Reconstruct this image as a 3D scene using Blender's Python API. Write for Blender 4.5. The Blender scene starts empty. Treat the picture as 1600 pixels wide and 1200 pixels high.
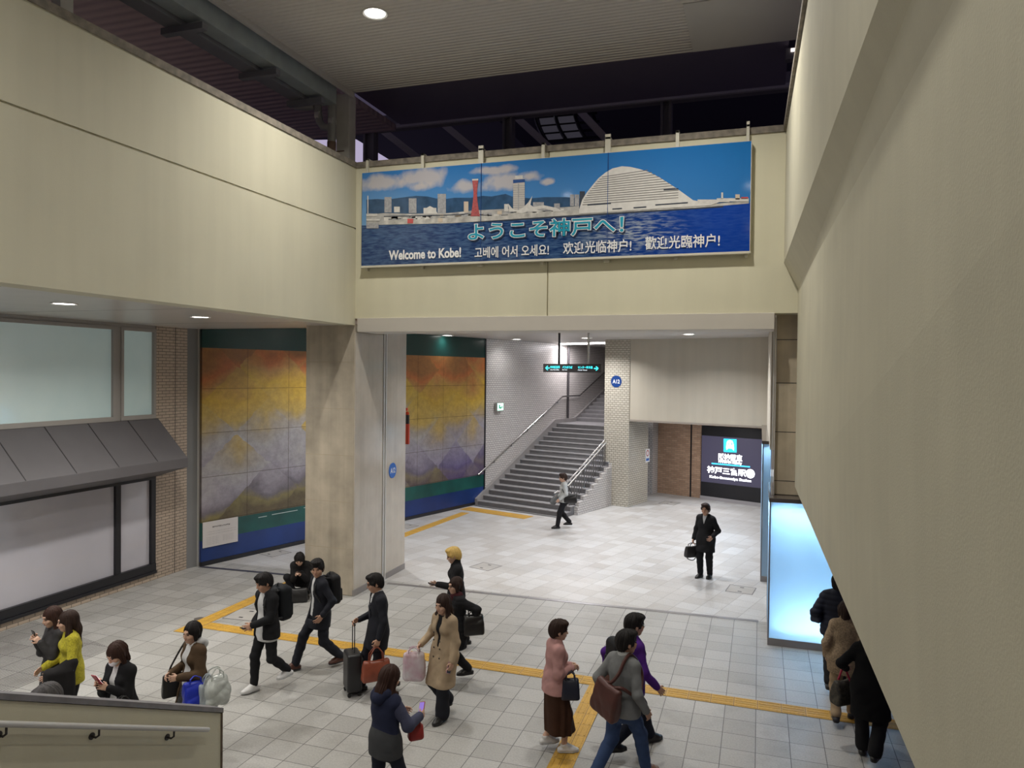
import bpy, math, random
import numpy as np
from mathutils import Matrix, Vector

S = bpy.context.scene
COL = S.collection
R_ = math.radians
rng = random.Random(7)

# ---------------------------------------------------------------- camera
CAM_Z = 4.6
_f = 1164.95                      # focal length in pixels of a 1600 px wide frame
def _unit(a): a = np.array(a, float); return a / np.linalg.norm(a)
_Y = _unit([388, -15, _f])        # world Y (away along the left wall) seen in camera axes (right, down, forward)
_X = -_unit([-3500, -59, _f])
_X = _unit(_X - _Y * (_X @ _Y))
_Z = np.cross(_X, _Y)
RW = np.array([_X, _Y, _Z])       # camera axes -> world axes
CPOS = np.array([0.0, 0.0, CAM_Z])
cam_d = bpy.data.cameras.new('camera')
cam_d.sensor_width = 36.0
cam_d.lens = 36.0 * _f / 1600.0
cam_d.clip_start = 0.05
cam_d.clip_end = 400
cam = bpy.data.objects.new('camera', cam_d)
COL.objects.link(cam)
cam.matrix_world = Matrix([[RW[0][0], -RW[0][1], -RW[0][2], 0.0],
                           [RW[1][0], -RW[1][1], -RW[1][2], 0.0],
                           [RW[2][0], -RW[2][1], -RW[2][2], CAM_Z],
                           [0, 0, 0, 1]])
S.camera = cam

# survey helpers: where a sight line meets a real plane of the building
def ray(px, py): return RW @ np.array([px - 800.0, py - 600.0, _f])
def onz(px, py, z=0.0): d = ray(px, py); return CPOS + d * ((z - CAM_Z) / d[2])
def onx(px, py, x): d = ray(px, py); return CPOS + d * (x / d[0])
def ony(px, py, y): d = ray(px, py); return CPOS + d * (y / d[1])
def onp(px, py, p, n): d = ray(px, py); n = np.asarray(n, float); return CPOS + d * (((np.asarray(p, float) - CPOS) @ n) / (d @ n))

# ---------------------------------------------------------------- world, exposure, lamps
W = bpy.data.worlds.new('night'); S.world = W; W.use_nodes = True
W.node_tree.nodes['Background'].inputs[0].default_value = (0.10, 0.085, 0.14, 1)
W.node_tree.nodes['Background'].inputs[1].default_value = 0.5
S.view_settings.view_transform = 'Standard'
S.view_settings.look = 'None'
S.view_settings.exposure = 0.0
S.view_settings.gamma = 1.0
S.view_settings.use_curve_mapping = False
LAMP_COL = (1.0, 0.965, 0.90)
HALL_COL = (1.0, 0.992, 1.0)
CANOPY_W, SOFFIT_W, HALL_W = 118.0, 76.0, 80.0

# ---------------------------------------------------------------- materials
MATS = {}
def _nt(name):
    m = bpy.data.materials.new(name); m.use_nodes = True
    nt = m.node_tree; b = nt.nodes['Principled BSDF']
    return m, nt, b
def _n(nt, t, **kw):
    n = nt.nodes.new(t)
    for k, v in kw.items(): setattr(n, k, v)
    return n
def _c(c): return (c[0], c[1], c[2], 1.0)
def mat(name, col, rough=0.6, metal=0.0, var=0.0, scale=3.0, bump=0.0, bscale=60.0, spec=0.5, emit=None, estr=0.0, streak=0.0, alpha=1.0, trans=0.0, col2=None, coat=0.0):
    if name in MATS: return MATS[name]
    m, nt, b = _nt(name)
    b.inputs['Base Color'].default_value = _c(col)
    b.inputs['Roughness'].default_value = rough
    b.inputs['Metallic'].default_value = metal
    b.inputs['Specular IOR Level'].default_value = spec
    b.inputs['Coat Weight'].default_value = coat
    b.inputs['Alpha'].default_value = alpha
    b.inputs['Transmission Weight'].default_value = trans
    tc = _n(nt, 'ShaderNodeTexCoord')
    out = None
    if var > 0:
        no = _n(nt, 'ShaderNodeTexNoise'); no.inputs['Scale'].default_value = scale; no.inputs['Detail'].default_value = 6
        nt.links.new(tc.outputs['Object'], no.inputs['Vector'])
        mp = _n(nt, 'ShaderNodeMapRange'); mp.inputs[1].default_value = 0.3; mp.inputs[2].default_value = 0.7
        nt.links.new(no.outputs['Fac'], mp.inputs[0])
        mx = _n(nt, 'ShaderNodeMix', data_type='RGBA')
        d = col2 if col2 is not None else [c * (1 - var) for c in col]
        mx.inputs[6].default_value = _c(d); mx.inputs[7].default_value = _c([min(1, c * (1 + var * 0.5)) for c in col])
        nt.links.new(mp.outputs[0], mx.inputs[0]); out = mx.outputs[2]
    if streak > 0:
        mpg = _n(nt, 'ShaderNodeMapping'); mpg.inputs['Scale'].default_value = (2.2, 2.2, 0.12)
        nt.links.new(tc.outputs['Object'], mpg.inputs['Vector'])
        n2 = _n(nt, 'ShaderNodeTexNoise'); n2.inputs['Scale'].default_value = 2.0; n2.inputs['Detail'].default_value = 8
        nt.links.new(mpg.outputs[0], n2.inputs['Vector'])
        m2 = _n(nt, 'ShaderNodeMapRange'); m2.inputs[1].default_value = 0.35; m2.inputs[2].default_value = 0.75; m2.inputs[3].default_value = 1.0; m2.inputs[4].default_value = 1.0 - streak
        nt.links.new(n2.outputs['Fac'], m2.inputs[0])
        mm = _n(nt, 'ShaderNodeMix', data_type='RGBA', blend_type='MULTIPLY'); mm.inputs[0].default_value = 1.0
        if out is not None: nt.links.new(out, mm.inputs[6])
        else: mm.inputs[6].default_value = _c(col)
        nt.links.new(m2.outputs[0], mm.inputs[7]); out = mm.outputs[2]
    if out is not None: nt.links.new(out, b.inputs['Base Color'])
    if bump > 0:
        nb = _n(nt, 'ShaderNodeTexNoise'); nb.inputs['Scale'].default_value = bscale; nb.inputs['Detail'].default_value = 4
        nt.links.new(tc.outputs['Object'], nb.inputs['Vector'])
        bp = _n(nt, 'ShaderNodeBump'); bp.inputs['Strength'].default_value = bump; bp.inputs['Distance'].default_value = 0.01
        nt.links.new(nb.outputs['Fac'], bp.inputs['Height']); nt.links.new(bp.outputs[0], b.inputs['Normal'])
    if emit is not None:
        b.inputs['Emission Color'].default_value = _c(emit); b.inputs['Emission Strength'].default_value = estr
    MATS[name] = m
    return m
def tile_mat(name, c1, c2, mortar, bw, bh, ms=0.006, offset=0.5, rough=0.45, vertical=True, bias=0.0, stain=0.0, bump=0.3, stain_col=(0.3, 0.28, 0.25), blotch=None):
    """brick / tile pattern in the object's own axes: along the wall and up, or on the ground"""
    if name in MATS: return MATS[name]
    m, nt, b = _nt(name)
    tc = _n(nt, 'ShaderNodeTexCoord'); se = _n(nt, 'ShaderNodeSeparateXYZ'); nt.links.new(tc.outputs['Object'], se.inputs[0])
    co = _n(nt, 'ShaderNodeCombineXYZ')
    if vertical:
        ad = _n(nt, 'ShaderNodeMath', operation='ADD'); nt.links.new(se.outputs[0], ad.inputs[0]); nt.links.new(se.outputs[1], ad.inputs[1])
        nt.links.new(ad.outputs[0], co.inputs[0]); nt.links.new(se.outputs[2], co.inputs[1])
    else:
        nt.links.new(se.outputs[0], co.inputs[0]); nt.links.new(se.outputs[1], co.inputs[1])
    br = _n(nt, 'ShaderNodeTexBrick'); br.offset = offset; br.offset_frequency = 2; br.squash = 1.0
    br.inputs['Scale'].default_value = 1.0; br.inputs['Brick Width'].default_value = bw; br.inputs['Row Height'].default_value = bh
    br.inputs['Mortar Size'].default_value = ms; br.inputs['Mortar Smooth'].default_value = 0.2; br.inputs['Bias'].default_value = bias
    br.inputs['Color1'].default_value = _c(c1); br.inputs['Color2'].default_value = _c(c2); br.inputs['Mortar'].default_value = _c(mortar)
    nt.links.new(co.outputs[0], br.inputs['Vector'])
    out = br.outputs['Color']
    if stain > 0:
        no = _n(nt, 'ShaderNodeTexNoise'); no.inputs['Scale'].default_value = 0.9; no.inputs['Detail'].default_value = 9; no.inputs['Roughness'].default_value = 0.65
        nt.links.new(tc.outputs['Object'], no.inputs['Vector'])
        mp = _n(nt, 'ShaderNodeMapRange'); mp.inputs[1].default_value = 0.52; mp.inputs[2].default_value = 0.78; mp.inputs[4].default_value = stain
        nt.links.new(no.outputs['Fac'], mp.inputs[0])
        mx = _n(nt, 'ShaderNodeMix', data_type='RGBA', blend_type='MULTIPLY'); mx.inputs[7].default_value = _c(stain_col)
        nt.links.new(mp.outputs[0], mx.inputs[0]); nt.links.new(out, mx.inputs[6]); out = mx.outputs[2]
        sp = _n(nt, 'ShaderNodeTexNoise'); sp.inputs['Scale'].default_value = 45; sp.inputs['Detail'].default_value = 3
        nt.links.new(tc.outputs['Object'], sp.inputs['Vector'])
        m3 = _n(nt, 'ShaderNodeMapRange'); m3.inputs[1].default_value = 0.3; m3.inputs[2].default_value = 0.7; m3.inputs[3].default_value = 0.84; m3.inputs[4].default_value = 1.06
        nt.links.new(sp.outputs['Fac'], m3.inputs[0])
        mx2 = _n(nt, 'ShaderNodeMix', data_type='RGBA', blend_type='MULTIPLY'); mx2.inputs[0].default_value = 1.0
        nt.links.new(out, mx2.inputs[6]); nt.links.new(m3.outputs[0], mx2.inputs[7]); out = mx2.outputs[2]
    nt.links.new(out, b.inputs['Base Color'])
    b.inputs['Roughness'].default_value = rough
    if bump > 0:
        bp = _n(nt, 'ShaderNodeBump'); bp.invert = True; bp.inputs['Strength'].default_value = bump; bp.inputs['Distance'].default_value = 0.01
        nt.links.new(br.outputs['Fac'], bp.inputs['Height']); nt.links.new(bp.outputs[0], b.inputs['Normal'])
    MATS[name] = m
    return m
def emi(name, col, st):
    if name in MATS: return MATS[name]
    m, nt, b = _nt(name)
    b.inputs['Base Color'].default_value = _c([c * .5 for c in col])
    b.inputs['Emission Color'].default_value = _c(col); b.inputs['Emission Strength'].default_value = st
    MATS[name] = m
    return m

# ---------------------------------------------------------------- mesh helpers
class MB:
    def __init__(s): s.v = []; s.f = []
    def add(s, vs, fs):
        k = len(s.v); s.v += [tuple(float(c) for c in p) for p in vs]; s.f += [tuple(i + k for i in f) for f in fs]; return s
    def box(s, a, b):
        x0, y0, z0 = a; x1, y1, z1 = b
        return s.add([(x0,y0,z0),(x1,y0,z0),(x1,y1,z0),(x0,y1,z0),(x0,y0,z1),(x1,y0,z1),(x1,y1,z1),(x0,y1,z1)],
                     [(3,2,1,0),(4,5,6,7),(0,1,5,4),(1,2,6,5),(2,3,7,6),(3,0,4,7)])
    def prism(s, poly, vec):
        """poly: planar loop of 3D points, swept along vec"""
        n = len(poly); p = [np.array(q, float) for q in poly]; v = np.array(vec, float)
        c = np.cross(p[1] - p[0], p[2] - p[1])
        nn = sum((np.cross(p[i], p[(i + 1) % n]) for i in range(n)), np.zeros(3))
        if nn @ v > 0: p = p[::-1]
        vs = p + [q + v for q in p]
        fs = [tuple(range(n)), tuple(range(2 * n - 1, n - 1, -1))] + [((i + 1) % n, i, n + i, n + (i + 1) % n) for i in range(n)]
        return s.add(vs, fs)
    def tube(s, path, r, n=12, caps=True):
        P = [np.array(p, float) for p in path]; rr = r if hasattr(r, '__len__') else [r] * len(P)
        rings = []; up = None
        for i, p in enumerate(P):
            t = _unit(P[min(i + 1, len(P) - 1)] - P[max(i - 1, 0)])
            if up is None:
                up = np.array([0, 0, 1.0]) if abs(t[2]) < .9 else np.array([1.0, 0, 0])
            a = _unit(np.cross(t, up)); up = np.cross(a, t)
            rings.append([p + rr[i] * (math.cos(2 * math.pi * k / n) * a + math.sin(2 * math.pi * k / n) * up) for k in range(n)])
        k = len(s.v)
        vs = [q for r_ in rings for q in r_]; fs = []
        for i in range(len(P) - 1):
            for j in range(n):
                a, b = i * n + j, i * n + (j + 1) % n
                fs.append((a, a + n, b + n, b))
        if caps: fs += [tuple(range(n)), tuple(range(len(P) * n - 1, (len(P) - 1) * n - 1, -1))]
        return s.add(vs, fs)
    def lathe(s, prof, c=(0, 0, 0), n=32):
        vs = []; fs = []
        for r, z in prof:
            vs += [(c[0] + r * math.cos(2 * math.pi * k / n), c[1] + r * math.sin(2 * math.pi * k / n), c[2] + z) for k in range(n)]
        for i in range(len(prof) - 1):
            for k in range(n):
                a, b = i * n + k, i * n + (k + 1) % n
                fs.append((a, b, b + n, a + n))
        fs += [tuple(range(n - 1, -1, -1)), tuple(range((len(prof) - 1) * n, len(prof) * n))]
        return s.add(vs, fs)
    def build(s, name, m, parent=None, world=False, smooth=False, bevel=0.0, loc=None, rz=0.0):
        me = bpy.data.meshes.new(name)
        v = np.array(s.v, float)
        if world and parent is not None:
            v = to_local(parent, v)
        me.from_pydata(v.tolist(), [], s.f); me.update()
        o = bpy.data.objects.new(name, me); COL.objects.link(o)
        if m: me.materials.append(m)
        if smooth:
            me.polygons.foreach_set('use_smooth', [True] * len(me.polygons))
            try: me.set_sharp_from_angle(angle=R_(40))
            except Exception: pass
        if bevel > 0:
            bv = o.modifiers.new('bevel', 'BEVEL'); bv.width = bevel; bv.segments = 2; bv.limit_method = 'ANGLE'
        if parent is not None: o.parent = parent
        if loc is not None: o.location = loc; o.rotation_euler = (0, 0, rz)
        return o
def to_local(o, v):
    a = o.rotation_euler[2]; c, s_ = math.cos(a), math.sin(a)
    d = np.asarray(v, float) - np.array(o.location)
    return np.stack([d[:, 0] * c + d[:, 1] * s_, -d[:, 0] * s_ + d[:, 1] * c, d[:, 2]], 1)
def tag(o, label, cat, group=None, kind=None):
    o['label'] = label; o['category'] = cat
    if group: o['group'] = group
    if kind: o['kind'] = kind
    return o
def thing(name, label, cat, loc=(0, 0, 0), rz=0.0, group=None):
    o = bpy.data.objects.new(name, None); COL.objects.link(o)
    o.empty_display_size = 0.1
    o.location = tuple(float(c) for c in loc); o.rotation_euler = (0, 0, rz)
    return tag(o, label, cat, group)
def struct(o, label, cat='structure'):
    o['kind'] = 'structure'; o['label'] = label; o['category'] = cat
    return o
def wall_slab(name, p, q, z0, z1, m, thick=0.2, label='', side=1, holes=None):
    """upright slab from ground point p to q, local x along it; thickness goes to the back (left of p->q when side is 1)"""
    p = np.array(p[:2], float); q = np.array(q[:2], float); d = q - p; L = np.linalg.norm(d)
    b = MB().box((0, 0 if side > 0 else -thick, z0), (L, thick if side > 0 else 0, z1))
    o = b.build(name, m, loc=(p[0], p[1], 0), rz=math.atan2(d[1], d[0]))
    return struct(o, label, 'wall')

_FONT_CACHE = {}
def text_mesh(body, offset=0.0, extrude=0.0):
    cu = bpy.data.curves.new('lettering_curve', 'FONT'); cu.body = body; cu.offset = offset; cu.extrude = extrude; cu.resolution_u = 4
    o = bpy.data.objects.new('lettering_curve', cu); COL.objects.link(o)
    dg = bpy.context.evaluated_depsgraph_get(); dg.update()
    me = bpy.data.meshes.new_from_object(o.evaluated_get(dg))
    bpy.data.objects.remove(o); bpy.data.curves.remove(cu)
    n = len(me.vertices); v = np.empty(n * 3); me.vertices.foreach_get('co', v); v = v.reshape(-1, 3)
    fs = [tuple(p.vertices) for p in me.polygons]
    bpy.data.meshes.remove(me)
    return v, fs
def lettering(name, body, m, parent, org, ex, ez, x0, x1, z0, z1, off=0.0, boff=0.0, depth=0.004, fit=True, sx=None, ref=None):
    """flat raised letters: org + ex*x + ez*z on a panel, filling x0..x1 by z0..z1, off metres in front along the normal"""
    v, fs = text_mesh(body, boff, 0.0)
    if ref is None:
        ref = (v[:, 0].min(), v[:, 0].max(), v[:, 1].min(), v[:, 1].max())
    sx_ = (x1 - x0) / (ref[1] - ref[0]); sz_ = (z1 - z0) / (ref[3] - ref[2])
    X = x0 + (v[:, 0] - ref[0]) * sx_; Z = z0 + (v[:, 1] - ref[2]) * sz_
    ex = np.array(ex, float); ez = np.array(ez, float); nn = np.cross(ex, ez)
    P = np.array(org, float)[None] + X[:, None] * ex + Z[:, None] * ez + off * nn
    b = MB(); b.add(P, fs)
    # give the letters a thickness: a back face and the same outline is enough at this size
    return b.build(name, m, parent, world=True), ref
# ---------------------------------------------------------------- key planes of the building
XL, YB, ZT, XS = -7.77, 13.28, 8.65, -12.4
ZS, ZH = 5.5, 5.74                 # soffit beside the court, hall ceiling behind it
M0 = onz(313, 885); M3 = onz(741.3, 788.7)
VD = _unit((M3 - M0)); UD = np.array([VD[1], -VD[0], 0.0])   # along the mural wall; out from it
A_V = math.atan2(VD[1], VD[0])
def uvw(u, v, z=0.0): return M0 + UD * u + VD * v + np.array([0, 0, z])
def onu(px, py, u): return onp(px, py, M0 + UD * u, UD)
def to_uv(P): d = np.asarray(P) - M0; return np.array([d @ UD, d @ VD, d[2]])

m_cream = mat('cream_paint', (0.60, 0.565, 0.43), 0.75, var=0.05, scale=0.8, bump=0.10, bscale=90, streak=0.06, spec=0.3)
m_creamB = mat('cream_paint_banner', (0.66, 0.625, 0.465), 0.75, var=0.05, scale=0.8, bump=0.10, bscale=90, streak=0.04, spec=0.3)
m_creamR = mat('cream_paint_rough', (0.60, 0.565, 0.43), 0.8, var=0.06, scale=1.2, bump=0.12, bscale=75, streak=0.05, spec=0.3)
m_cap = mat('stained_coping', (0.23, 0.20, 0.16), 0.85, var=0.4, scale=9)
m_conc = mat('board_concrete', (0.49, 0.425, 0.33), 0.7, var=0.20, scale=2.6, bump=0.15, bscale=40, streak=0.30)
m_concP = mat('polished_concrete', (0.53, 0.475, 0.405), 0.16, var=0.08, scale=3.0, streak=0.12, spec=0.5)
m_soff = mat('soffit_panel', (0.56, 0.52, 0.48), 0.3, var=0.06, scale=2.0, spec=0.5)
m_steel = mat('steel_trim', (0.55, 0.535, 0.51), 0.42, metal=0.25)
m_stain = mat('stainless', (0.70, 0.69, 0.68), 0.22, metal=1.0)
m_beam = mat('shutter_box_paint', (0.56, 0.52, 0.46), 0.55, var=0.04, scale=1.5)
m_dark = mat('dark_line', (0.03, 0.028, 0.03), 0.6)
m_black = mat('black_frame', (0.012, 0.012, 0.016), 0.35)
m_grey = mat('grey_frame', (0.33, 0.31, 0.29), 0.5)
m_awn = mat('awning_metal', (0.125, 0.118, 0.125), 0.55, var=0.06, scale=2.0, spec=0.4)
m_floorF = tile_mat('floor_tiles_front', (0.465, 0.455, 0.435), (0.37, 0.36, 0.34), (0.10, 0.097, 0.093), 0.4045, 0.4135, ms=0.005, offset=0.0, rough=0.42, vertical=False, stain=0.75, bump=0.25, stain_col=(0.55, 0.53, 0.50))
m_floorB = tile_mat('floor_tiles_hall', (0.605, 0.60, 0.595), (0.49, 0.47, 0.45), (0.27, 0.26, 0.25), 0.41, 0.41, ms=0.004, offset=0.0, rough=0.36, vertical=False, stain=0.5, bump=0.2, stain_col=(0.62, 0.55, 0.48))
m_tileL = tile_mat('pink_wall_tiles', (0.50, 0.40, 0.31), (0.44, 0.35, 0.275), (0.09, 0.075, 0.06), 0.215, 0.066, ms=0.006, rough=0.5)
m_tileS = tile_mat('white_stair_tiles', (0.64, 0.605, 0.585), (0.58, 0.55, 0.53), (0.16, 0.145, 0.14), 0.150, 0.0745, ms=0.0065, rough=0.3)
m_tileP = tile_mat('beige_pillar_tiles', (0.56, 0.52, 0.44), (0.50, 0.46, 0.385), (0.13, 0.115, 0.09), 0.152, 0.0745, ms=0.0075, rough=0.3)
m_brick = tile_mat('brown_brick', (0.56, 0.37, 0.25), (0.42, 0.26, 0.17), (0.26, 0.20, 0.16), 0.235, 0.072, ms=0.006, rough=0.6)
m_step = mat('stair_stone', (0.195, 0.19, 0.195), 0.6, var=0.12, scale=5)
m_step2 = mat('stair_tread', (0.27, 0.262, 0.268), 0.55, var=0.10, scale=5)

# ---------------------------------------------------------------- floors
o = MB().box((-13.2, -5, -0.15), (7.0, 14.58, 0)).build('floor', m_floorF); struct(o, 'grey square tiled floor of the open court', 'floor')
o.data.transform(Matrix.Translation((1.198, -10.715, 0))); o.location = (-1.198, 10.715, 0)     # joints fall where the tactile line was laid
_fb = MB(); _c0 = np.array([-14.0, 14.58]); 
def loc2(p, org, a): d = np.array(p[:2]) - np.array(org[:2]); return (d[0] * math.cos(a) + d[1] * math.sin(a), -d[0] * math.sin(a) + d[1] * math.cos(a))
A_U = A_V - math.pi / 2
_pl = [(-14, 14.58), (7.0, 14.58), (7.0, 36), (-14, 36)]
_fb.prism([(*loc2(p, (0, 20), A_U), -0.15) for p in _pl], (0, 0, 0.15))
struct(_fb.build('floor', m_floorB, loc=(0, 20, 0), rz=A_U), 'pale stone tiled floor of the hall behind the threshold', 'floor')
# drainage grooves in the court floor by the shop wall
b = MB()
for i in range(46):
    x = XS + 0.06 + i * 0.052
    b.box((x, 6.0 + (i * 0.012), 0.0005), (x + 0.009, 10.0 - i * 0.012 , 0.003))
struct(b.build('floor_grooves', mat('groove_shadow', (0.11, 0.105, 0.10), 0.8)), 'narrow grooved paving beside the shop wall', 'floor')

# ---------------------------------------------------------------- court walls
GZ = 7.44
b = MB().box((XL - 0.4, -6, ZS), (XL, YB + 0.0, GZ - 0.014)).box((XL - 0.4, -6, GZ + 0.014), (XL, YB, ZT)).box((XL - 0.4, -6, GZ - 0.014), (XL - 0.03, YB, GZ + 0.014))
struct(b.build('wall_left', m_cream), 'upper cream wall along the shop side with one long groove', 'wall')
struct(MB().box((XL - 0.42, -6, ZT), (XL + 0.025, YB + 0.02, ZT + 0.11)).build('trim_1', m_cap), 'stained coping of the long cream wall', 'trim')
sx_ = ony(855.5, 450, YB)[0]
b = MB().box((XL, YB, 5.63), (sx_ - 0.012, YB + 0.4, ZT)).box((sx_ + 0.012, YB, 5.63), (1.1, YB + 0.4, ZT)).box((sx_ - 0.012, YB + 0.03, 5.63), (sx_ + 0.012, YB + 0.4, ZT))
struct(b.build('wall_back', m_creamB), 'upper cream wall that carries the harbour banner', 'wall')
struct(MB().box((XL + 0.025, YB - 0.03, ZT), (0.9, YB + 0.42, ZT + 0.11)).build('trim_2', m_cap), 'stained coping above the banner', 'trim')
xb0 = ony(558.5, 505, YB - 0.05)[0]; xb1 = ony(1210, 505, YB - 0.05)[0]
struct(MB().box((xb0, YB - 0.06, 5.36), (xb1, YB + 0.75, 5.635)).build('trim_3', m_beam, bevel=0.006), 'grey beige shutter box under the banner wall', 'trim')
# right wall: the lower face sits back, the upper band stands proud with a splayed underside
def xr(y, x0): return x0 + (YB - y) * 0.0165
def right_prof(y0, y1):
    prof = [(0.575, 2.736, .0165), (0.575, 6.03, .010), (0.345, 6.47, .020), (0.345, ZT, .0165), (1.15, ZT, .0165), (1.15, 2.736, .0165)]
    vs = [(x + (YB - y0) * a, y0, z) for x, z, a in prof] + [(x + (YB - y1) * a, y1, z) for x, z, a in prof]
    n = len(prof); fs = [tuple(range(n - 1, -1, -1)), tuple(range(n, 2 * n))] + [(i, (i + 1) % n, n + (i + 1) % n, n + i) for i in range(n)]
    return vs, [f[::-1] for f in fs]
yj = onp(1558, 600, (xr(0, 0.575), 0, 0), _unit([1, 0.0165, 0]))[1]
b = MB(); b.add(*right_prof(-2.0, YB - 0.005))
_rw = b.build('wall_right', m_creamR); struct(_rw, 'tall rough cream wall with a splayed ledge, close beside the viewer', 'wall')
b = MB(); _y0, _y1 = -2.0, YB - 0.02
b.add([(xr(_y0, .30), _y0, ZT), (xr(_y1, .30), _y1, ZT), (xr(_y1, 1.08), _y1, ZT), (xr(_y0, 1.08), _y0, ZT), (xr(_y0, .30), _y0, ZT + .1), (xr(_y1, .30), _y1, ZT + .1), (xr(_y1, 1.08), _y1, ZT + .1), (xr(_y0, 1.08), _y0, ZT + .1)],
      [(0, 1, 2, 3), (7, 6, 5, 4), (4, 5, 1, 0), (5, 6, 2, 1), (6, 7, 3, 2), (7, 4, 0, 3)])
struct(b.build('trim_4', m_cap), 'coping of the tall rough wall', 'trim')
# the stair parapet at the lower left and the stair the picture is taken from
PE = onz(345, 1107, 1.0); PX = PE[0]
sl = math.tan(R_(25.4))
def pz(y): return 1.0 + (PE[1] - y) * sl
b = MB().prism([(PX, PE[1], -0.02), (PX, PE[1], 1.0 - 0.05), (PX, -1.5, pz(-1.5) - 0.05), (PX, -1.5, -0.02)], (-0.16, 0, 0))
struct(b.build('wall_parapet', m_cream), 'low cream parapet of the descending stair', 'wall')
b = MB().prism([(PX + 0.02, PE[1] + 0.02, 1.0 - 0.05), (PX + 0.02, PE[1] + 0.02, 1.0), (PX + 0.02, -1.5, pz(-1.5)), (PX + 0.02, -1.5, pz(-1.5) - 0.05)], (-0.20, 0, 0))
struct(b.build('trim_5', mat('parapet_cap', (0.20, 0.19, 0.20), 0.5, var=0.2, scale=8)), 'grey metal cap of the stair parapet', 'trim')
struct(MB().box((PX - 0.17, PE[1], 0), (PX + 0.012, PE[1] + 0.018, 0.95)).build('trim_6', mat('rusty_edge', (0.14, 0.10, 0.07), 0.7, var=0.4, scale=12)), 'brown end edge of the stair parapet', 'trim')
b = MB(); nst = 16
for i in range(nst):
    y1 = PE[1] - 0.25 - i * 0.31; b.box((PX + 0.01, y1 - 0.31 if i < nst - 1 else -4.5, 0), (0.9, y1, 0.1475 * (i + 1)))
struct(b.build('stairs', m_step2), 'wide stair that the viewer stands on', 'stairs')
hr = thing('stair_handrail', 'round steel handrail on brackets along the low stair parapet', 'handrail', (PX, PE[1], 0))
a0 = onx(325, 1140, PX + 0.085); 
def hz(y): return a0[2] + (a0[1] - y) * sl
b = MB().tube([(PX + 0.085, a0[1], a0[2]), (PX + 0.085, -0.5, hz(-0.5))], 0.024, 16)
b.build('rail', m_steel, hr, world=True, smooth=True)
for px, py in ((272, 1150), (155, 1146), (10, 1142), ):
    q = onx(px, py, PX + 0.085); y = q[1]; z = hz(y)
    b = MB().tube([(PX + 0.085, y, z - 0.02), (PX + 0.083, y + 0.0, z - 0.075), (PX + 0.05, y, z - 0.10), (PX - 0.002, y, z - 0.095)], 0.009, 8)
    b.tube([(PX - 0.001, y, z - 0.095), (PX + 0.008, y, z - 0.095)], 0.03, 14)
    b.build('bracket', mat('bracket_iron', (0.05, 0.045, 0.045), 0.45, metal=0.6), hr, world=True, smooth=True)

# ---------------------------------------------------------------- columns
xc0 = ony(477, 700, YB)[0]
b = MB().box((xc0, YB, 0), (XL - 0.004, YB + 2.28, ZS + 0.02))
struct(b.build('column', m_conc, bevel=0.02), 'stained board-marked concrete column under the wall corner', 'column')
b = MB().box((XL - 0.02, YB + 0.012, 0.13), (XL + 0.012, YB + 1.18, 5.36)).box((XL - 0.02, YB + 1.34, 0.13), (XL + 0.012, YB + 2.285, 5.62))
struct(b.build('column_facing', m_concP, bevel=0.006), 'polished grey facing on the court side of the concrete column', 'column')
struct(MB().box((XL - 0.02, YB - 0.004, 0), (XL + 0.02, YB + 2.29, 0.13)).build('baseboard_1', mat('kick_plate', (0.24, 0.22, 0.21), 0.5), bevel=0.004), 'grey kick plate of the concrete column', 'baseboard')
b = MB()
for k in (0, 1): b.box((XL + 0.0, YB + 1.185 + k * 0.095, 0.0), (XL + 0.03, YB + 1.235 + k * 0.095, 5.62))
b.box((XL - 0.03, YB + 1.23, 0), (XL + 0.004, YB + 1.29, 5.62))
struct(b.build('trim_7', m_steel, bevel=0.003), 'steel shutter rail let into the concrete column', 'trim')
b = MB()
for z in (0.95, 1.9, 2.85, 3.8, 4.75): b.box((xc0 - .002, YB - .0015, z), (XL - .02, YB + .01, z + .008))
struct(b.build('trim_21', mat('pour_line', (.40, .33, .235), .8)), 'pour joints of the concrete column', 'trim')
YP = 13.75
xp0 = ony(1212, 620, YP)[0]
struct(MB().box((xp0, YP, 2.515), (1.6, YP + 1.2, 5.9)).build('column', mat('pier_concrete', (0.66, 0.56, 0.40), 0.7, var=0.18, scale=2.6, bump=0.15, bscale=40, streak=0.25), bevel=0.01), 'narrow stained concrete pier behind the lit enclosure', 'column')
b = MB()
for z in (2.75, 3.6, 4.45, 5.2): b.box((xp0 - 0.002, YP - 0.0015, z), (1.5, YP + 0.01, z + 0.012))
struct(b.build('trim_8', m_dark), 'pour joints of the concrete pier', 'trim')
b = MB(); b.box((xp0 - 0.05, YP - 0.1, 2.515), (xp0 - 0.03, YP + 0.1, 5.62)).box((xp0 - 0.012, YP - 0.1, 2.515), (xp0 - 0.001, YP + 0.1, 5.62))
struct(b.build('trim_9', m_steel), 'steel shutter rail beside the concrete pier', 'trim')
# steel shutter post at the mural's near end
b = MB().box((XS - 0.02, 14.04, 0), (XS + 0.10, 14.14, 5.6)).box((XS - 0.02, 14.21, 0), (XS + 0.10, 14.30, 5.6)).box((XS - 0.02, 14.14, 0), (XS + 0.04, 14.21, 5.6))
struct(b.build('trim_10', m_steel, bevel=0.004), 'steel shutter post between tiled wall and mural', 'trim')
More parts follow.
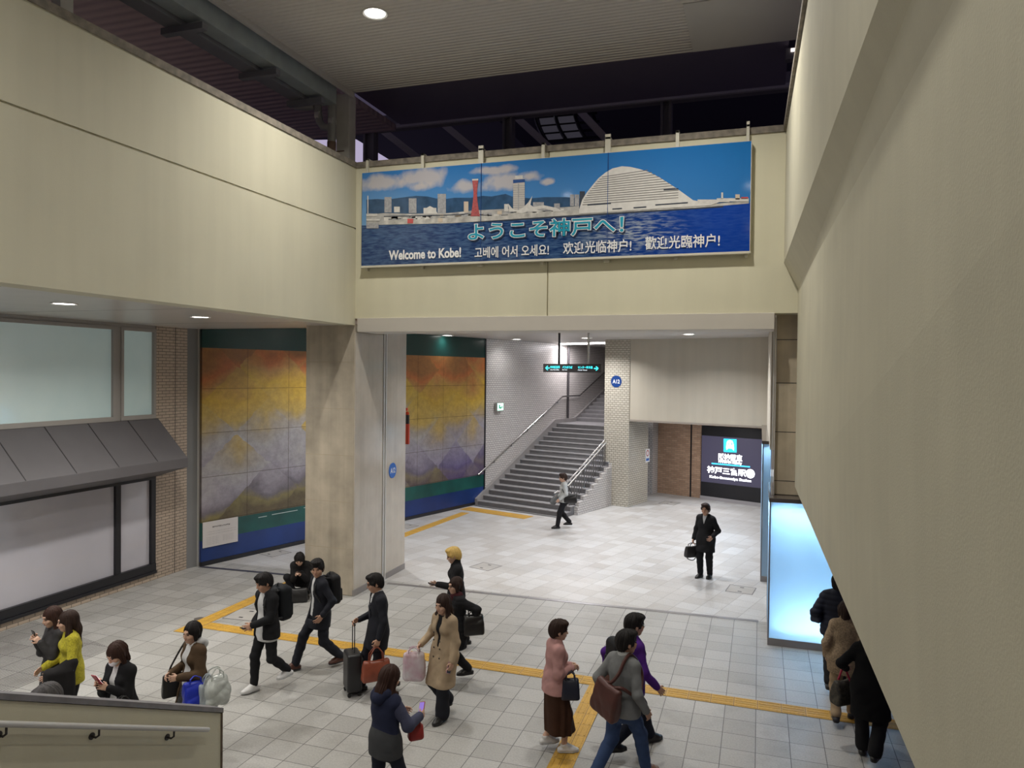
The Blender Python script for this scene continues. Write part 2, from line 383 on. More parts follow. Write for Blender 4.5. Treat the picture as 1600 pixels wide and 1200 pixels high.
# floor tracks of the shutters
t0 = onz(606, 911.5); t1 = onz(1185, 971)
struct(MB().prism([t0 + [0, -.05, 0], t1 + [0, -.05, 0], t1 + [0, .06, 0], t0 + [0, .06, 0]], (0, 0, 0.006)).build('trim_11', mat('track_metal', (0.34, 0.33, 0.34), 0.3, metal=0.7)), 'metal shutter track across the floor', 'trim')
t0 = onz(312, 885.5); t1 = onz(478, 901)
struct(MB().prism([t0 + [0, -.05, 0], t1 + [0, -.05, 0], t1 + [0, .05, 0], t0 + [0, .05, 0]], (0, 0, 0.006)).build('trim_12', mat('track_dark', (0.09, 0.09, 0.12), 0.4, metal=0.5)), 'dark shutter track from steel post to column', 'trim')

# ---------------------------------------------------------------- ceilings
struct(MB().box((-13.0, -6, ZS), (XL - 0.40, YB - 0.0, ZS + 0.25)).box((-13.0, YB, ZS), (xc0 - .005, YB + 0.8, ZS + 0.25)).build('ceiling', m_soff), 'low grey panelled soffit over the shop side', 'ceiling')
struct(MB().box((-14, YB + 0.7, ZH), (5, 36, ZH + 0.25)).build('ceiling', mat('hall_ceiling', (0.50, 0.47, 0.44), 0.45, var=0.04, scale=1.5)), 'pale ceiling of the hall behind', 'ceiling')
struct(MB().box((-13.0, YB + 0.7, ZS), (XL - 0.9, YB + 0.82, ZH)).build('trim_13', m_soff), 'step between the two ceilings', 'trim')
b = MB()
for y in (3.2, 6.2, 9.2, 12.2): b.box((-12.9, y, ZS - 0.001), (XL - .42, y + 0.012, ZS + 0.01))
struct(b.build('trim_14', m_dark), 'panel joints of the low soffit', 'trim')

# ---------------------------------------------------------------- shop front
ysf = 12.88
struct(MB().box((XS - 0.25, ysf, 0), (XS, 14.06, 5.6)).build('wall_left_tiled', m_tileL), 'pinkish narrow tiled wall at the end of the shop front', 'wall')
struct(MB().box((XS - 0.25, -6, 0), (XS, ysf, 0.2)).build('wall_left_plinth', m_tileL), 'low tiled plinth under the shop window', 'wall')
struct(MB().box((XS - 0.005, 13.42, 0), (XS + 0.002, 13.436, 5.6)).build('trim_15', m_dark), 'vertical joint in the tiled wall', 'trim')
struct(MB().box((XS - 0.3, -6, 2.2), (XS - 0.12, ysf, 3.6)).build('wall_left_spandrel', m_grey), 'wall strip behind the awning', 'wall')
m_glassU = mat('frosted_pane', (0.60, 0.69, 0.68), 0.12, var=0.12, scale=0.35, spec=0.6, col2=(0.44, 0.58, 0.585), emit=(.62, .78, .77), estr=0.085)
m_glassL = mat('blind_pane', (0.53, 0.515, 0.57), 0.10, var=0.12, scale=0.5, spec=0.6)
ym1, ym2 = 11.82, 11.95
w1 = MB()
for (y0, y1) in ((-6, ym1), (ym2, ysf)):
    z0, z1 = 3.5, 5.43
    w1.box((XS - 0.12, y0, z0), (XS, y1, z0 + 0.09)).box((XS - 0.12, y0, z1 - 0.07), (XS, y1, z1))
    for y in ((y0, y0 + .07), (y1 - .07, y1)): w1.box((XS - 0.12, y[0], z0 + .09), (XS, y[1], z1 - .07))
w1.box((XS - 0.10, ym1, 3.5), (XS - 0.03, ym2, 5.43)).box((XS - 0.2, -6, 5.43), (XS - 0.02, ysf, 5.5))
o = w1.build('window_1', m_grey, bevel=0.004); struct(o, 'grey framed frosted upper shop window', 'window')
for (y0, y1) in ((-6, ym1), (ym2, ysf)): MB().box((XS - 0.08, y0 + .06, 3.56), (XS - 0.06, y1 - .06, 5.38)).build('pane', m_glassU, o)
w2 = MB(); z0, z1 = 0.2, 2.24
w2.box((XS - 0.14, -6, z0), (XS + 0.015, ysf, z0 + 0.16)).box((XS - 0.14, -6, z1 - 0.06), (XS, ysf, z1)).box((XS - 0.14, -6, z0 + .16), (XS, -5.9, z1 - .06))
w2.box((XS - 0.14, ym1, z0 + .16), (XS, ym2, z1 - .06)).box((XS - 0.14, ysf - 0.13, z0 + .16), (XS, ysf, z1 - .06)).box((XS - 0.10, -6, z0 - 0.06), (XS + 0.04, ysf, z0))
o = w2.build('window_2', m_black, bevel=0.004); struct(o, 'black framed lower shop window with pale blinds', 'window')
for (y0, y1) in ((-5.95, ym1 + .02), (ym2 - .02, ysf - .1)): MB().box((XS - 0.08, y0, z0 + .14), (XS - 0.06, y1, z1 - .04)).build('pane', m_glassL, o)
aw = thing('awning', 'dark grey sheet metal awning sloping out over the shop window', 'awning', (XS, ysf, 2.24))
XA = XS + 0.8; ya = 12.93
b = MB().prism([(XS, ya, 3.5), (XA, ya, 2.68), (XA, ya, 2.48), (XS, ya, 2.24)], (0, -19, 0))
b.build('body', m_awn, aw, world=True, bevel=0.006)
sn_ = _unit([0.82, 0, 0.8]); b = MB()
for y in [onx(px, py, XS)[1] for px, py in ((198.5, 659), (136, 665), (67.7, 670))] + [onx(67.7, 670, XS)[1] - k * 0.98 for k in range(1, 6)]:
    MB().prism([np.array([XS + 0.01, y, 3.495]) + sn_ * .001, np.array([XA - .005, y, 2.685]) + sn_ * .001, np.array([XA - .005, y + .016, 2.685]) + sn_ * .001, np.array([XS + .01, y + .016, 3.495]) + sn_ * .001], sn_ * 0.004).build('seam', m_dark, aw, world=True)


# ---------------------------------------------------------------- mural wall, stair wall
vE = to_uv(onu(757, 640, 0))[1]
def wall_uv(name, u0, v0, u1, v1, z0, z1, m, label, thick=0.2, side=1):
    return wall_slab(name, uvw(u0, v0), uvw(u1, v1), z0, z1, m, thick, label, side)
wall_uv('wall_left_hall', -0.06, -0.6, -0.06, vE, 0, 5.8, mat('backing', (0.2, 0.2, 0.2), 0.8), 'hall wall behind the mural')
vC = to_uv(onu(886, 600, 0))[1]
wall_uv('wall_stair', 0.0, vE, 0.0, vC, 0, 5.9, m_tileS, 'white tiled wall along the stair')
mu = thing('mural', 'large abstract mural in orange, yellow and violet with dark green borders', 'mural', M0, A_V)
zt_ = onu(318, 511, 0)[2]; z2_ = to_uv(onu(757, 559, 0.0))[2]; z1_ = to_uv(onu(477, 789, 0.0))[2]
def mural_mat():
    m, nt, b = _nt('mural_paint')
    tc = _n(nt, 'ShaderNodeTexCoord'); se = _n(nt, 'ShaderNodeSeparateXYZ'); nt.links.new(tc.outputs['Object'], se.inputs[0])
    co = _n(nt, 'ShaderNodeCombineXYZ'); nt.links.new(se.outputs[0], co.inputs[0]); nt.links.new(se.outputs[2], co.inputs[1])
    dn = _n(nt, 'ShaderNodeTexNoise'); dn.inputs['Scale'].default_value = 5.0; dn.inputs['Detail'].default_value = 8
    nt.links.new(co.outputs[0], dn.inputs['Vector'])
    dis = _n(nt, 'ShaderNodeVectorMath', operation='MULTIPLY_ADD'); dis.inputs[1].default_value = (0.14, 0.14, 0); dis.inputs[2].default_value = (0, 0, 0)
    nt.links.new(dn.outputs['Color'], dis.inputs[0])
    av = _n(nt, 'ShaderNodeVectorMath', operation='ADD'); nt.links.new(co.outputs[0], av.inputs[0]); nt.links.new(dis.outputs[0], av.inputs[1])
    sc = _n(nt, 'ShaderNodeMapping'); sc.inputs['Scale'].default_value = (0.62, 0.72, 1); sc.inputs['Rotation'].default_value = (0, 0, R_(45)); nt.links.new(av.outputs[0], sc.inputs[0])
    vo = _n(nt, 'ShaderNodeTexVoronoi'); vo.distance = 'CHEBYCHEV'; vo.inputs['Scale'].default_value = 1.25; vo.inputs['Randomness'].default_value = 0.12
    nt.links.new(sc.outputs[0], vo.inputs['Vector'])
    sc2 = _n(nt, 'ShaderNodeSeparateColor'); nt.links.new(vo.outputs['Color'], sc2.inputs[0])
    n1 = _n(nt, 'ShaderNodeTexNoise'); n1.inputs['Scale'].default_value = 0.42; n1.inputs['Detail'].default_value = 9; n1.inputs['Roughness'].default_value = .6
    nt.links.new(co.outputs[0], n1.inputs['Vector'])
    h = _n(nt, 'ShaderNodeMapRange'); h.inputs[1].default_value = z1_; h.inputs[2].default_value = z2_; nt.links.new(se.outputs[2], h.inputs[0])
    def madd(a, mul, c):
        q = _n(nt, 'ShaderNodeMath', operation='MULTIPLY_ADD'); nt.links.new(a, q.inputs[0]); q.inputs[1].default_value = mul
        if isinstance(c, float): q.inputs[2].default_value = c
        else: nt.links.new(c, q.inputs[2])
        return q.outputs[0]
    f1 = madd(n1.outputs['Fac'], 0.42, -0.21)
    f2a = madd(sc2.outputs[0], 0.20, f1)
    f2 = madd(vo.outputs['Distance'], -0.22, f2a)
    f3 = madd(h.outputs[0], 1.0, f2)
    f4 = madd(f3, 1.0, -0.02)
    cr = _n(nt, 'ShaderNodeValToRGB'); nt.links.new(f4, cr.inputs[0])
    cr.color_ramp.interpolation = 'LINEAR'
    els = [(0.0, (0.17, 0.13, 0.07)), (0.07, (0.30, 0.25, 0.10)), (0.13, (0.22, 0.19, 0.22)), (0.22, (0.45, 0.41, 0.46)), (0.36, (0.52, 0.49, 0.49)), (0.46, (0.50, 0.43, 0.34)), (0.55, (0.66, 0.46, 0.12)), (0.70, (0.76, 0.48, 0.06)), (0.82, (0.64, 0.35, 0.09)), (0.91, (0.66, 0.20, 0.05)), (1.0, (0.42, 0.18, 0.05))]
    els = [(p_, tuple(c_ * .88 for c_ in q_)) for p_, q_ in els]
    while len(cr.color_ramp.elements) > 1: cr.color_ramp.elements.remove(cr.color_ramp.elements[-1])
    cr.color_ramp.elements[0].position = els[0][0]; cr.color_ramp.elements[0].color = _c(els[0][1])
    for p, c in els[1:]:
        e = cr.color_ramp.elements.new(p); e.color = _c(c)
    # violet diamonds towards the stair end, low down
    g = _n(nt, 'ShaderNodeMapRange'); g.inputs[1].default_value = 4.5; g.inputs[2].default_value = 9.5; nt.links.new(se.outputs[0], g.inputs[0])
    hh = _n(nt, 'ShaderNodeMapRange'); hh.inputs[1].default_value = z1_ + 2.5; hh.inputs[2].default_value = z1_ + 0.3; nt.links.new(se.outputs[2], hh.inputs[0])
    pr = _n(nt, 'ShaderNodeMath', operation='MULTIPLY'); nt.links.new(g.outputs[0], pr.inputs[0]); nt.links.new(hh.outputs[0], pr.inputs[1])
    pr2 = _n(nt, 'ShaderNodeMath', operation='MULTIPLY'); nt.links.new(pr.outputs[0], pr2.inputs[0]); nt.links.new(sc2.outputs[1], pr2.inputs[1])
    mx = _n(nt, 'ShaderNodeMix', data_type='RGBA'); mx.inputs[7].default_value = (0.10, 0.07, 0.30, 1); pr3 = _n(nt, 'ShaderNodeMath', operation='MULTIPLY'); pr3.inputs[1].default_value = .62; nt.links.new(pr2.outputs[0], pr3.inputs[0]); nt.links.new(pr3.outputs[0], mx.inputs[0]); nt.links.new(cr.outputs[0], mx.inputs[6])
    # speckle of worn paint and panel joints
    n3 = _n(nt, 'ShaderNodeTexNoise'); n3.inputs['Scale'].default_value = 5; n3.inputs['Detail'].default_value = 8; n3.inputs['Roughness'].default_value = .75; nt.links.new(co.outputs[0], n3.inputs['Vector'])
    m3 = _n(nt, 'ShaderNodeMapRange'); m3.inputs[1].default_value = .36; m3.inputs[2].default_value = .62; m3.inputs[3].default_value = .66; m3.inputs[4].default_value = .92; nt.links.new(n3.outputs['Fac'], m3.inputs[0])
    mm = _n(nt, 'ShaderNodeMix', data_type='RGBA', blend_type='MULTIPLY'); mm.inputs[0].default_value = 1; nt.links.new(mx.outputs[2], mm.inputs[6]); nt.links.new(m3.outputs[0], mm.inputs[7])
    br = _n(nt, 'ShaderNodeTexBrick'); br.offset = 0; br.inputs['Scale'].default_value = 1; br.inputs['Brick Width'].default_value = 1.22; br.inputs['Row Height'].default_value = 1.03; br.inputs['Mortar Size'].default_value = .008
    br.inputs['Color1'].default_value = (1, 1, 1, 1); br.inputs['Color2'].default_value = (.93, .93, .93, 1); br.inputs['Mortar'].default_value = (.45, .42, .38, 1); nt.links.new(co.outputs[0], br.inputs['Vector'])
    m4 = _n(nt, 'ShaderNodeMix', data_type='RGBA', blend_type='MULTIPLY'); m4.inputs[0].default_value = 1; nt.links.new(mm.outputs[2], m4.inputs[6]); nt.links.new(br.outputs['Color'], m4.inputs[7])
    nt.links.new(m4.outputs[2], b.inputs['Base Color']); b.inputs['Roughness'].default_value = 0.38
    bp = _n(nt, 'ShaderNodeBump'); bp.inputs['Strength'].default_value = .2; bp.inputs['Distance'].default_value = .02; nt.links.new(n3.outputs['Fac'], bp.inputs['Height']); nt.links.new(bp.outputs[0], b.inputs['Normal'])
    return m
# local frame of the mural: x along the wall, -y towards the hall
MB().box((0, -0.03, z1_), (vE, 0.05, z2_)).build('painting', mural_mat(), mu)
MB().box((0, -0.03, z2_), (vE, 0.05, 5.73)).build('top_border', mat('green_border', (0.006, 0.04, 0.035), 0.25, spec=0.6), mu)
zg = z1_ - 0.42
MB().box((0, -0.025, zg), (vE, 0.05, z1_)).build('green_border', mat('green_band', (0.008, 0.085, 0.075), 0.3, var=0.4, scale=1.2), mu)
MB().box((0, -0.025, 0.1), (vE, 0.05, zg)).build('blue_border', mat('blue_band', (0.008, 0.035, 0.17), 0.3, var=0.35, scale=0.8), mu)
b = MB()
for x0, x1 in ((1.55, 1.8), (1.95, 2.75), (2.95, 3.3)): b.box((x0, -0.0265, z1_ - 0.16 + x0 * 0.03), (x1, -0.025, z1_ - 0.145 + x0 * 0.03))
b.build('painted_streak', mat('white_streak', (0.55, 0.62, 0.60), 0.4), mu)
MB().box((0, -0.045, 0), (vE, 0.05, 0.1)).build('base', m_black, mu)
MB().box((vE - 0.04, -0.05, 0), (vE + 0.02, 0.02, 5.73)).build('end_trim', m_black, mu)
pq = [onp(x, y, M0 + UD * 0.05, UD) for x, y in ((317, 817), (372, 808), (372, 848), (317, 857))]
pv = [to_uv(p) for p in pq]
pl = thing('caption_board', 'white caption board with small printed text on the blue border of the mural', 'sign', uvw(0.03, pv[0][1], pv[3][2]), A_V)
wv = pv[1][1] - pv[0][1]; hv = pv[0][2] - pv[3][2]
MB().box((0, -0.02, 0), (wv, 0.0, hv)).build('board', mat('white_board', (0.62, 0.58, 0.56), 0.3), pl, bevel=0.004)
m_ink = mat('ink', (0.06, 0.055, 0.06), 0.6); m_ink2 = mat('pale_ink', (0.30, 0.29, 0.29), 0.6)
def pt(name, body, m, x0, x1, z0, z1, boff=0.0):
    return lettering(name, body, m, pl, uvw(0.03, pv[0][1], pv[3][2]), VD, (0, 0, 1), x0, x1, z0, z1, 0.0215, boff)
pt('heading', '神戸の風景と海の壁画', m_ink, .26 * wv, .76 * wv, .74 * hv, .80 * hv, 0.02)
for k in range(2): pt('caption_text', 'この壁画は港と山に囲まれた神戸の四季の移ろいを', m_ink2, .1 * wv, .93 * wv, (.58 - .09 * k) * hv, (.61 - .09 * k) * hv)
for k in range(5): pt('caption_text', '色と光の重なりで表現した作品です', m_ink2, .1 * wv, .44 * wv, (.36 - .065 * k) * hv, (.39 - .065 * k) * hv)
for k in range(5): pt('caption_text', '制作にあたり多くの方々', m_ink2, .56 * wv, .88 * wv, (.36 - .05 * k) * hv, (.385 - .05 * k) * hv)

# ---------------------------------------------------------------- the stair
NS = 17; v0s = to_uv(onz(741.8, 787.8))[1]; v0s = 10.30; vL = to_uv(onu(870.5, 658.7, 0.15))[1]; zL = 2.56
tr = (vL - v0s) / (NS - 1); rs = zL / NS
uR = 3.62
b = MB(); b2 = MB()
O_ = thing
def uvbox(mb, u0, u1, v0, v1, z0, z1):
    mb.prism([uvw(u0, v0, z0), uvw(u1, v0, z0), uvw(u1, v1, z0), uvw(u0, v1, z0)], (0, 0, z1 - z0))
LAND = vL + 1.5
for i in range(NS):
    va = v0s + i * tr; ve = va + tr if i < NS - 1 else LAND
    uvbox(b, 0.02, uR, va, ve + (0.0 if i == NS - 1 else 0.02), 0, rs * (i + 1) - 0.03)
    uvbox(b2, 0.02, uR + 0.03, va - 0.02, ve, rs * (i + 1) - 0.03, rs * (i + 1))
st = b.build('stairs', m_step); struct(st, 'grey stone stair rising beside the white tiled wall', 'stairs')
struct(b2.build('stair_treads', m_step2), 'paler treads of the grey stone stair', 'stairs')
# sloping curb on the wall side
b = MB().prism([uvw(0.0, v0s - 0.05, 0), uvw(0, v0s - 0.05, 0.22), uvw(0, vL - 0.1, zL + 0.16), uvw(0, LAND, zL + 0.16), uvw(0, LAND, 0)], UD * 0.13)
struct(b.build('trim_16', mat('curb_stone', (0.30, 0.285, 0.28), 0.55, var=0.1, scale=4)), 'sloping stone curb along the stair wall', 'trim')
uvb = MB(); uvbox(uvb, 0.1, 3.4, v0s - 0.20, v0s - 0.12, 0.0, 0.006); struct(uvb.build('trim_17', m_black), 'dark drain slot before the lowest step', 'trim')
# side wall under the steps (stepped top)
prof = [uvw(uR + .01, v0s + 0.55, 0)]
for i in range(1, NS):
    va = v0s + i * tr
    if va > 13.6: break
    prof += [uvw(uR + .01, max(va, v0s + .55), rs * i - 0.03), uvw(uR + .01, max(va, v0s + .55), rs * (i + 1) - 0.035)]
prof += [uvw(uR + .01, 13.6, prof[-1][2]), uvw(uR + .01, 13.6, 0)]
pr_l = [(*loc2(p, uvw(uR, 0), A_V), p[2]) for p in prof]
o = MB().prism(pr_l, (0, -0.12, 0)).build('wall_stair_side', m_tileS, loc=tuple(uvw(uR, 0)), rz=A_V); struct(o, 'tiled side wall under the steps', 'wall')
# wall beyond the landing turns a little and the upper flight goes on
CO = uvw(0.0, vC); az = R_(12.0); WD = np.array([math.sin(az), math.cos(az), 0]); WN = np.array([WD[1], -WD[0], 0])
wall_slab('wall_stair_upper', CO, CO + WD * 9, 0, 6.6, m_tileS, 0.2, 'white tiled wall beside the upper flight')
A_W = math.atan2(WD[1], WD[0])
b = MB(); b2 = MB()
d0 = 0.75
P = [CO - WD * 0.8 - WN * .2, CO + WN * 3.3 - WD * 0.8, CO + WN * 3.3 + WD * d0, CO + WD * d0]
b2.prism([np.array([p[0], p[1], zL - 0.05]) for p in P], (0, 0, 0.049))
for i in range(14):
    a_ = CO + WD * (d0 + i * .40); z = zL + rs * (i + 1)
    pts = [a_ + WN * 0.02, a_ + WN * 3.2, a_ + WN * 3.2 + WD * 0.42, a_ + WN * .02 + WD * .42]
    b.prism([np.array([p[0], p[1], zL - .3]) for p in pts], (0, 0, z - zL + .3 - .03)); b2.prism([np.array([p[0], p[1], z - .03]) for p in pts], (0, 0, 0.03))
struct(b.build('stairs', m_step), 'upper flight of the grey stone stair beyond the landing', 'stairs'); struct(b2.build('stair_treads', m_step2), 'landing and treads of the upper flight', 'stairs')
b = MB().prism([CO + [0, 0, zL], CO + WD * d0 + [0, 0, zL + .2], CO + WD * (d0 + 5) + [0, 0, zL + .2 + 5 / .40 * rs], CO + WD * (d0 + 5) + [0, 0, zL], ], WN * 0.10)
struct(b.build('trim_18', MATS['curb_stone']), 'sloping curb of the upper flight', 'trim')
dp = thing('drain_pipe', 'thin dark vertical pipe on the stair wall at the landing', 'pipe', CO + np.array([0, 0, zL]))
MB().tube([CO + UD * 0.06 + [0, 0, zL], CO + UD * 0.06 + [0, 0, ZH - .01]], 0.045, 12).build('pipe', mat('pipe_dark', (0.06, 0.055, 0.06), 0.4), dp, world=True, smooth=True)
struct(MB().prism([np.array([*(CO + WN * -.3 + WD * 8.5)[:2], 2]), np.array([*(CO + WN * 7 + WD * 8.5)[:2], 2]), np.array([*(CO + WN * 7 + WD * 8.8)[:2], 2]), np.array([*(CO + WN * -.3 + WD * 8.8)[:2], 2])], (0, 0, 5)).build('wall_stair_end', mat('stair_end', (0.42, 0.37, 0.28), 0.7)), 'beige wall closing the upper stair', 'wall')
# handrail on the tiled wall
h1 = thing('stair_handrail', 'thin steel handrail on the white tiled wall beside the grey stair', 'handrail', uvw(0.08, v0s))
hp = [onu(747, 742, 0.1), onu(858, 639, 0.1), onu(878.8, 619.5, 0.1)]
e2 = [onp(x, y, CO + WN * 0.1, WN) for x, y in ((884, 619), (905.7, 618), (939, 586.8))]
e2.append(e2[2] + (e2[2] - e2[1]) * 0.6)
MB().tube([hp[0], hp[2], CO + UD * .1 + [0, 0, hp[2][2] - CO[2]]], 0.03, 10).build('rail', m_stain, h1, world=True, smooth=True)
MB().tube(e2, 0.03, 10).build('rail', m_stain, h1, world=True, smooth=True)
for t in (0.02, 0.17, 0.36, 0.55, 0.75, 0.94):
    p = hp[0] + (hp[2] - hp[0]) * t
    MB().tube([p + [0, 0, -.03], p + [0, 0, -.09], p + [0, 0, -.09] - UD * .1], 0.012, 8).build('bracket', m_black, h1, world=True, smooth=True)
# balustrade on the open side
bl = thing('stair_balustrade', 'steel balustrade with two handrails and thin uprights on the open side of the grey stair', 'balustrade', uvw(uR - .1, v0s))
ub = uR - 0.10
def rz_(v, h): return (v - v0s) / tr * rs + h
vb0, vb1 = v0s - 0.05, 13.1
for h, du in ((0.88, -.05), (0.70, -.05)):
    MB().tube([uvw(ub + du, vb0 - .35, rz_(vb0 - .1, h)), uvw(ub + du, vb0, rz_(vb0, h)), uvw(ub + du, vb1 + .4, rz_(vb1 + .4, h))], 0.024, 10).build('rail', m_stain, bl, world=True, smooth=True)
MB().tube([uvw(ub, vb0 + .1, rz_(vb0 + .1, .80)), uvw(ub, vb1 + .3, rz_(vb1 + .3, .80))], 0.016, 8).build('rail', m_steel, bl, world=True, smooth=True)
k = 0
v_ = vb0 + 0.15
while v_ < 13.4:
    i = int((v_ - v0s) / tr + 1e-6); zb = rs * (max(i, 0) + 1)
    r = 0.022 if k % 4 == 0 else 0.013
    MB().tube([uvw(ub, v_, zb - .01), uvw(ub, v_, rz_(v_, .80))], r, 8).build('post' if k % 4 == 0 else 'baluster', mat('baluster_steel', (.17, .165, .165), .4, metal=.4), bl, world=True, smooth=True)
    v_ += tr / 2; k += 1

# ---------------------------------------------------------------- tiled pillar, fascia, brick wall, signboard wall
q0, q1, q2, q3, q4, q5, q6 = [onz(*p) for p in ((942.3, 787.9), (982.5, 792.3), (1016.6, 783.9), (1019, 772), (1027, 769.5), (1093.6, 778.3), (1195, 791.3))]
q1 = q0 + UD * ((q1 - q0) @ UD); q2 = q1 + VD * np.linalg.norm(q2 - q1)
o = MB().box((0, 0, 0), (np.linalg.norm(q1 - q0), np.linalg.norm(q2 - q1), 5.8)).build('pillar', m_tileP, loc=tuple(q0), rz=A_U)
struct(o, 'beige tiled pillar beside the grey stair', 'pillar'); PILLAR = o
wall_slab('wall_recess', q3, q4 + (q4 - q3) * .0, 0, 5.8, m_tileS, 0.2, 'tiled recess between pillar and brick wall', 1)
_dir = _unit(q5 - q4)
wall_slab('wall_hall_brick', q4, q5, 0, 5.8, m_brick, 0.25, 'brown brick wall at the end of the hall')
struct(MB().prism([q5 - _dir * .42 - [0, .01, 0], q5 - _dir * .36 - [0, .01, 0], q5 - _dir * .36, q5 - _dir * .42], (0, 0, 3.4)).build('trim_19', m_black), 'dark joint in the brick wall', 'trim')
wall_slab('wall_hall_end', q5, q5 + _dir * 6, 0, 5.8, m_brick, 0.25, 'end wall of the hall behind the lit station sign')
# cream fascia over the passage
F0 = q1 + VD * 0.03; FN = -VD
zf0 = onp(985, 655.5, F0, FN)[2]
F1 = onp(1199, 600, F0, FN)
fl = np.linalg.norm((F1 - F0)[:2])
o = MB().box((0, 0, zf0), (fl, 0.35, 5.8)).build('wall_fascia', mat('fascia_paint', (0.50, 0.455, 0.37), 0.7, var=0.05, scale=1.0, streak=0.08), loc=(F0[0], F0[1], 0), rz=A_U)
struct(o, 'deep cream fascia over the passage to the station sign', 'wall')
o = MB().box((0, -0.02, zf0 - 0.06), (fl, 0.36, zf0)).build('trim_20', mat('fascia_edge', (0.30, 0.26, 0.22), 0.6), loc=(F0[0], F0[1], 0), rz=A_U); struct(o, 'brown edge under the cream fascia', 'trim')
struct(MB().box((F1[0], 15.9, 3.08), (F1[0] + 0.2, F1[1] + 0.4, 5.8)).build('wall_hall_right', mat('side_cream', (0.56, 0.52, 0.44), 0.7)), 'cream side wall over the lit enclosure', 'wall')
struct(MB().box((-14, 35.5, 0), (6, 36, 6)).build('wall_hall_back', mat('far_wall', (0.4, 0.37, 0.33), 0.7)), 'far end of the hall', 'wall')
struct(MB().box((2.2, 14.7, 0), (2.4, 36, 6)).build('wall_hall_east', MATS['far_wall']), 'far side wall of the hall', 'wall')

# low ceiling of the passage under the fascia
_a = F0 + VD * 0.36; _b = F1 + VD * 0.36
struct(MB().prism([np.array([*(_a - UD * .1)[:2], zf0 + .05]), np.array([*_b[:2], zf0 + .05]), np.array([*(_b + VD * 5)[:2], zf0 + .05]), np.array([*(_a - UD * .1 + VD * 5)[:2], zf0 + .05])], (0, 0, .1)).build('ceiling_passage', mat('passage_ceiling', (.62, .60, .58), .5)), 'low ceiling of the passage to the station sign', 'ceiling')
PASS_C = .5 * (_a + _b) + VD * 1.1; PASS_Z = zf0 + .05
# ---------------------------------------------------------------- lamps
m_lamp = emi('lamp_diffuser', (1.0, 0.97, 0.90), 14.0)
def downlight(x, y, z, r, watt, label, group, spread=150, col=None):
    t = thing('ceiling_light', label, 'ceiling light', (x, y, z), 0, group)
    MB().lathe([(r * .93, 0.03), (r * .93, 0.0), (r * 1.12, -0.012), (r * 1.16, -0.006), (r * 1.16, 0.0), (r * 1.1, 0.03)], n=36).build('trim_ring', mat('lamp_ring', (0.75, 0.74, 0.72), 0.35), t, smooth=True)
    MB().lathe([(r * .92, 0.012), (r * .90, -0.004), (0.001, -0.010)], n=36).build('diffuser', m_lamp, t, smooth=True)
    l = bpy.data.lights.new('lamp_glow', 'AREA'); l.shape = 'DISK'; l.size = r * 1.7; l.energy = watt; l.color = col or LAMP_COL; l.spread = R_(spread)
    lo = bpy.data.objects.new('lamp_glow', l); COL.objects.link(lo); lo.parent = t; lo.location = (0, 0, -0.03)
    return t
p = onz(586, 20, 10.2)
downlight(p[0], p[1], 10.19, 0.17, CANOPY_W * 1.15, 'round bright downlight in the high corrugated canopy', 'canopy downlights')
for x, y, w in ((-1.25, 10.5, 1.2), (-5.85, 3.3, .72), (-0.35, 3.0, .78), (-5.85, -3.5, .7), (-0.35, -3.5, .6)):
    downlight(x, y, 10.19, 0.17, CANOPY_W * w, 'canopy downlight above the court, out of the picture', 'canopy downlights')
for (px, py), lab in (((100, 474), 'flat round downlight in the low soffit over the wide frosted window'), ((313, 495), 'flat round downlight in the low soffit by the steel post')):
    p = onz(px, py, ZS); downlight(p[0], p[1], ZS - .002, 0.15, SOFFIT_W, lab, 'low soffit downlights')
for y in (4.9, 2.0): downlight(-8.9, y, ZS - .002, 0.15, SOFFIT_W, 'soffit downlight further along the shop front', 'low soffit downlights')
for (px, py), lab in (((699, 524), 'hall ceiling downlight in front of the mural top'), ((807, 530), 'hall ceiling downlight above the white tiled stair wall'), ((916, 528), 'hall ceiling downlight above the direction sign'), ((1076, 522), 'hall ceiling downlight before the cream fascia')):
    p = onz(px, py, ZH); downlight(p[0], p[1], ZH - .002, 0.17, HALL_W * {699: .07, 807: .16, 916: 1.5, 1076: 1.25}.get(px, 1.0), lab, 'hall downlights', 140, HALL_COL)
for x, y in ((-5.6, 17.2), (-2.0, 17.2), (-9.3, 16.9), (-1.2, 19.6)): downlight(x, y, ZH - .002, 0.17, HALL_W, 'hall downlight hidden by the shutter box', 'hall downlights', 140, HALL_COL)
downlight(PASS_C[0], PASS_C[1], PASS_Z - .002, 0.13, HALL_W * .55, 'downlight in the low passage ceiling behind the fascia', 'hall downlights', 160, HALL_COL)
# fluorescent strip over the stair
t = thing('strip_light', 'thin white fluorescent strip over the stair landing', 'ceiling light', onz(907, 536.5, ZH + .02))
pa, pb = onz(873, 538, ZH - .03), onz(945, 536, ZH - .03)
MB().tube([pa, pb], 0.03, 10).build('tube', emi('tube_white', (1, .97, .98), 9.0), t, world=True, smooth=True)
MB().box((min(pa[0], pb[0]), pa[1] - .04, ZH - .005), (max(pa[0], pb[0]), pa[1] + .04, ZH + .03)).build('housing', m_grey, t, world=True)
l = bpy.data.lights.new('strip_glow', 'AREA'); l.shape = 'RECTANGLE'; l.size = 1.8; l.size_y = .08; l.energy = 110; l.color = (1, .95, .98)
lo = bpy.data.objects.new('strip_glow', l); COL.objects.link(lo); lo.parent = t; lo.location = (0, -.1, -.09)

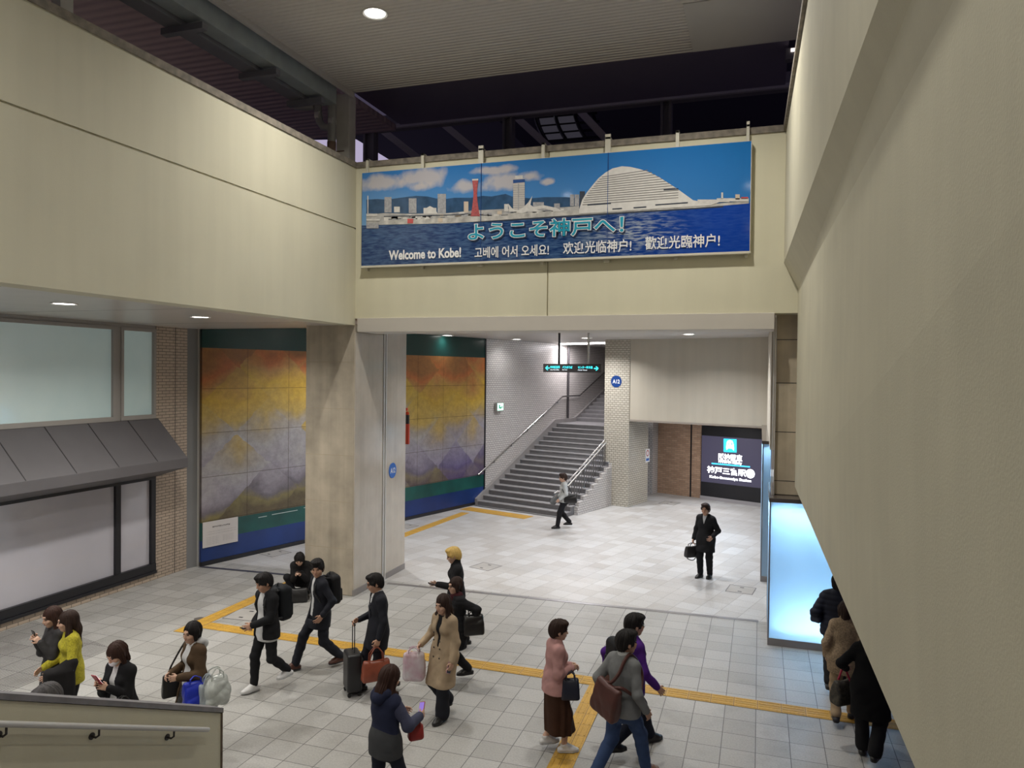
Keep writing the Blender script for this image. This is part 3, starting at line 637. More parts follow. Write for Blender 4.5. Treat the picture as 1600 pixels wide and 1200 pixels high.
# ---------------------------------------------------------------- banner
YBN = YB - 0.14
def bp(px, py): q = ony(px, py, YBN); return (q[0], q[2])
bx0, bz0 = -7.555, 6.665; bx1, bz1 = -0.205, 8.50
bn = thing('banner', 'long harbour photograph banner with white and teal welcome lettering', 'banner', (bx0, YB, bz0))
def sky_mat():
    m, nt, b = _nt('banner_sky')
    tc = _n(nt, 'ShaderNodeTexCoord'); se = _n(nt, 'ShaderNodeSeparateXYZ'); nt.links.new(tc.outputs['Object'], se.inputs[0])
    h = _n(nt, 'ShaderNodeMapRange'); h.inputs[1].default_value = 0.75; h.inputs[2].default_value = 1.85; nt.links.new(se.outputs[2], h.inputs[0])
    w = _n(nt, 'ShaderNodeMapRange'); w.inputs[1].default_value = 0; w.inputs[2].default_value = 7.35; nt.links.new(se.outputs[0], w.inputs[0])
    cr = _n(nt, 'ShaderNodeValToRGB'); nt.links.new(h.outputs[0], cr.inputs[0])
    cr.color_ramp.elements[0].color = (0.16, 0.33, 0.55, 1); cr.color_ramp.elements[1].color = (0.04, 0.18, 0.46, 1)
    mx = _n(nt, 'ShaderNodeMix', data_type='RGBA'); mx.inputs[7].default_value = (0.008, 0.15, 0.45, 1)
    mw = _n(nt, 'ShaderNodeMath', operation='MULTIPLY'); mw.inputs[1].default_value = .85; nt.links.new(w.outputs[0], mw.inputs[0]); nt.links.new(mw.outputs[0], mx.inputs[0]); nt.links.new(cr.outputs[0], mx.inputs[6])
    out = mx.outputs[2]
    no = _n(nt, 'ShaderNodeTexNoise'); no.inputs['Scale'].default_value = 3.2; no.inputs['Detail'].default_value = 7; nt.links.new(tc.outputs['Object'], no.inputs['Vector'])
    for cx, cz, rx, rz in [(*bp(600, 286), .55, .16), (*bp(655, 279), .55, .20), (*bp(655, 292), .28, .10), (*bp(728, 292), .34, .13), (*bp(790, 283), .42, .17), (*bp(826, 276), .25, .12), (*bp(857, 284), .17, .07), (*bp(770, 266), .45, .08)]:
        mp = _n(nt, 'ShaderNodeMapping'); mp.vector_type = 'TEXTURE'; mp.inputs['Location'].default_value = (cx - bx0, 0, cz - bz0); mp.inputs['Scale'].default_value = (rx, 100, rz); nt.links.new(tc.outputs['Object'], mp.inputs['Vector'])
        ln = _n(nt, 'ShaderNodeVectorMath', operation='LENGTH'); nt.links.new(mp.outputs[0], ln.inputs[0])
        q = _n(nt, 'ShaderNodeMath', operation='MULTIPLY_ADD'); q.inputs[1].default_value = -1.7; nt.links.new(no.outputs['Fac'], q.inputs[0]); nt.links.new(ln.outputs['Value'], q.inputs[2])
        r = _n(nt, 'ShaderNodeMapRange'); r.inputs[1].default_value = 0.25; r.inputs[2].default_value = -0.35; r.inputs[4].default_value = .8; nt.links.new(q.outputs[0], r.inputs[0])
        k = _n(nt, 'ShaderNodeMix', data_type='RGBA'); k.inputs[7].default_value = (0.56, 0.50, 0.46, 1); nt.links.new(r.outputs[0], k.inputs[0]); nt.links.new(out, k.inputs[6]); out = k.outputs[2]
    nt.links.new(out, b.inputs['Base Color']); b.inputs['Roughness'].default_value = 0.07; b.inputs['Specular IOR Level'].default_value = .5
    return m
def sea_mat():
    m, nt, b = _nt('banner_sea')
    tc = _n(nt, 'ShaderNodeTexCoord'); mp = _n(nt, 'ShaderNodeMapping'); mp.inputs['Scale'].default_value = (3.0, 1, 16); nt.links.new(tc.outputs['Object'], mp.inputs['Vector'])
    no = _n(nt, 'ShaderNodeTexNoise'); no.inputs['Scale'].default_value = 2.2; no.inputs['Detail'].default_value = 6; nt.links.new(mp.outputs[0], no.inputs['Vector'])
    se = _n(nt, 'ShaderNodeSeparateXYZ'); nt.links.new(tc.outputs['Object'], se.inputs[0])
    cr = _n(nt, 'ShaderNodeValToRGB'); nt.links.new(no.outputs['Fac'], cr.inputs[0])
    cr.color_ramp.elements[0].position = .35; cr.color_ramp.elements[0].color = (0.008, 0.03, 0.12, 1); cr.color_ramp.elements[1].position = .72; cr.color_ramp.elements[1].color = (0.07, 0.14, 0.27, 1)
    w = _n(nt, 'ShaderNodeMapRange'); w.inputs[1].default_value = 4.6; w.inputs[2].default_value = 6.8; w.inputs[4].default_value = .8; nt.links.new(se.outputs[0], w.inputs[0])
    mx = _n(nt, 'ShaderNodeMix', data_type='RGBA'); mx.inputs[7].default_value = (0.005, 0.05, 0.36, 1); nt.links.new(w.outputs[0], mx.inputs[0]); nt.links.new(cr.outputs[0], mx.inputs[6])
    # pale glitter below the white building
    g = _n(nt, 'ShaderNodeMapping'); g.vector_type = 'TEXTURE'; g.inputs['Location'].default_value = (bp(985, 365)[0] - bx0, 0, bp(985, 365)[1] - bz0); g.inputs['Scale'].default_value = (1.1, 100, .5); nt.links.new(tc.outputs['Object'], g.inputs['Vector'])
    ln = _n(nt, 'ShaderNodeVectorMath', operation='LENGTH'); nt.links.new(g.outputs[0], ln.inputs[0])
    r = _n(nt, 'ShaderNodeMapRange'); r.inputs[1].default_value = 1; r.inputs[2].default_value = 0; r.inputs[4].default_value = 1.0; nt.links.new(ln.outputs['Value'], r.inputs[0])
    th = _n(nt, 'ShaderNodeMapRange'); th.inputs[1].default_value = .45; th.inputs[2].default_value = .65; nt.links.new(no.outputs['Fac'], th.inputs[0])
    pr = _n(nt, 'ShaderNodeMath', operation='MULTIPLY'); nt.links.new(r.outputs[0], pr.inputs[0]); nt.links.new(th.outputs[0], pr.inputs[1])
    k = _n(nt, 'ShaderNodeMix', data_type='RGBA'); k.inputs[7].default_value = (0.42, 0.46, 0.48, 1); nt.links.new(pr.outputs[0], k.inputs[0]); nt.links.new(mx.outputs[2], k.inputs[6])
    nt.links.new(k.outputs[2], b.inputs['Base Color']); b.inputs['Roughness'].default_value = 0.07
    return m
MB().box((0, -0.14, 0), (bx1 - bx0, -0.10, bz1 - bz0)).build('panel', sky_mat(), bn)
def bpoly(name, pts, m, off, px=True):
    q = [(*bp(*p),) if px else p for p in pts]
    P = [np.array([a - bx0, -0.14 - off, c - bz0]) for a, c in q]
    return MB().prism(P, (0, 0.0015, 0)).build(name, m, bn)
bsea = [(bx0, bz0), (bx1, bz0), (bx1, bp(1170, 317)[1]), bp(1000, 330), bp(800, 345), bp(640, 352), (bx0, bp(572, 352)[1])]
bpoly('sea_print', bsea, sea_mat(), 0.003, False)
m_mt = mat('print_mountain', (0.035, 0.085, 0.17), 0.2, var=0.3, scale=6)
mtn = [(572.5, 312), (590, 311), (605, 312), (625, 309), (650, 306), (668, 307), (690, 312), (710, 309), (735, 309), (755, 306), (768, 307), (790, 303), (800, 307), (830, 310), (850, 308), (885, 308), (915, 311), (915, 335), (800, 346), (640, 353), (572.5, 353)]
bpoly('mountain_print', mtn, m_mt, 0.0015)
m_pw = mat('print_white', (0.62, 0.60, 0.56), 0.2, var=0.12, scale=18); m_pg = mat('print_grey', (0.36, 0.36, 0.37), 0.2, var=0.25, scale=25); m_pd = mat('print_dark', (0.05, 0.06, 0.08), 0.2); m_pr = mat('print_red', (0.52, 0.09, 0.09), 0.2)
m_pb = mat('print_blue', (0.03, 0.08, 0.25), 0.2); m_pc = mat('print_cream', (0.55, 0.46, 0.36), 0.2)
# low town strip and quay
bpoly('town_print', [(572.5, 336), (600, 333), (640, 334), (700, 333), (740, 329), (800, 326), (850, 326), (905, 322), (905, 336), (800, 341), (700, 346), (640, 350), (572.5, 352)], mat('print_town', (0.44, 0.43, 0.41), 0.2, var=0.35, scale=7), 0.0045)
bpoly('quay_print', [(600, 345), (660, 342), (720, 340), (800, 334), (905, 328), (1100, 320), (1170, 314), (1170, 318), (1040, 329), (905, 336), (800, 343), (700, 349), (600, 351)], mat('print_quay', (0.50, 0.48, 0.44), 0.2, var=0.35, scale=9), 0.006)
bpoly('quay_print', [(740, 346.5), (905, 335.5), (1100, 324), (1130, 322), (1130, 324), (905, 338), (740, 348)], m_pd, 0.0065)
for x0, x1, y0, y1, m in ((601, 612, 308, 332, m_pg), (639, 651, 310, 333, m_pg), (684, 697, 303, 333, m_pg), (725, 732, 315, 332, m_pc), (788, 794, 319, 330, m_pw), (833, 850, 316, 328, m_pg), (866, 875, 318, 328, m_pg), (891, 897, 304, 322, m_pg), (898, 905, 304, 322, m_pg), (906, 914, 299, 320, m_pd), (616, 625, 323, 332, m_pw), (662, 682, 325, 334, m_pw)):
    bpoly('building_print', [(x0, y0), (x1, y0), (x1, y1), (x0, y1)], m, 0.0075)
bpoly('building_print', [(680, 326), (672, 322), (662, 328), (662, 334), (684, 334)], m_pw, 0.008)
# small waterfront blocks, one print layer per tint
_r = random.Random(21)
for m, n in ((m_pw, 26), (m_pg, 16), (m_pc, 9), (m_pd, 12)):
    for _ in range(n):
        b = MB(); x = _r.uniform(592, 900); yb = 346 - (x - 592) * .047 - _r.uniform(0, 4); w = _r.uniform(2, 9); h = _r.uniform(1.2, 5.5) if m is not m_pd else _r.uniform(.6, 1.4)
        if m is m_pd: w *= 1.6
        q = [bp(x, yb), bp(x + w, yb - w * .05), bp(x + w, yb - h - w * .05), bp(x, yb - h)]
        b.prism([np.array([a_ - bx0, -0.14 - .0066, c_ - bz0]) for a_, c_ in q], (0, .0015, 0))
        b.build('town_print', m, bn)
bpoly('road_print', [(600, 337.5), (700, 335.5), (740, 333), (740, 334), (700, 337), (600, 339)], m_pd, .0072)
# tall office tower with dark blue crown
bpoly('tower_print', [(802, 279), (820, 279), (820, 328), (802, 328)], mat('print_tower', (0.50, 0.47, 0.43), 0.2), 0.008)
for k in range(11): bpoly('tower_print', [(802, 290 + k * 3.4), (820, 289.5 + k * 3.4), (820, 290.5 + k * 3.4), (802, 291 + k * 3.4)], m_pg, 0.009)
bpoly('tower_print', [(805, 275), (817, 274), (817, 279), (805, 280)], m_pw, 0.009); bpoly('tower_print', [(802, 281), (820, 280), (820, 285), (802, 286.5)], m_pb, 0.009)
bpoly('tower_print', [(809.5, 287), (811, 287), (811, 328), (809.5, 328)], m_pg, 0.0095)
# red lattice tower narrowing at the waist
ptsL = []; ptsR = []
for i in range(13):
    t = i / 12; y = 338 - t * 58
    w = 2.7 + (4.6 * (1 - t / .62) ** 1.6 if t < .62 else 2.4 * ((t - .62) / .38) ** 1.3)
    ptsL.append((742.8 - w, y)); ptsR.append((742.8 + w, y))
bpoly('red_tower_print', ptsL + ptsR[::-1], mat('print_red_tower', (0.40, 0.12, 0.12), 0.2, var=0.3, scale=30), 0.010)
for i in range(0, 12):
    a, b_ = ptsL[i], ptsR[min(i + 1, 12)]; c, d = ptsR[i], ptsL[min(i + 1, 12)]
    bpoly('red_tower_print', [(a[0], a[1]), (a[0] + 1.3, a[1]), (b_[0], b_[1]), (b_[0] - 1.3, b_[1])], m_pr, 0.011)
    bpoly('red_tower_print', [(c[0] - 1.3, c[1]), (c[0], c[1]), (d[0] + 1.3, d[1]), (d[0], d[1])], m_pr, 0.0115)
bpoly('red_tower_print', [(738, 280), (747.5, 279.5), (747.5, 282), (738, 282.5)], m_pw, 0.012)
# white sail roof
bpoly('sail_print', [(832, 306), (829, 320), (840, 328), (850, 331), (806, 331), (818, 324), (826, 316)], m_pw, 0.0095)
bpoly('sail_print', [(794, 318), (800, 325), (808, 331), (796, 331)], m_pw, 0.0095)
bpoly('sail_print', [(806, 332), (830, 324), (850, 321), (870, 325), (880, 331), (870, 331), (850, 326), (830, 329), (815, 334)], m_pw, 0.010)
# great white rounded hotel front with rows of balconies
dome = [(905, 328), (910, 312), (917, 301), (925, 291), (935, 279), (946, 270), (957, 263.5), (972, 260), (985, 261), (1000, 264.5), (1014, 269), (1030, 277), (1044, 286), (1058, 295), (1072, 305), (1083, 313), (1100, 316), (1124, 316), (1110, 321), (1000, 328), (905, 334)]
bpoly('white_building_print', dome, mat('print_hotel', (0.66, 0.64, 0.60), 0.2, var=0.08, scale=12), 0.012)
def dome_x(y, side):
    best = None
    for i in range(len(dome) - 5):
        (xa, ya), (xb, yb_) = dome[i], dome[i + 1]
        if min(ya, yb_) <= y <= max(ya, yb_) and ya != yb_:
            x = xa + (xb - xa) * (y - ya) / (yb_ - ya)
            if (side < 0 and x < 970) or (side > 0 and x > 972): best = x
    return best
for k in range(15):
    yl = 277 + k * 3.6
    xl_ = dome_x(yl, -1); xr_ = dome_x(yl - 3.0 - k * .12, 1)
    if xl_ is None or xr_ is None: continue
    xr_ -= 12
    if k > 9: xr_ = min(xr_, 1060)
    bpoly('balcony_line_print', [(xl_ + 3, yl - .6), (xr_, yl - 10 - (xr_ - 1000) * .07 - .6 + k * .25), (xr_, yl - 10 - (xr_ - 1000) * .07 + .6 + k * .25), (xl_ + 3, yl + .6)], mat('print_shade', (0.20, 0.19, 0.18), 0.2), 0.0135)
for x0, x1, y in ((957, 972, 326), (990, 1010, 324), (1024, 1075, 319.5), (918, 955, 319.5), (1037, 1060, 296)): bpoly('balcony_line_print', [(x0, y), (x1, y - (x1 - x0) * .07), (x1, y + 2 - (x1 - x0) * .07), (x0, y + 2)], m_pd, 0.014)
for x0, x1, y0, y1, m in ((1120, 1140, 310, 316, m_pw), (1127, 1130, 301, 311, m_pw), (1149, 1156, 304, 312, m_pc), (1140, 1170, 310, 315, m_pw), (1158, 1169, 308, 311, m_pr), (1090, 1120, 312, 318, m_pw)):
    bpoly('ship_print', [(x0, y0), (x1, y0), (x1, y1), (x0, y1)], m, 0.0135)
for x0, x1, y0, y1, m in ((574.5, 576, 306, 335, m_pw), (573, 590, 334, 338, m_pw), (573, 594, 342, 345, m_pw), (573, 592, 349, 357, m_pg), (637, 646, 342, 349, m_pr), (685, 692, 341, 347, m_pc)):
    bpoly('ship_print', [(x0, y0), (x1, y0), (x1, y1), (x0, y1)], m, 0.0135)
# lettering
m_let = mat('white_letter', (0.80, 0.80, 0.80), 0.3); m_teal = mat('teal_letter', (0.02, 0.30, 0.42), 0.3); m_sh = mat('letter_shadow_print', (0.01, 0.02, 0.06), 0.4)
o_b = np.array([bx0, YBN, bz0])
def btext(body, pa, pb, boff=0.0):
    """pa: lower left, pb: upper right picture corners of the text row"""
    a = bp(*pa); c = bp(*pb)
    return a[0] - bx0, c[0] - bx0, a[1] - bz0, c[1] - bz0
x0, x1, z0, z1 = btext('', (731, 378), (976, 339)); z1 = z0 + (bp(860, 343)[1] - bp(860, 373.5)[1])
_, rf = lettering('heading_outline', 'ようこそ神戸へ！', m_let, bn, o_b, (1, 0, 0), (0, 0, 1), x0, x1, z0, z1, 0.018, 0.050)
lettering('heading_shadow', 'ようこそ神戸へ！', m_sh, bn, o_b, (1, 0, 0), (0, 0, 1), x0 + .022, x1 + .022, z0 - .022, z1 - .022, 0.0165, 0.050, ref=rf)
lettering('heading', 'ようこそ神戸へ！', m_teal, bn, o_b, (1, 0, 0), (0, 0, 1), x0, x1, z0, z1, 0.021, 0.016, ref=rf)
for body, pa, pb, bo in (('Welcome to Kobe!', (608, 405.5), (721, 391), 0.034), ('고베에 어서 오세요!', (742, 401), (858, 386), 0.014), ('欢迎光临神户!', (880, 395), (987, 379), 0.014), ('歡迎光臨神户!', (1008, 387.5), (1125, 369), 0.014)):
    a = bp(*pa); c = bp(pb[0], pb[1]); mid = .5 * (pa[0] + pb[0])
    z0 = bp(mid, pa[1] - 1.0)[1] - bz0; z1 = z0 + (bp(mid, 385)[1] - bp(mid, 385 + {'W': 15.5, '고': 16, '欢': 18, '歡': 19}[body[0]])[1])
    if body[0] != 'W': z0 -= 0.02
    lettering('welcome_text', body, m_let, bn, o_b, (1, 0, 0), (0, 0, 1), a[0] - bx0, c[0] - bx0, z0, z1, 0.018, bo)
m_rail = mat('bracket_paint', (0.58, 0.55, 0.45), 0.5)
MB().box((-0.02, -0.15, -0.04), (bx1 - bx0 + .02, -0.06, 0.0)).box((0, -0.10, bz1 - bz0), (bx1 - bx0, -0.04, bz1 - bz0 + 0.02)).box((bx1 - bx0, -.15, -.04), (bx1 - bx0 + .012, -.06, bz1 - bz0)).build('frame', m_rail, bn, bevel=0.004)
for px, w, top in ((574, .05, 0), (660.5, .06, 0), (751.5, .10, 1), (848.5, .06, 0), (949.5, .10, 1), (1058, .06, 0), (1168, .05, 1)):
    x = ony(px, 260, YB - .07)[0]
    b = MB().box((x - w / 2, YB - 0.09, bz1), (x + w / 2, YB - 0.04, ZT + (.20 if top else .15))).box((x - w / 2, YB - .09, bz0 - .09), (x + w / 2, YB - .0, bz0 - .04))
    b.box((x - w / 2, YB - .1, bz0 - .04), (x + w / 2, YB - .05, bz1))
    b.box((x - w / 2, YB - .09, ZT + .11), (x + w / 2, YB + .1, ZT + .15))
    b.build('bracket', m_rail, bn, world=True, bevel=0.003)
for px in (751.5, 949.5):
    x = ony(px, 330, YBN)[0]; MB().box((x - .004, YBN - .0165, bz0), (x + .004, YBN - .0, bz1)).build('panel_joint', m_pb, bn, world=True)

# ---------------------------------------------------------------- signs
def disc_sign(label, c, nrm_, ex, r, m_):
    t = thing('exit_number_sign', label, 'sign', c, 0)
    ex = np.array(ex, float); n_ = np.array(nrm_, float)
    ez = np.array([0, 0, 1.0]); c = np.array(c)
    ring = [c + n_ * 0.012 + r * (math.cos(a) * ex + math.sin(a) * ez) for a in [2 * math.pi * k / 40 for k in range(40)]]
    MB().prism(ring, -n_ * 0.012).build('disc', m_, t, world=True)
    lettering('number', 'A12', m_let, t, c, ex, ez, -r * .66, r * .66, -r * .34, r * .34, 0.014, 0.02)
c = onx(613, 735, XL + 0.012); disc_sign('blue round A12 sign on the grey concrete column', c, (1, 0, 0), (0, 1, 0), 0.17, mat('sign_blue', (0.02, 0.13, 0.48), 0.35))
c = onp(963, 596, q0 - VD * .0, VD); disc_sign('blue round A12 sign on the beige tiled pillar', c, -VD, UD, 0.205, mat('sign_deep_blue', (0.008, 0.045, 0.20), 0.35))
# hanging direction sign
YD = 19.0
d0_ = ony(848.5, 581.5, YD); d1_ = ony(939, 569, YD)
t = thing('direction_sign', 'dark hanging direction sign with lit cyan arrows and station letters', 'sign', ((d0_[0] + d1_[0]) / 2, YD, d0_[2]))
MB().box((d0_[0], YD, d0_[2]), (d1_[0], YD + .14, d1_[2])).build('box', mat('sign_case', (0.045, 0.04, 0.04), 0.4), t, world=True, bevel=0.006)
for px, m in ((872.5, m_black), (918.5, m_steel)):
    x = ony(px, 560, YD)[0]; MB().tube([(x, YD + .07, d1_[2]), (x, YD + .07, ZH)], 0.03, 10).build('hanger', m, t, world=True, smooth=True)
wD = d1_[0] - d0_[0]; hD = d1_[2] - d0_[2]
m_cy = emi('cyan_lit', (0.05, 0.85, 0.95), 2.2); m_wl = emi('white_lit', (0.85, 0.95, 1.0), 1.6)
def darrow(x, s_):
    P_ = [(0, 0), (.055, .055), (.08, .055), (.038, .013), (.12, .013), (.12, -.013), (.038, -.013), (.08, -.055), (.055, -.055)]
    b = MB(); b.prism([(d0_[0] + x + s_ * a, YD - .004, d0_[2] + hD / 2 + z) for a, z in P_], (0, .003, 0)); b.build('arrow', m_cy, t, world=True)
darrow(.06, 1); darrow(wD - .06, -1)
for body, x0, x1, m, z0, z1 in (('中央区役所', .2, .46, m_cy, .46, .76), ('バスのりば', .53, .80, m_cy, .46, .76), ('センター街方面', .95, 1.34, m_cy, .46, .76), ('Chuo Ward Office', .2, .44, m_wl, .24, .36), ('Bus Stop', .53, .66, m_wl, .24, .36), ('Center Street', .95, 1.2, m_wl, .24, .36)):
    k = wD / 1.56
    lettering('lit_text', body, m, t, (d0_[0], YD, d0_[2]), (1, 0, 0), (0, 0, 1), x0 * k, x1 * k, z0 * hD, z1 * hD, .004, 0.012)
# green exit light on the stair wall
c = onu(781, 636, 0.12)
t = thing('exit_light', 'small lit pale green emergency light on the white tiled stair wall', 'sign', c, A_V)
MB().box((-.19, -.02, -.17), (.19, .10, .15)).build('case', mat('case_grey', (.35, .35, .33), .4), t, bevel=.01)
MB().box((-.17, -.03, -.12), (.17, -.018, .14)).build('lit_face', emi('green_lit', (.62, .95, .80), 1.3), t)
b = MB().box((-.09, -.034, -.05), (-.03, -.03, .08)).box((-.02, -.034, -.06), (.05, -.03, .0)).box((.06, -.034, -.02), (.12, -.03, .02)); b.build('running_figure', emi('green_mark', (.02, .35, .16), .6), t)
# red alarm post seen past the column edge
c = ony(632.5, 684, YB + 2.6)
t = thing('alarm_sign', 'narrow red and black alarm sign projecting past the column edge', 'sign', c)
b_ = .075
MB().box((-.02, 0, -.02), (b_, .05, .45)).build('red_plate', mat('alarm_red', (.50, .05, .02), .4), t)
MB().box((-.02, 0, .45), (b_ - .005, .05, .66)).build('black_plate', m_black, t)
MB().lathe([(.035, 0), (.045, .02), (.04, .06), (.001, .08)], (.02, .03, .66)).build('lamp', mat('alarm_lamp', (.6, .06, .02), .2), t, smooth=True)
MB().box((-.02, .0, .75), (.03, .05, .82)).build('cap', MATS['alarm_red'], t)
t.location = (XL - .03 + 0.02, YB + 2.33, c[2] - .1)
# notice on the pillar's side
zN = onp(1011.5, 722, q1, UD)[2]; cN = onp(1011.5, 715, q1, UD)
t = thing('notice', 'small white no smoking notice on the side of the beige tiled pillar', 'sign', (*(cN[:2]), zN))
def nb(name, v0_, v1_, z0, z1, m, off): MB().prism([np.array([*(cN[:2] + (VD * v0_ + UD * off)[:2]), zN + z0]), np.array([*(cN[:2] + (VD * v1_ + UD * off)[:2]), zN + z0]), np.array([*(cN[:2] + (VD * v1_ + UD * off)[:2]), zN + z1]), np.array([*(cN[:2] + (VD * v0_ + UD * off)[:2]), zN + z1])], -UD * .006).build(name, m, t, world=True)
nb('sheet', -.17, .17, 0, .47, m_let, .008); nb('blue_band', -.12, .12, .05, .14, MATS['sign_blue'], .011)
ring = []; b = MB()
for k in range(28):
    a0_, a1_ = 2 * math.pi * k / 28, 2 * math.pi * (k + 1) / 28
    def rp(a, r): return np.array([*(cN[:2] + (VD * (r * math.cos(a)) + UD * .011)[:2]), zN + .32 + r * math.sin(a)])
    b.prism([rp(a0_, .08), rp(a0_, .115), rp(a1_, .115), rp(a1_, .08)], -UD * .002)
b.build('red_ring', m_pr, t, world=True)
# lit station screen on the brick wall
LN = np.array([_dir[1], -_dir[0], 0]); L0 = q5 + LN * 0.14
def lp(px, py): q = onp(px, py, L0, LN); return ((q - L0) @ _dir, q[2])
s0, zb_ = lp(1094.5, 774); s1, _ = lp(1189.5, 780); zt2 = lp(1094.5, 664.5)[1]
LA = math.atan2(_dir[1], _dir[0])
t = thing('station_screen', 'large black lit screen with a train emblem and white station name', 'screen', (L0[0], L0[1], zb_), LA)
MB().box((s0, -.0, 0), (s1, .13, zt2 - zb_)).build('case', m_black, t, bevel=.01)
MB().box((s0 - .02, 0, -zb_), (s1, .12, -.0)).build('plinth', mat('plinth_pale', (.42, .40, .42), .5), t)
za, zc = lp(1095, 752)[1] - zb_, lp(1095, 680)[1] - zb_
MB().box((s0 + .02, -.006, za), (s1 - .02, .0, zc)).build('display', emi('display_glow', (.055, .05, .085), .9), t)
_L = np.array([L0[0], L0[1], zb_])
m_scr = emi('screen_white', (.92, .94, 1.0), 3.4)
def lt(name, body, pa, pb, m=m_scr, bo=.02):
    a = lp(*pa); c = lp(*pb); return lettering(name, body, m, t, _L, _dir, (0, 0, 1), a[0], c[0], a[1] - zb_, c[1] - zb_, .012, bo)
def lpoly(name, pts, m, off):
    P_ = [L0 + _dir * a + np.array([0, 0, z]) + LN * off for a, z in pts]; MB().prism(P_, -LN * .004).build(name, m, t, world=True)
def lc(x, y): return lp(x, y)
lpoly('emblem', [lc(1131, 706), lc(1151, 707), lc(1151, 686.5), lc(1131, 685.5)], emi('emblem_cyan', (.02, .55, .95), 2.6), .010)
tr_ = [lc(1135.5, 703), lc(1138, 700.5), lc(1144, 701), lc(1147, 704), lc(1147.2, 700), lc(1146.2, 693), lc(1144.5, 688.8), lc(1141, 687.5), lc(1137.5, 688.3), lc(1135.6, 692), lc(1135, 699)]
lpoly('train_emblem', tr_, m_scr, .016)
for x in (1137.6, 1143.2): lpoly('train_window', [lc(x, 695.5), lc(x + 1.6, 695.6), lc(x + 1.6, 691.4), lc(x, 691.3)], MATS['emblem_cyan'], .021)
lt('line_name', '阪神電車', (1122.5, 719.5), (1160, 711), bo=.03); lt('line_name', 'HANSHIN Railway', (1123, 724), (1159.5, 721.6), bo=.03)
lpoly('rule', [lc(1112, 725), lc(1172, 730.5), lc(1172, 728.5), lc(1112, 723)], emi('rule_cyan', (.05, .5, .95), 2.2), .010)
# the station name runs level on the screen
za_ = lp(1140, 742.5)[1] - zb_; zb2 = lp(1140, 731)[1] - zb_
lettering('station_name', '神戸三宮駅', m_scr, t, _L, _dir, (0, 0, 1), lp(1105, 735)[0], lp(1166, 740)[0], za_, zb2, .012, .03)
cc = lp(1172.5, 741); rr_ = .16
lpoly('exit_disc', [(cc[0] + rr_ * math.cos(2 * math.pi * k / 24), .5 * (za_ + zb2) + zb_ + rr_ * math.sin(2 * math.pi * k / 24)) for k in range(24)], m_scr, .012)
za3 = lp(1140, 751)[1] - zb_; zb3 = lp(1140, 745.5)[1] - zb_
lettering('station_name', 'Kobe-Sannomiya Station', m_scr, t, _L, _dir, (0, 0, 1), lp(1109, 745)[0], lp(1174, 750)[0], za3, zb3, .012, .03)

# ---------------------------------------------------------------- lit enclosure
def trans_mat(name, col):
    m, nt, b = _nt(name); nt.nodes.remove(b)
    tr_ = _n(nt, 'ShaderNodeBsdfTranslucent'); tr_.inputs[0].default_value = _c(col); gl = _n(nt, 'ShaderNodeBsdfGlossy'); gl.inputs[1].default_value = .25
    di = _n(nt, 'ShaderNodeBsdfDiffuse'); di.inputs[0].default_value = _c([c * .8 for c in col])
    mx = _n(nt, 'ShaderNodeMixShader'); mx.inputs[0].default_value = .4; nt.links.new(tr_.outputs[0], mx.inputs[1]); nt.links.new(di.outputs[0], mx.inputs[2])
    m2 = _n(nt, 'ShaderNodeMixShader'); m2.inputs[0].default_value = .04; nt.links.new(mx.outputs[0], m2.inputs[1]); nt.links.new(gl.outputs[0], m2.inputs[2])
    nt.links.new(m2.outputs[0], nt.nodes['Material Output'].inputs[0]); return m
m_opal = trans_mat('opal_glass', (.70, .87, 1.0)); m_inner = mat('white_inner', (.85, .88, .9), .8)
def enclosure(x0, x1, y0, y1, h, label, watt, side_only=False):
    t = thing('lit_enclosure', label, 'light box', (x0, y0, 0), 0, None)
    MB().box((x0, y0, 0), (x1, y1, .125)).build('base', mat('base_metal', (.27, .25, .25), .4, metal=.4), t, world=True, bevel=.004)
    MB().box((x0 - .012, y0 - .02, h - .07), (x1, y1 + .02, h)).build('cap', mat('cap_dark', (.085, .07, .065), .12, spec=.7), t, world=True, bevel=.004)
    MB().box((x0 + .025, y0 + .004, .125), (x1, y0 + .012, h - .07)).build('front_panel', m_opal, t, world=True)
    MB().box((x0 + .004, y0 + .025, .125), (x0 + .012, y1, h - .07)).build('side_panel', m_opal, t, world=True)
    MB().box((x0, y0, .125), (x0 + .022, y0 + .022, h - .07)).box((x0, y1 - .02, .125), (x0 + .02, y1, h - .07)).build('corner_post', mat('post_blue_grey', (.16, .17, .2), .4), t, world=True)
    MB().box((x0 + .03, y0 + .32, .13), (x1, y0 + .33, h - .08)).box((x0 + .16, y0 + .33, .13), (x0 + .17, y1 - .03, h - .08)).build('liner', m_inner, t, world=True)
    for z in (.24, h - .16):
        k = 0
        xa = x0 + .25
        while xa < x1 - .3:
            l = bpy.data.lights.new('tube_glow', 'AREA'); l.shape = 'RECTANGLE'; l.size = .9; l.size_y = .05; l.energy = watt * (1.35 if z < 1 else .8); l.color = (.82, .94, 1.0)
            lo = bpy.data.objects.new('tube_glow', l); COL.objects.link(lo); lo.parent = t
            lo.location = (xa + .45 - x0, .13, z + (-.06 if z < 1 else .06)); lo.rotation_euler = (R_(180 - 22) if z < 1 else R_(22), 0, 0)
            xa += 1.0
    l = bpy.data.lights.new('tube_glow', 'AREA'); l.shape = 'RECTANGLE'; l.size = .06; l.size_y = y1 - y0 - .2; l.energy = watt * 1.2 * (y1 - y0); l.color = (.82, .94, 1.0)
    lo = bpy.data.objects.new('tube_glow', l); COL.objects.link(lo); lo.parent = t; lo.location = (.10, (y1 - y0) / 2, h - .12); lo.rotation_euler = (0, R_(-20), 0)
    return t
ENCL_W = 18.0
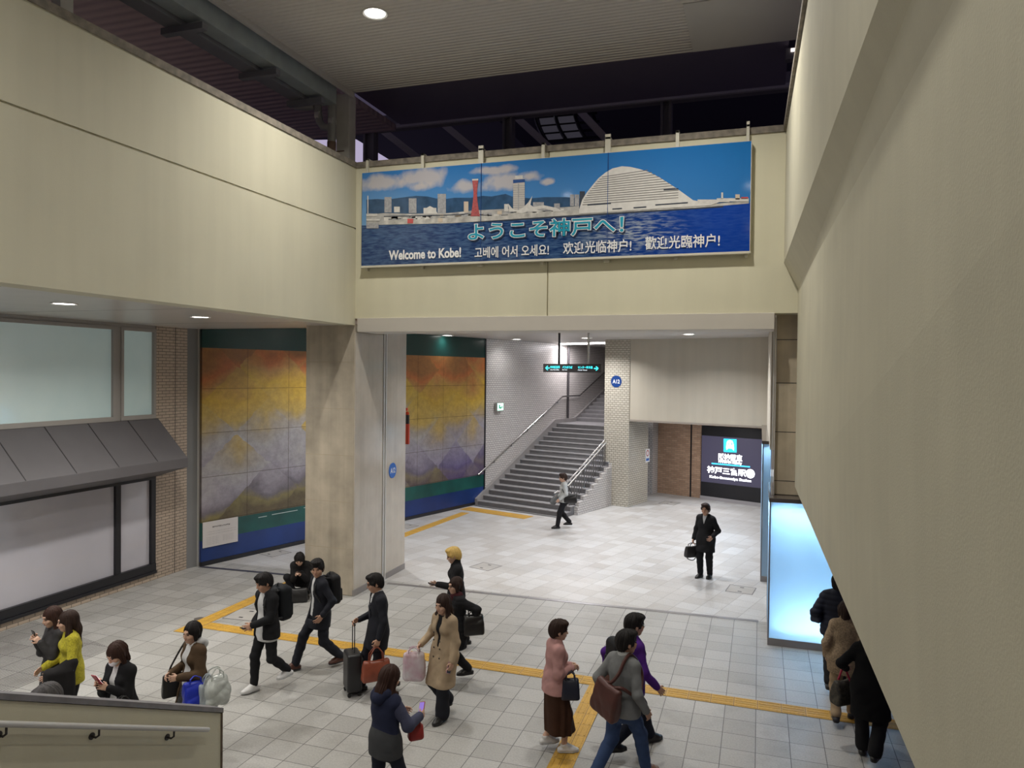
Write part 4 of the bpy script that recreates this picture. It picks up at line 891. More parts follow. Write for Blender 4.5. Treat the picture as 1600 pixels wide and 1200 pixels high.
enclosure(0.185, 2.15, 13.35, 15.25, 2.51, 'large glowing pale blue glass enclosure with a dark cap beside the tall rough wall', ENCL_W)
xe = ony(1191, 720, 17.4)[0]
enclosure(xe, 0.62, 17.4, 22.8, lp(1, 1)[1] * 0 + ony(1197, 689, 17.4)[2], 'smaller glowing glass enclosure further back past the pier', ENCL_W * .8)
gp = thing('glass_panel', 'blue tinted lit glass notice behind the dark capped enclosure, beside the pier', 'panel', (*ony(1206, 745, 16.6)[:2], 2.4))
a = ony(1204, 744, 16.6); c = ony(1210, 668, 16.6)
MB().box((a[0], 16.6, a[2]), (c[0], 16.63, c[2])).build('panel', mat('tint_glass', (.20, .19, .42), .15), gp, world=True)
MB().box((a[0] + .005, 16.59, a[2]), (c[0], 16.6, a[2] + .14)).build('lit_notice', emi('notice_white', (.8, .9, 1), 1.6), gp, world=True)

# ---------------------------------------------------------------- floor marks
m_tact = tile_mat('tactile_yellow', (0.62, 0.36, 0.055), (0.55, 0.32, 0.05), (0.22, 0.13, 0.04), 0.3125, 5.0, ms=0.004, offset=0, rough=0.55, vertical=False, stain=.35, bump=.2, stain_col=(.6, .55, .5))
def tactile(label, p0, p1, w, dots=False):
    p0 = np.array(p0, float); p1 = np.array(p1, float); d = p1 - p0; L = np.linalg.norm(d)
    b = MB().box((0, -w / 2, 0), (L, w / 2, .006))
    n = int(L / .3125) + 1
    rows = max(1, int(round(w / .3)))
    for r in range(rows):
        for k in range(n):
            for j in range(4):
                y = -w / 2 + r * (w / rows) + (j + .5) * (w / rows) / 4
                x0 = k * .3125 + .02; x1 = min((k + 1) * .3125 - .02, L - .005)
                if x1 > x0 + .05: b.box((x0, y - .010, .006), (x1, y + .010, .0095))
    o = b.build('tactile_strip', m_tact, loc=(p0[0], p0[1], 0.0), rz=math.atan2(d[1], d[0]))
    return tag(o, label, 'tactile paving', 'yellow tactile strips')
tactile('yellow tactile strip running across the whole court floor', (-9.34, 10.87), (2.6, 10.87), .29)
tactile('yellow tactile strip branching towards the viewer beside the woman in pink', (-2.17, 10.72), (-2.12, 6.9), .29)
tactile('yellow tactile strip running up to the squatting person by the column', (-9.50, 10.42), (-9.52, 14.0), .29)
tactile('yellow tactile strip in the hall between the column and the grey stair', (-9.72, 14.9), (-9.02, 22.45), .29)
tactile('wide yellow tactile strip before the lowest step of the grey stair', uvw(.15, v0s - .75)[:2], uvw(2.75, v0s - .75)[:2], .55)
def hatch(c, s_, a, label):
    t = thing('floor_hatch', label, 'floor hatch', (c[0], c[1], 0), a)
    h = s_ / 2; w = .016
    MB().box((-h, -h, 0), (h, -h + w, .003)).box((-h, h - w, 0), (h, h, .003)).box((-h, -h + w, 0), (-h + w, h - w, .003)).box((h - w, -h + w, 0), (h, h - w, .003)).build('frame', mat('hatch_frame', (.12, .115, .12), .5), t)
    MB().box((-h + w, -h + w, 0), (h - w, h - w, .0015)).build('lid', mat('hatch_lid', (.42, .40, .375), .5, var=.1, scale=3), t)
    MB().box((-.04, h * .5, .0015), (.04, h * .62, .004)).box((-.04, -h * .62, .0015), (.04, -h * .5, .004)).build('lift_hole', m_dark, t)
hatch((-6.07, 16.42), .56, A_U, 'square floor hatch behind the blond person')
hatch((-.32, 16.6), .56, R_(-8), 'square floor hatch before the man with the briefcase')
hatch(onz(385, 960), .62, R_(5), 'square floor hatch beside the yellow strip and the young man with sneakers')
hatch(onz(429, 864), .6, A_U, 'square floor hatch at the foot of the mural')
hatch(onz(636, 822), .5, A_U, 'square floor hatch just past the column edge')
hatch(onz(1046, 786), .6, A_U, 'square floor hatch before the brown brick wall')
t = onz(311, 967); o = MB().lathe([(.09, 0), (.09, .004), (.07, .005)], n=24).build('drain_cover', mat('drain_iron', (.10, .09, .08), .5), loc=(t[0], t[1], 0)); tag(o, 'small round drain cover by the yellow strip corner', 'drain cover')

# ---------------------------------------------------------------- canopy and the dark station beyond
def corr_mat(name, col, pitch, axis, bump=.8):
    m, nt, b = _nt(name)
    tc = _n(nt, 'ShaderNodeTexCoord'); se = _n(nt, 'ShaderNodeSeparateXYZ'); nt.links.new(tc.outputs['Object'], se.inputs[0])
    q = _n(nt, 'ShaderNodeMath', operation='MULTIPLY'); q.inputs[1].default_value = 2 * math.pi / pitch; nt.links.new(se.outputs[axis], q.inputs[0])
    s_ = _n(nt, 'ShaderNodeMath', operation='SINE'); nt.links.new(q.outputs[0], s_.inputs[0])
    bp_ = _n(nt, 'ShaderNodeBump'); bp_.inputs['Strength'].default_value = bump; bp_.inputs['Distance'].default_value = .02; nt.links.new(s_.outputs[0], bp_.inputs['Height']); nt.links.new(bp_.outputs[0], b.inputs['Normal'])
    b.inputs['Base Color'].default_value = _c(col); b.inputs['Roughness'].default_value = .55; return m
ZC = 10.2
m_can = corr_mat('canopy_sheet', (0.50, 0.47, 0.44), .105, 1, .45)
xcl = -7.93
struct(MB().box((xcl, -8, ZC), (4.5, 13.38, ZC + .18)).build('ceiling_canopy', m_can), 'high corrugated canopy over the court', 'canopy')
b = MB().box((xcl, -8, ZC - .10), (xcl + .05, 13.38, ZC)).box((-1.2, 11.6, ZC - .012), (4.5, 13.36, ZC - .001))
struct(b.build('ceiling_canopy_edge', mat('canopy_edge', (.46, .44, .42), .5)), 'edge strips of the corrugated canopy', 'canopy')
m_nt = mat('night_steel', (.20, .19, .19), .55); m_nt2 = mat('night_panel', (.06, .055, .075), .6)
sp = thing('steel_post', 'grey square steel post standing on the wall corner under the canopy', 'post', (-8.06, 13.4, ZT + .1))
x0 = ony(525.5, 180, 13.4)[0]; x1 = ony(545.5, 180, 13.4)[0]
MB().box((x0, 13.4, ZS + .25), (x1, 13.66, ZC + .02)).build('shaft', mat('post_paint', (.55, .53, .47), .55, var=.1, scale=4), sp, world=True, bevel=.008)
MB().box((x0 - .006, 13.39, ZT + .12), (x0 + .17, 13.41, ZT + .24)).box((x0 - .006, 13.39, ZT + .40), (x0 + .19, 13.41, ZT + .42)).build('clamp_strap', mat('rust', (.13, .07, .05), .7), sp, world=True)
gu = thing('gutter', 'long dark steel gutter hung along the canopy edge', 'gutter', (-8.2, 5, 9.9))
MB().box((-8.38, -8, 9.86), (-8.06, 13.0, 10.22)).build('channel', mat('gutter_paint', (.30, .335, .34), .5, var=.15, scale=3), gu, world=True, bevel=.01)
MB().box((-8.72, -8, 9.80), (-8.40, 12.6, 9.96)).build('lower_channel', mat('gutter_dark', (.17, .17, .19), .5), gu, world=True, bevel=.01)
for y in (5.6, 7.4, 9.2, 11.0, 12.4): MB().box((-8.80, y, 9.70), (-8.02, y + .12, 9.80)).build('hanger', MATS['gutter_dark'], gu, world=True)
pp = thing('downpipe', 'dark bent rainwater pipes beside the grey steel post', 'pipe', (-8.4, 13.2, ZT + .1))
def yp(px, py): return ony(px, py, 13.2)
MB().tube([yp(519, 118), yp(519, 160), yp(518.5, 205), yp(518, 243), np.array([*yp(518, 243)[:2], ZS + .27])], .085, 14).build('pipe', mat('pipe_grey', (.28, .28, .265), .5), pp, world=True, smooth=True)
MB().tube([yp(497, 145), yp(497, 176), yp(499, 190), yp(505, 198), yp(517, 201)], .075, 14).build('pipe', mat('pipe_grey', (.28, .28, .265), .5), pp, world=True, smooth=True)
MB().tube([yp(458, 143), yp(458, 160), yp(462, 166), yp(478, 167), yp(492, 166)], .075, 14).build('pipe', MATS['pipe_grey'], pp, world=True, smooth=True)
MB().tube([yp(518.2, 222), yp(518, 240)], .09, 14).build('pipe_sleeve', mat('rust_pipe', (.14, .085, .06), .7), pp, world=True, smooth=True)
for px, py in ((497, 181), (518.5, 190)): MB().tube([yp(px - 2, py), yp(px + 4, py)], .095, 14).build('collar', m_steel, pp, world=True, smooth=True)
yl_ = onz(480, 218, 10.6)[1]
struct(MB().box((-34, -8, 10.6), (-8.75, yl_, 10.75)).build('ceiling_side_canopy', corr_mat('side_canopy_sheet', (.48, .36, .37), .22, 1)), 'dark brown corrugated roof beside the court', 'canopy')
x0 = ony(92, 10, 6.6)
wp = thing('white_post', 'pale post standing behind the long cream wall at the top edge', 'post', (-8.25, 6.6, ZT))
a = onx(92, 20, -8.3); MB().box((-8.4, a[1] - .02, ZT - .6), (-8.25, a[1] + .16, 10.6)).build('shaft', mat('white_post_paint', (.55, .54, .52), .5), wp, world=True)
# dark roof trusses
YT = 18.0
def tt(px, py, y=YT): return ony(px, py, y)
tb = thing('roof_beam', 'long dark steel beam of the station roof behind the banner wall', 'beam', tt(555, 190))
a, c = tt(540, 186), tt(1260, 104)
MB().box((a[0], YT, a[2] - .38), (c[0], YT + .3, a[2] - .02)).build('girder', m_nt, tb, world=True)
MB().box((a[0], YT - .08, a[2] - .40), (c[0], YT + .02, a[2] - .30)).build('flange', mat('night_steel_light', (.42, .40, .39), .5), tb, world=True)
for px, w in ((575, .32), (792, .26), (1040, .26)):
    x = tt(px, 200)[0]
    t = thing('roof_post', {575: 'dark steel post by the lit lavender wall', 792: 'dark steel post below the beam near the middle of the banner', 1040: 'dark steel post below the beam towards the tall rough wall'}[px], 'post', (x, YT + .1, 7.5))
    MB().box((x - w / 2, YT + .02, 6.0), (x - w / 2 + .06, YT + .28, a[2] - .38)).box((x + w / 2 - .06, YT + .02, 6.0), (x + w / 2, YT + .28, a[2] - .38)).box((x - w / 2 + .06, YT + .12, 6.0), (x + w / 2 - .06, YT + .17, a[2] - .38)).build('shaft', m_nt, t, world=True)
for pa, pb in (((582, 192), (672, 262)), ((688, 190), (760, 250)), ((806, 182), (860, 232)), ((905, 172), (950, 220))):
    t = thing('roof_brace', 'dark sloping roof brace starting at picture column %s' % '' if 0 else {582: 'dark sloping roof brace beside the lavender wall', 688: 'second dark sloping roof brace from the lavender wall', 806: 'dark sloping roof brace before the lit skylight', 905: 'dark sloping roof brace past the lit skylight'}[pa[0]], 'brace', tt(*pa))
    P0, P1 = tt(*pa, YT + 1.2), tt(*pb, YT + 1.2)
    dd = _unit(P1 - P0); nn = np.array([-dd[2], 0, dd[0]]) * .09
    MB().prism([P0 - nn, P1 - nn, P1 + nn, P0 + nn], (0, .2, 0)).build('bar', MATS['night_steel_light'], t, world=True)
struct(MB().box((-14, 21, 18.5), (12, 46, 18.7)).build('ceiling_station', m_nt2), 'dark underside of the station roof', 'roof')
struct(MB().box((-9.0, 14.6, 11.0), (0.42, 17.6, 11.15)).build('ceiling_station_eave', mat('eave_dark', (.22, .19, .25), .5)), 'dark eave between canopy and station roof', 'roof')
struct(MB().box((-40, 46, 0), (40, 46.5, 22)).build('wall_station', m_nt2), 'dark station building in the night', 'building')
# lavender wall far off; the light falling on it is put in as emission
yq = 40.0
bw = thing('lit_building', 'lavender wall of a neighbouring building, its light put in as glow, past the steel post', 'building', ony(550, 260, yq))
P_ = [ony(*p, yq) for p in ((470, 219), (556, 217.5), (618, 256), (618, 268), (470, 268))]
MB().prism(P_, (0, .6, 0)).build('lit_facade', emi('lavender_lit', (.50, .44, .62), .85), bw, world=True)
_lo = P_[0][2]; MB().box((P_[0][0], yq + .1, 0), (P_[2][0], yq + .6, P_[4][2])).build('lower_wall', m_nt2, bw, world=True)
P_ = [ony(*p, yq - .5) for p in ((470, 212), (548, 212), (548, 215), (575, 222), (575, 219), (470, 209))]
# curved glazed skylight; lamplight reflected in the glazing is put in as emission
ys_ = 26.0
sk = thing('lit_skylight', 'curved glazed skylight with reflected lamplight put in as glow in the dark station roof', 'skylight', ony(870, 200, ys_))
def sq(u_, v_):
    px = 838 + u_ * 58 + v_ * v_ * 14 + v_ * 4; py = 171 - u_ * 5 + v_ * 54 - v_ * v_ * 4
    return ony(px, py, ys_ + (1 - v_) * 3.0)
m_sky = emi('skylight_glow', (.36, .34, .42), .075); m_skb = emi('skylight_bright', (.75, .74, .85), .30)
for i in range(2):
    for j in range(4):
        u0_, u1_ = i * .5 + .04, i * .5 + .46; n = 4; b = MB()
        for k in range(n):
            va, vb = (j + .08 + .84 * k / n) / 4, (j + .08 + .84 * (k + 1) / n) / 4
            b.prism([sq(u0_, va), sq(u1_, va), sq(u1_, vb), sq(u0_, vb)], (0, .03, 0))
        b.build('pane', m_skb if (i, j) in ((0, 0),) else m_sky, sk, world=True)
for u_ in (-.03, .5, 1.02, 1.5): MB().tube([sq(u_, k / 8) - np.array([0, .15, 0]) for k in range(9)], .07, 8).build('rib', m_black, sk, world=True, smooth=True)
for v_ in (0, .26, .51, .76, 1.0): MB().tube([sq(-.1, v_), sq(.5, v_), sq(1.6, v_)], .05, 8).build('cross_rib', m_black, sk, world=True, smooth=True)
for u_ in (.02, 1.0):
    q_ = sq(u_, 0); MB().tube([q_, np.array([q_[0], q_[1], 18.5])], .06, 8).build('hanger', m_black, sk, world=True)
fl_ = thing('floodlight', 'small lit floodlight under the far canopy corner by the tall rough wall', 'floodlight', ony(1240, 78, 15.5))
c = ony(1240, 79, 15.5); MB().box((c[0] - .14, 15.5, c[2] - .15), (c[0] + .12, 15.7, c[2] + .06)).build('housing', m_nt, fl_, world=True)
MB().box((c[0] - .05, 15.48, c[2] - .02), (c[0] + .03, 15.5, c[2] + .04)).build('lens', emi('flood_lens', (1, .9, .85), 2.0), fl_, world=True)

struct(MB().box((-34, -8, 8.2), (-8.75, 13.0, 8.4)).build('floor_side_deck', mat('deck', (.45, .42, .40), .7)), 'added unseen deck bouncing light up to the dark brown roof', 'floor')  # slab added out of sight to bounce lamplight up onto the side roof
for x, y in ((-15.5, 3.0), (-15.5, 10.0)): downlight(x, y, 10.59, .17, 60.0, 'added fill lamp under the dark brown side roof, hidden by the long cream wall', 'added side roof fill lamps')  # unseen lamps added as fill, lighting the deck to brighten the side roof
# ================================================================ people: smooth blended bodies and clothes
def nrm(a): a = np.asarray(a, float); n = np.linalg.norm(a); return a / n if n > 1e-9 else a
def A3(*a): return np.array(a, float)
class Field:
    """a distance field on a grid, built from blended rounded shapes, and its surface as one mesh"""
    def __init__(s, lo, hi, h):
        s.h = h
        s.ax = [np.arange(lo[i], hi[i] + h, h, dtype=np.float32) for i in range(3)]
        s.F = np.full([len(a) for a in s.ax], 0.5, np.float32)
    def _sub(s, lo, hi, m):
        sl = []
        for i in range(3):
            a = s.ax[i]; i0 = int(np.searchsorted(a, lo[i] - m)); i1 = int(np.searchsorted(a, hi[i] + m))
            if i1 <= i0: return None
            sl.append(slice(i0, i1))
        X, Y, Z = np.meshgrid(*[s.ax[i][sl[i]] for i in range(3)], indexing='ij', sparse=True)
        return tuple(sl), X, Y, Z
    def _join(s, sl, d, k, op):
        F = s.F[sl]
        if op == 'add':
            if k > 0:
                h = np.clip(0.5 + 0.5 * (F - d) / k, 0, 1); s.F[sl] = F * (1 - h) + d * h - k * h * (1 - h)
            else: s.F[sl] = np.minimum(F, d)
        else:
            d = -d
            if k > 0:
                h = np.clip(0.5 - 0.5 * (F - d) / k, 0, 1); s.F[sl] = F * (1 - h) + d * h + k * h * (1 - h)
            else: s.F[sl] = np.maximum(F, d)
    def cone(s, a, b, ra, rb, k=0.02, op='add', flat=None, fl=1.0):
        """rounded cone a->b; flat is an axis along which the section is squashed by fl"""
        a = np.asarray(a, float); b = np.asarray(b, float); rm = max(ra, rb)
        lo = np.minimum(a, b) - rm; hi = np.maximum(a, b) + rm
        q = s._sub(lo, hi, k + 3 * s.h)
        if q is None: return
        sl, X, Y, Z = q
        d = b - a; L2 = max(float(d @ d), 1e-9)
        px, py, pz = X - a[0], Y - a[1], Z - a[2]
        t = np.clip((px * d[0] + py * d[1] + pz * d[2]) / L2, 0, 1)
        qx, qy, qz = px - t * d[0], py - t * d[1], pz - t * d[2]
        r2 = qx * qx + qy * qy + qz * qz
        if flat is not None:
            f = nrm(flat); c = qx * f[0] + qy * f[1] + qz * f[2]
            r2 = r2 + c * c * (1 / (fl * fl) - 1)
            D = (np.sqrt(r2) - (ra + (rb - ra) * t))
            D = D * (0.6 + 0.4 * fl)
        else:
            D = np.sqrt(r2) - (ra + (rb - ra) * t)
        s._join(sl, D.astype(np.float32), k, op)
    def ell(s, c, r, R=None, k=0.015, op='add'):
        """ellipsoid with radii r and axes = columns of R"""
        c = np.asarray(c, float); r = np.asarray(r, float); R = np.eye(3) if R is None else R
        ext = np.sqrt(((R * r) ** 2).sum(1)); q = s._sub(c - ext, c + ext, k + 3 * s.h)
        if q is None: return
        sl, X, Y, Z = q; px, py, pz = X - c[0], Y - c[1], Z - c[2]
        u = [(px * R[0, i] + py * R[1, i] + pz * R[2, i]) for i in range(3)]
        k0 = np.sqrt(sum((u[i] / r[i]) ** 2 for i in range(3))); k1 = np.sqrt(sum((u[i] / r[i] ** 2) ** 2 for i in range(3))) + 1e-6
        s._join(sl, np.clip(k0 * (k0 - 1) / k1, -.3, .5).astype(np.float32), k, op)
    def rbox(s, c, hs, rad, R=None, k=0.0, op='add'):
        c = np.asarray(c, float); hs = np.asarray(hs, float); R = np.eye(3) if R is None else R
        ext = (np.abs(R) * hs).sum(1); q = s._sub(c - ext, c + ext, k + 3 * s.h)
        if q is None: return
        sl, X, Y, Z = q; px, py, pz = X - c[0], Y - c[1], Z - c[2]
        e = [np.abs(px * R[0, i] + py * R[1, i] + pz * R[2, i]) - (hs[i] - rad) for i in range(3)]
        D = np.sqrt(sum(np.maximum(x, 0) ** 2 for x in e)) + np.minimum(np.maximum(np.maximum(e[0], e[1]), e[2]), 0) - rad
        s._join(sl, D.astype(np.float32), k, op)
    def bag(s, c, hs, R, rad, tx=.12, ty=.55, sag=.0):
        c = np.asarray(c, float); hs = np.asarray(hs, float); ext = (np.abs(R) * hs).sum(1); q = s._sub(c - ext, c + ext, 3 * s.h)
        sl, X, Y, Z = q; px, py, pz = X - c[0], Y - c[1], Z - c[2]
        u = [px * R[0, i] + py * R[1, i] + pz * R[2, i] for i in range(3)]
        t = np.clip(u[2] / hs[2] * .5 + .5, 0, 1)
        hx = hs[0] * (1 - tx * t) ; hy = hs[1] * (1 - ty * t ** 1.4) + hs[1] * .25 * np.sin(math.pi * t)
        top = hs[2] - sag * hs[2] * np.clip(1 - (u[0] / hs[0]) ** 2, 0, 1)
        e = [np.abs(u[0]) - (hx - rad), np.abs(u[1]) - np.maximum(hy - rad, .004), np.maximum(u[2] - (top - rad), -u[2] - (hs[2] - rad))]
        D = np.sqrt(sum(np.maximum(x, 0) ** 2 for x in e)) + np.minimum(np.maximum(np.maximum(e[0], e[1]), e[2]), 0) - rad
        s._join(sl, (D * .85).astype(np.float32), 0, 'add')
    def cut(s, p, n):
        """keep the side of the plane that n points away from"""
        X, Y, Z = np.meshgrid(*s.ax, indexing='ij', sparse=True)
        D = ((X - p[0]) * n[0] + (Y - p[1]) * n[1] + (Z - p[2]) * n[2]).astype(np.float32)
        s.F = np.maximum(s.F, D)
    def folds(s, amp, seed=0, f=(26, 26, 14), cross=None):
        X, Y, Z = np.meshgrid(*s.ax, indexing='ij', sparse=True)
        r = random.Random(seed); W_ = 0
        for i in range(3):
            a, b, c = r.uniform(-1, 1), r.uniform(-1, 1), r.choice((-1, 1)) * r.uniform(.45, 1)
            ph = r.uniform(0, 6)
            t = 1.7 * (f[0] * a * X + f[1] * b * Y + f[2] * c * Z) + ph + 1.5 * np.sin(11 * X * b + 8 * Z * a + 6 * Y + ph)
            W_ = W_ + (1 - 2 * np.abs(np.sin(t * .5))) * (.5 + .5 * np.sin(5 * X + 7 * b * Y + 6 * Z + 2 * ph))
        s.F = s.F + (amp * .36 * W_ - amp * .40).astype(np.float32)
    def mesh(s, name, m, parent=None):
        F = s.F; F = np.pad(F, 1, constant_values=0.5)
        ax = [np.concatenate([[a[0] - s.h], a, [a[-1] + s.h]]) for a in s.ax]
        I = F < 0
        n = np.array(F.shape) - 1
        cnt = np.zeros(n, np.int8)
        for dx in (0, 1):
            for dy in (0, 1):
                for dz in (0, 1): cnt += I[dx:dx + n[0], dy:dy + n[1], dz:dz + n[2]]
        act = np.nonzero((cnt > 0) & (cnt < 8))
        if len(act[0]) == 0: raise RuntimeError('empty ' + name)
        idx = np.full(n, -1, np.int32); idx[act] = np.arange(len(act[0]))
        i, j, k = act
        acc = np.zeros((len(i), 3)); num = np.zeros(len(i))
        C = [(0,0,0),(1,0,0),(0,1,0),(1,1,0),(0,0,1),(1,0,1),(0,1,1),(1,1,1)]
        val = [F[i + a, j + b, k + c] for a, b, c in C]
        for p in range(8):
            for q in range(p + 1, 8):
                df = [C[q][t] - C[p][t] for t in range(3)]
                if sum(abs(t) for t in df) != 1: continue
                a, b = val[p], val[q]; x = (a < 0) != (b < 0)
                t = np.where(x, a / np.where(x, a - b, 1), 0)
                for d in range(3): acc[:, d] += np.where(x, C[p][d] + t * df[d], 0)
                num += x
        acc /= np.maximum(num, 1)[:, None]
        V = np.stack([ax[0][i] + acc[:, 0] * s.h, ax[1][j] + acc[:, 1] * s.h, ax[2][k] + acc[:, 2] * s.h], 1)
        Q = []
        for d in range(3):
            o = [(1, 2), (2, 0), (0, 1)][d]
            sh = [slice(None)] * 3; a = [slice(1, -1)] * 3
            A = [slice(1, F.shape[t] - 1) for t in range(3)]; A[d] = slice(0, F.shape[d] - 1)
            B = list(A); B[d] = slice(1, F.shape[d])
            fa, fb = I[tuple(A)], I[tuple(B)]
            for sgn in (0, 1):
                e = np.nonzero((fa & ~fb) if sgn == 0 else (~fa & fb))
                if len(e[0]) == 0: continue
                base = [e[t] + (0 if t == d else 1) for t in range(3)]
                def cell(u, v):
                    c = list(base); c[o[0]] = c[o[0]] - u; c[o[1]] = c[o[1]] - v
                    return idx[c[0], c[1], c[2]]
                q = np.stack([cell(1, 1), cell(0, 1), cell(0, 0), cell(1, 0)], 1)
                if sgn: q = q[:, ::-1]
                Q.append(q)
        Q = np.concatenate(Q)
        Q = Q[(Q >= 0).all(1)]
        me = bpy.data.meshes.new(name)
        me.vertices.add(len(V)); me.vertices.foreach_set('co', V.astype(np.float32).ravel())
        me.loops.add(Q.size); me.loops.foreach_set('vertex_index', Q.astype(np.int32).ravel())
        me.polygons.add(len(Q)); me.polygons.foreach_set('loop_start', np.arange(0, Q.size, 4, dtype=np.int32)); me.polygons.foreach_set('loop_total', np.full(len(Q), 4, np.int32))
        me.polygons.foreach_set('use_smooth', np.ones(len(Q), bool))
        me.update(calc_edges=True); me.validate()
        o = bpy.data.objects.new(name, me); COL.objects.link(o)
        if m: me.materials.append(m)
        if parent is not None: o.parent = parent
        return o

def rotz(a): c, s_ = math.cos(a), math.sin(a); return np.array([[c, -s_, 0], [s_, c, 0], [0, 0, 1.0]])
def rotx(a): c, s_ = math.cos(a), math.sin(a); return np.array([[1, 0, 0], [0, c, -s_], [0, s_, c]])
def roty(a): c, s_ = math.cos(a), math.sin(a); return np.array([[c, 0, s_], [0, 1, 0], [-s_, 0, c]])
def two_bone(a, t, l1, l2, pole):
    a = np.asarray(a, float); t = np.asarray(t, float); d = t - a; L = np.linalg.norm(d)
    if L > (l1 + l2) * .998: t = a + d / L * (l1 + l2) * .998; d = t - a; L = np.linalg.norm(d)
    u = d / L; x = (l1 * l1 - l2 * l2 + L * L) / (2 * L); h = math.sqrt(max(l1 * l1 - x * x, 0))
    p = np.asarray(pole, float); p = p - u * (p @ u); p = nrm(p)
    return a + u * x + p * h, t

SKIN = mat('skin', (0.50, 0.285, 0.19), 0.55, var=0.06, scale=30, spec=0.4)
SKIN2 = mat('skin_pale', (0.58, 0.36, 0.26), 0.55, var=0.06, scale=30, spec=0.4)
M_EYE = mat('eye_dark', (0.015, 0.012, 0.012), 0.2); M_BROW = mat('brow_dark', (0.03, 0.02, 0.018), 0.8); M_LIP = mat('lip', (0.36, 0.12, 0.10), 0.5)
def cloth(name, col, rough=0.85, var=0.18, scale=7, bump=0.25, bscale=220, spec=0.25): return mat(name, col, rough, var=var, scale=scale, bump=bump, bscale=bscale, spec=spec)
def hairm(name, col):
    if name in MATS: return MATS[name]
    m, nt, b = _nt(name)
    tc = _n(nt, 'ShaderNodeTexCoord'); mp = _n(nt, 'ShaderNodeMapping'); mp.inputs['Scale'].default_value = (90, 90, 6); nt.links.new(tc.outputs['Object'], mp.inputs['Vector'])
    no = _n(nt, 'ShaderNodeTexNoise'); no.inputs['Scale'].default_value = 1; no.inputs['Detail'].default_value = 3; nt.links.new(mp.outputs[0], no.inputs['Vector'])
    mx = _n(nt, 'ShaderNodeMix', data_type='RGBA'); mx.inputs[6].default_value = _c([c * .55 for c in col]); mx.inputs[7].default_value = _c([min(1, c * 1.5) for c in col]); nt.links.new(no.outputs['Fac'], mx.inputs[0]); nt.links.new(mx.outputs[2], b.inputs['Base Color'])
    bp_ = _n(nt, 'ShaderNodeBump'); bp_.inputs['Strength'].default_value = .5; bp_.inputs['Distance'].default_value = .006; nt.links.new(no.outputs['Fac'], bp_.inputs['Height']); nt.links.new(bp_.outputs[0], b.inputs['Normal'])
    b.inputs['Roughness'].default_value = 0.6; b.inputs['Specular IOR Level'].default_value = .22
    MATS[name] = m; return m
H_BLACK = hairm('hair_black', (0.012, 0.010, 0.010)); H_DARK = hairm('hair_dark_brown', (0.030, 0.016, 0.012)); H_BROWN = hairm('hair_brown', (0.038, 0.017, 0.012)); H_BLOND = hairm('hair_blond', (0.62, 0.42, 0.14)); H_GREY = hairm('hair_grey', (0.075, 0.07, 0.072))

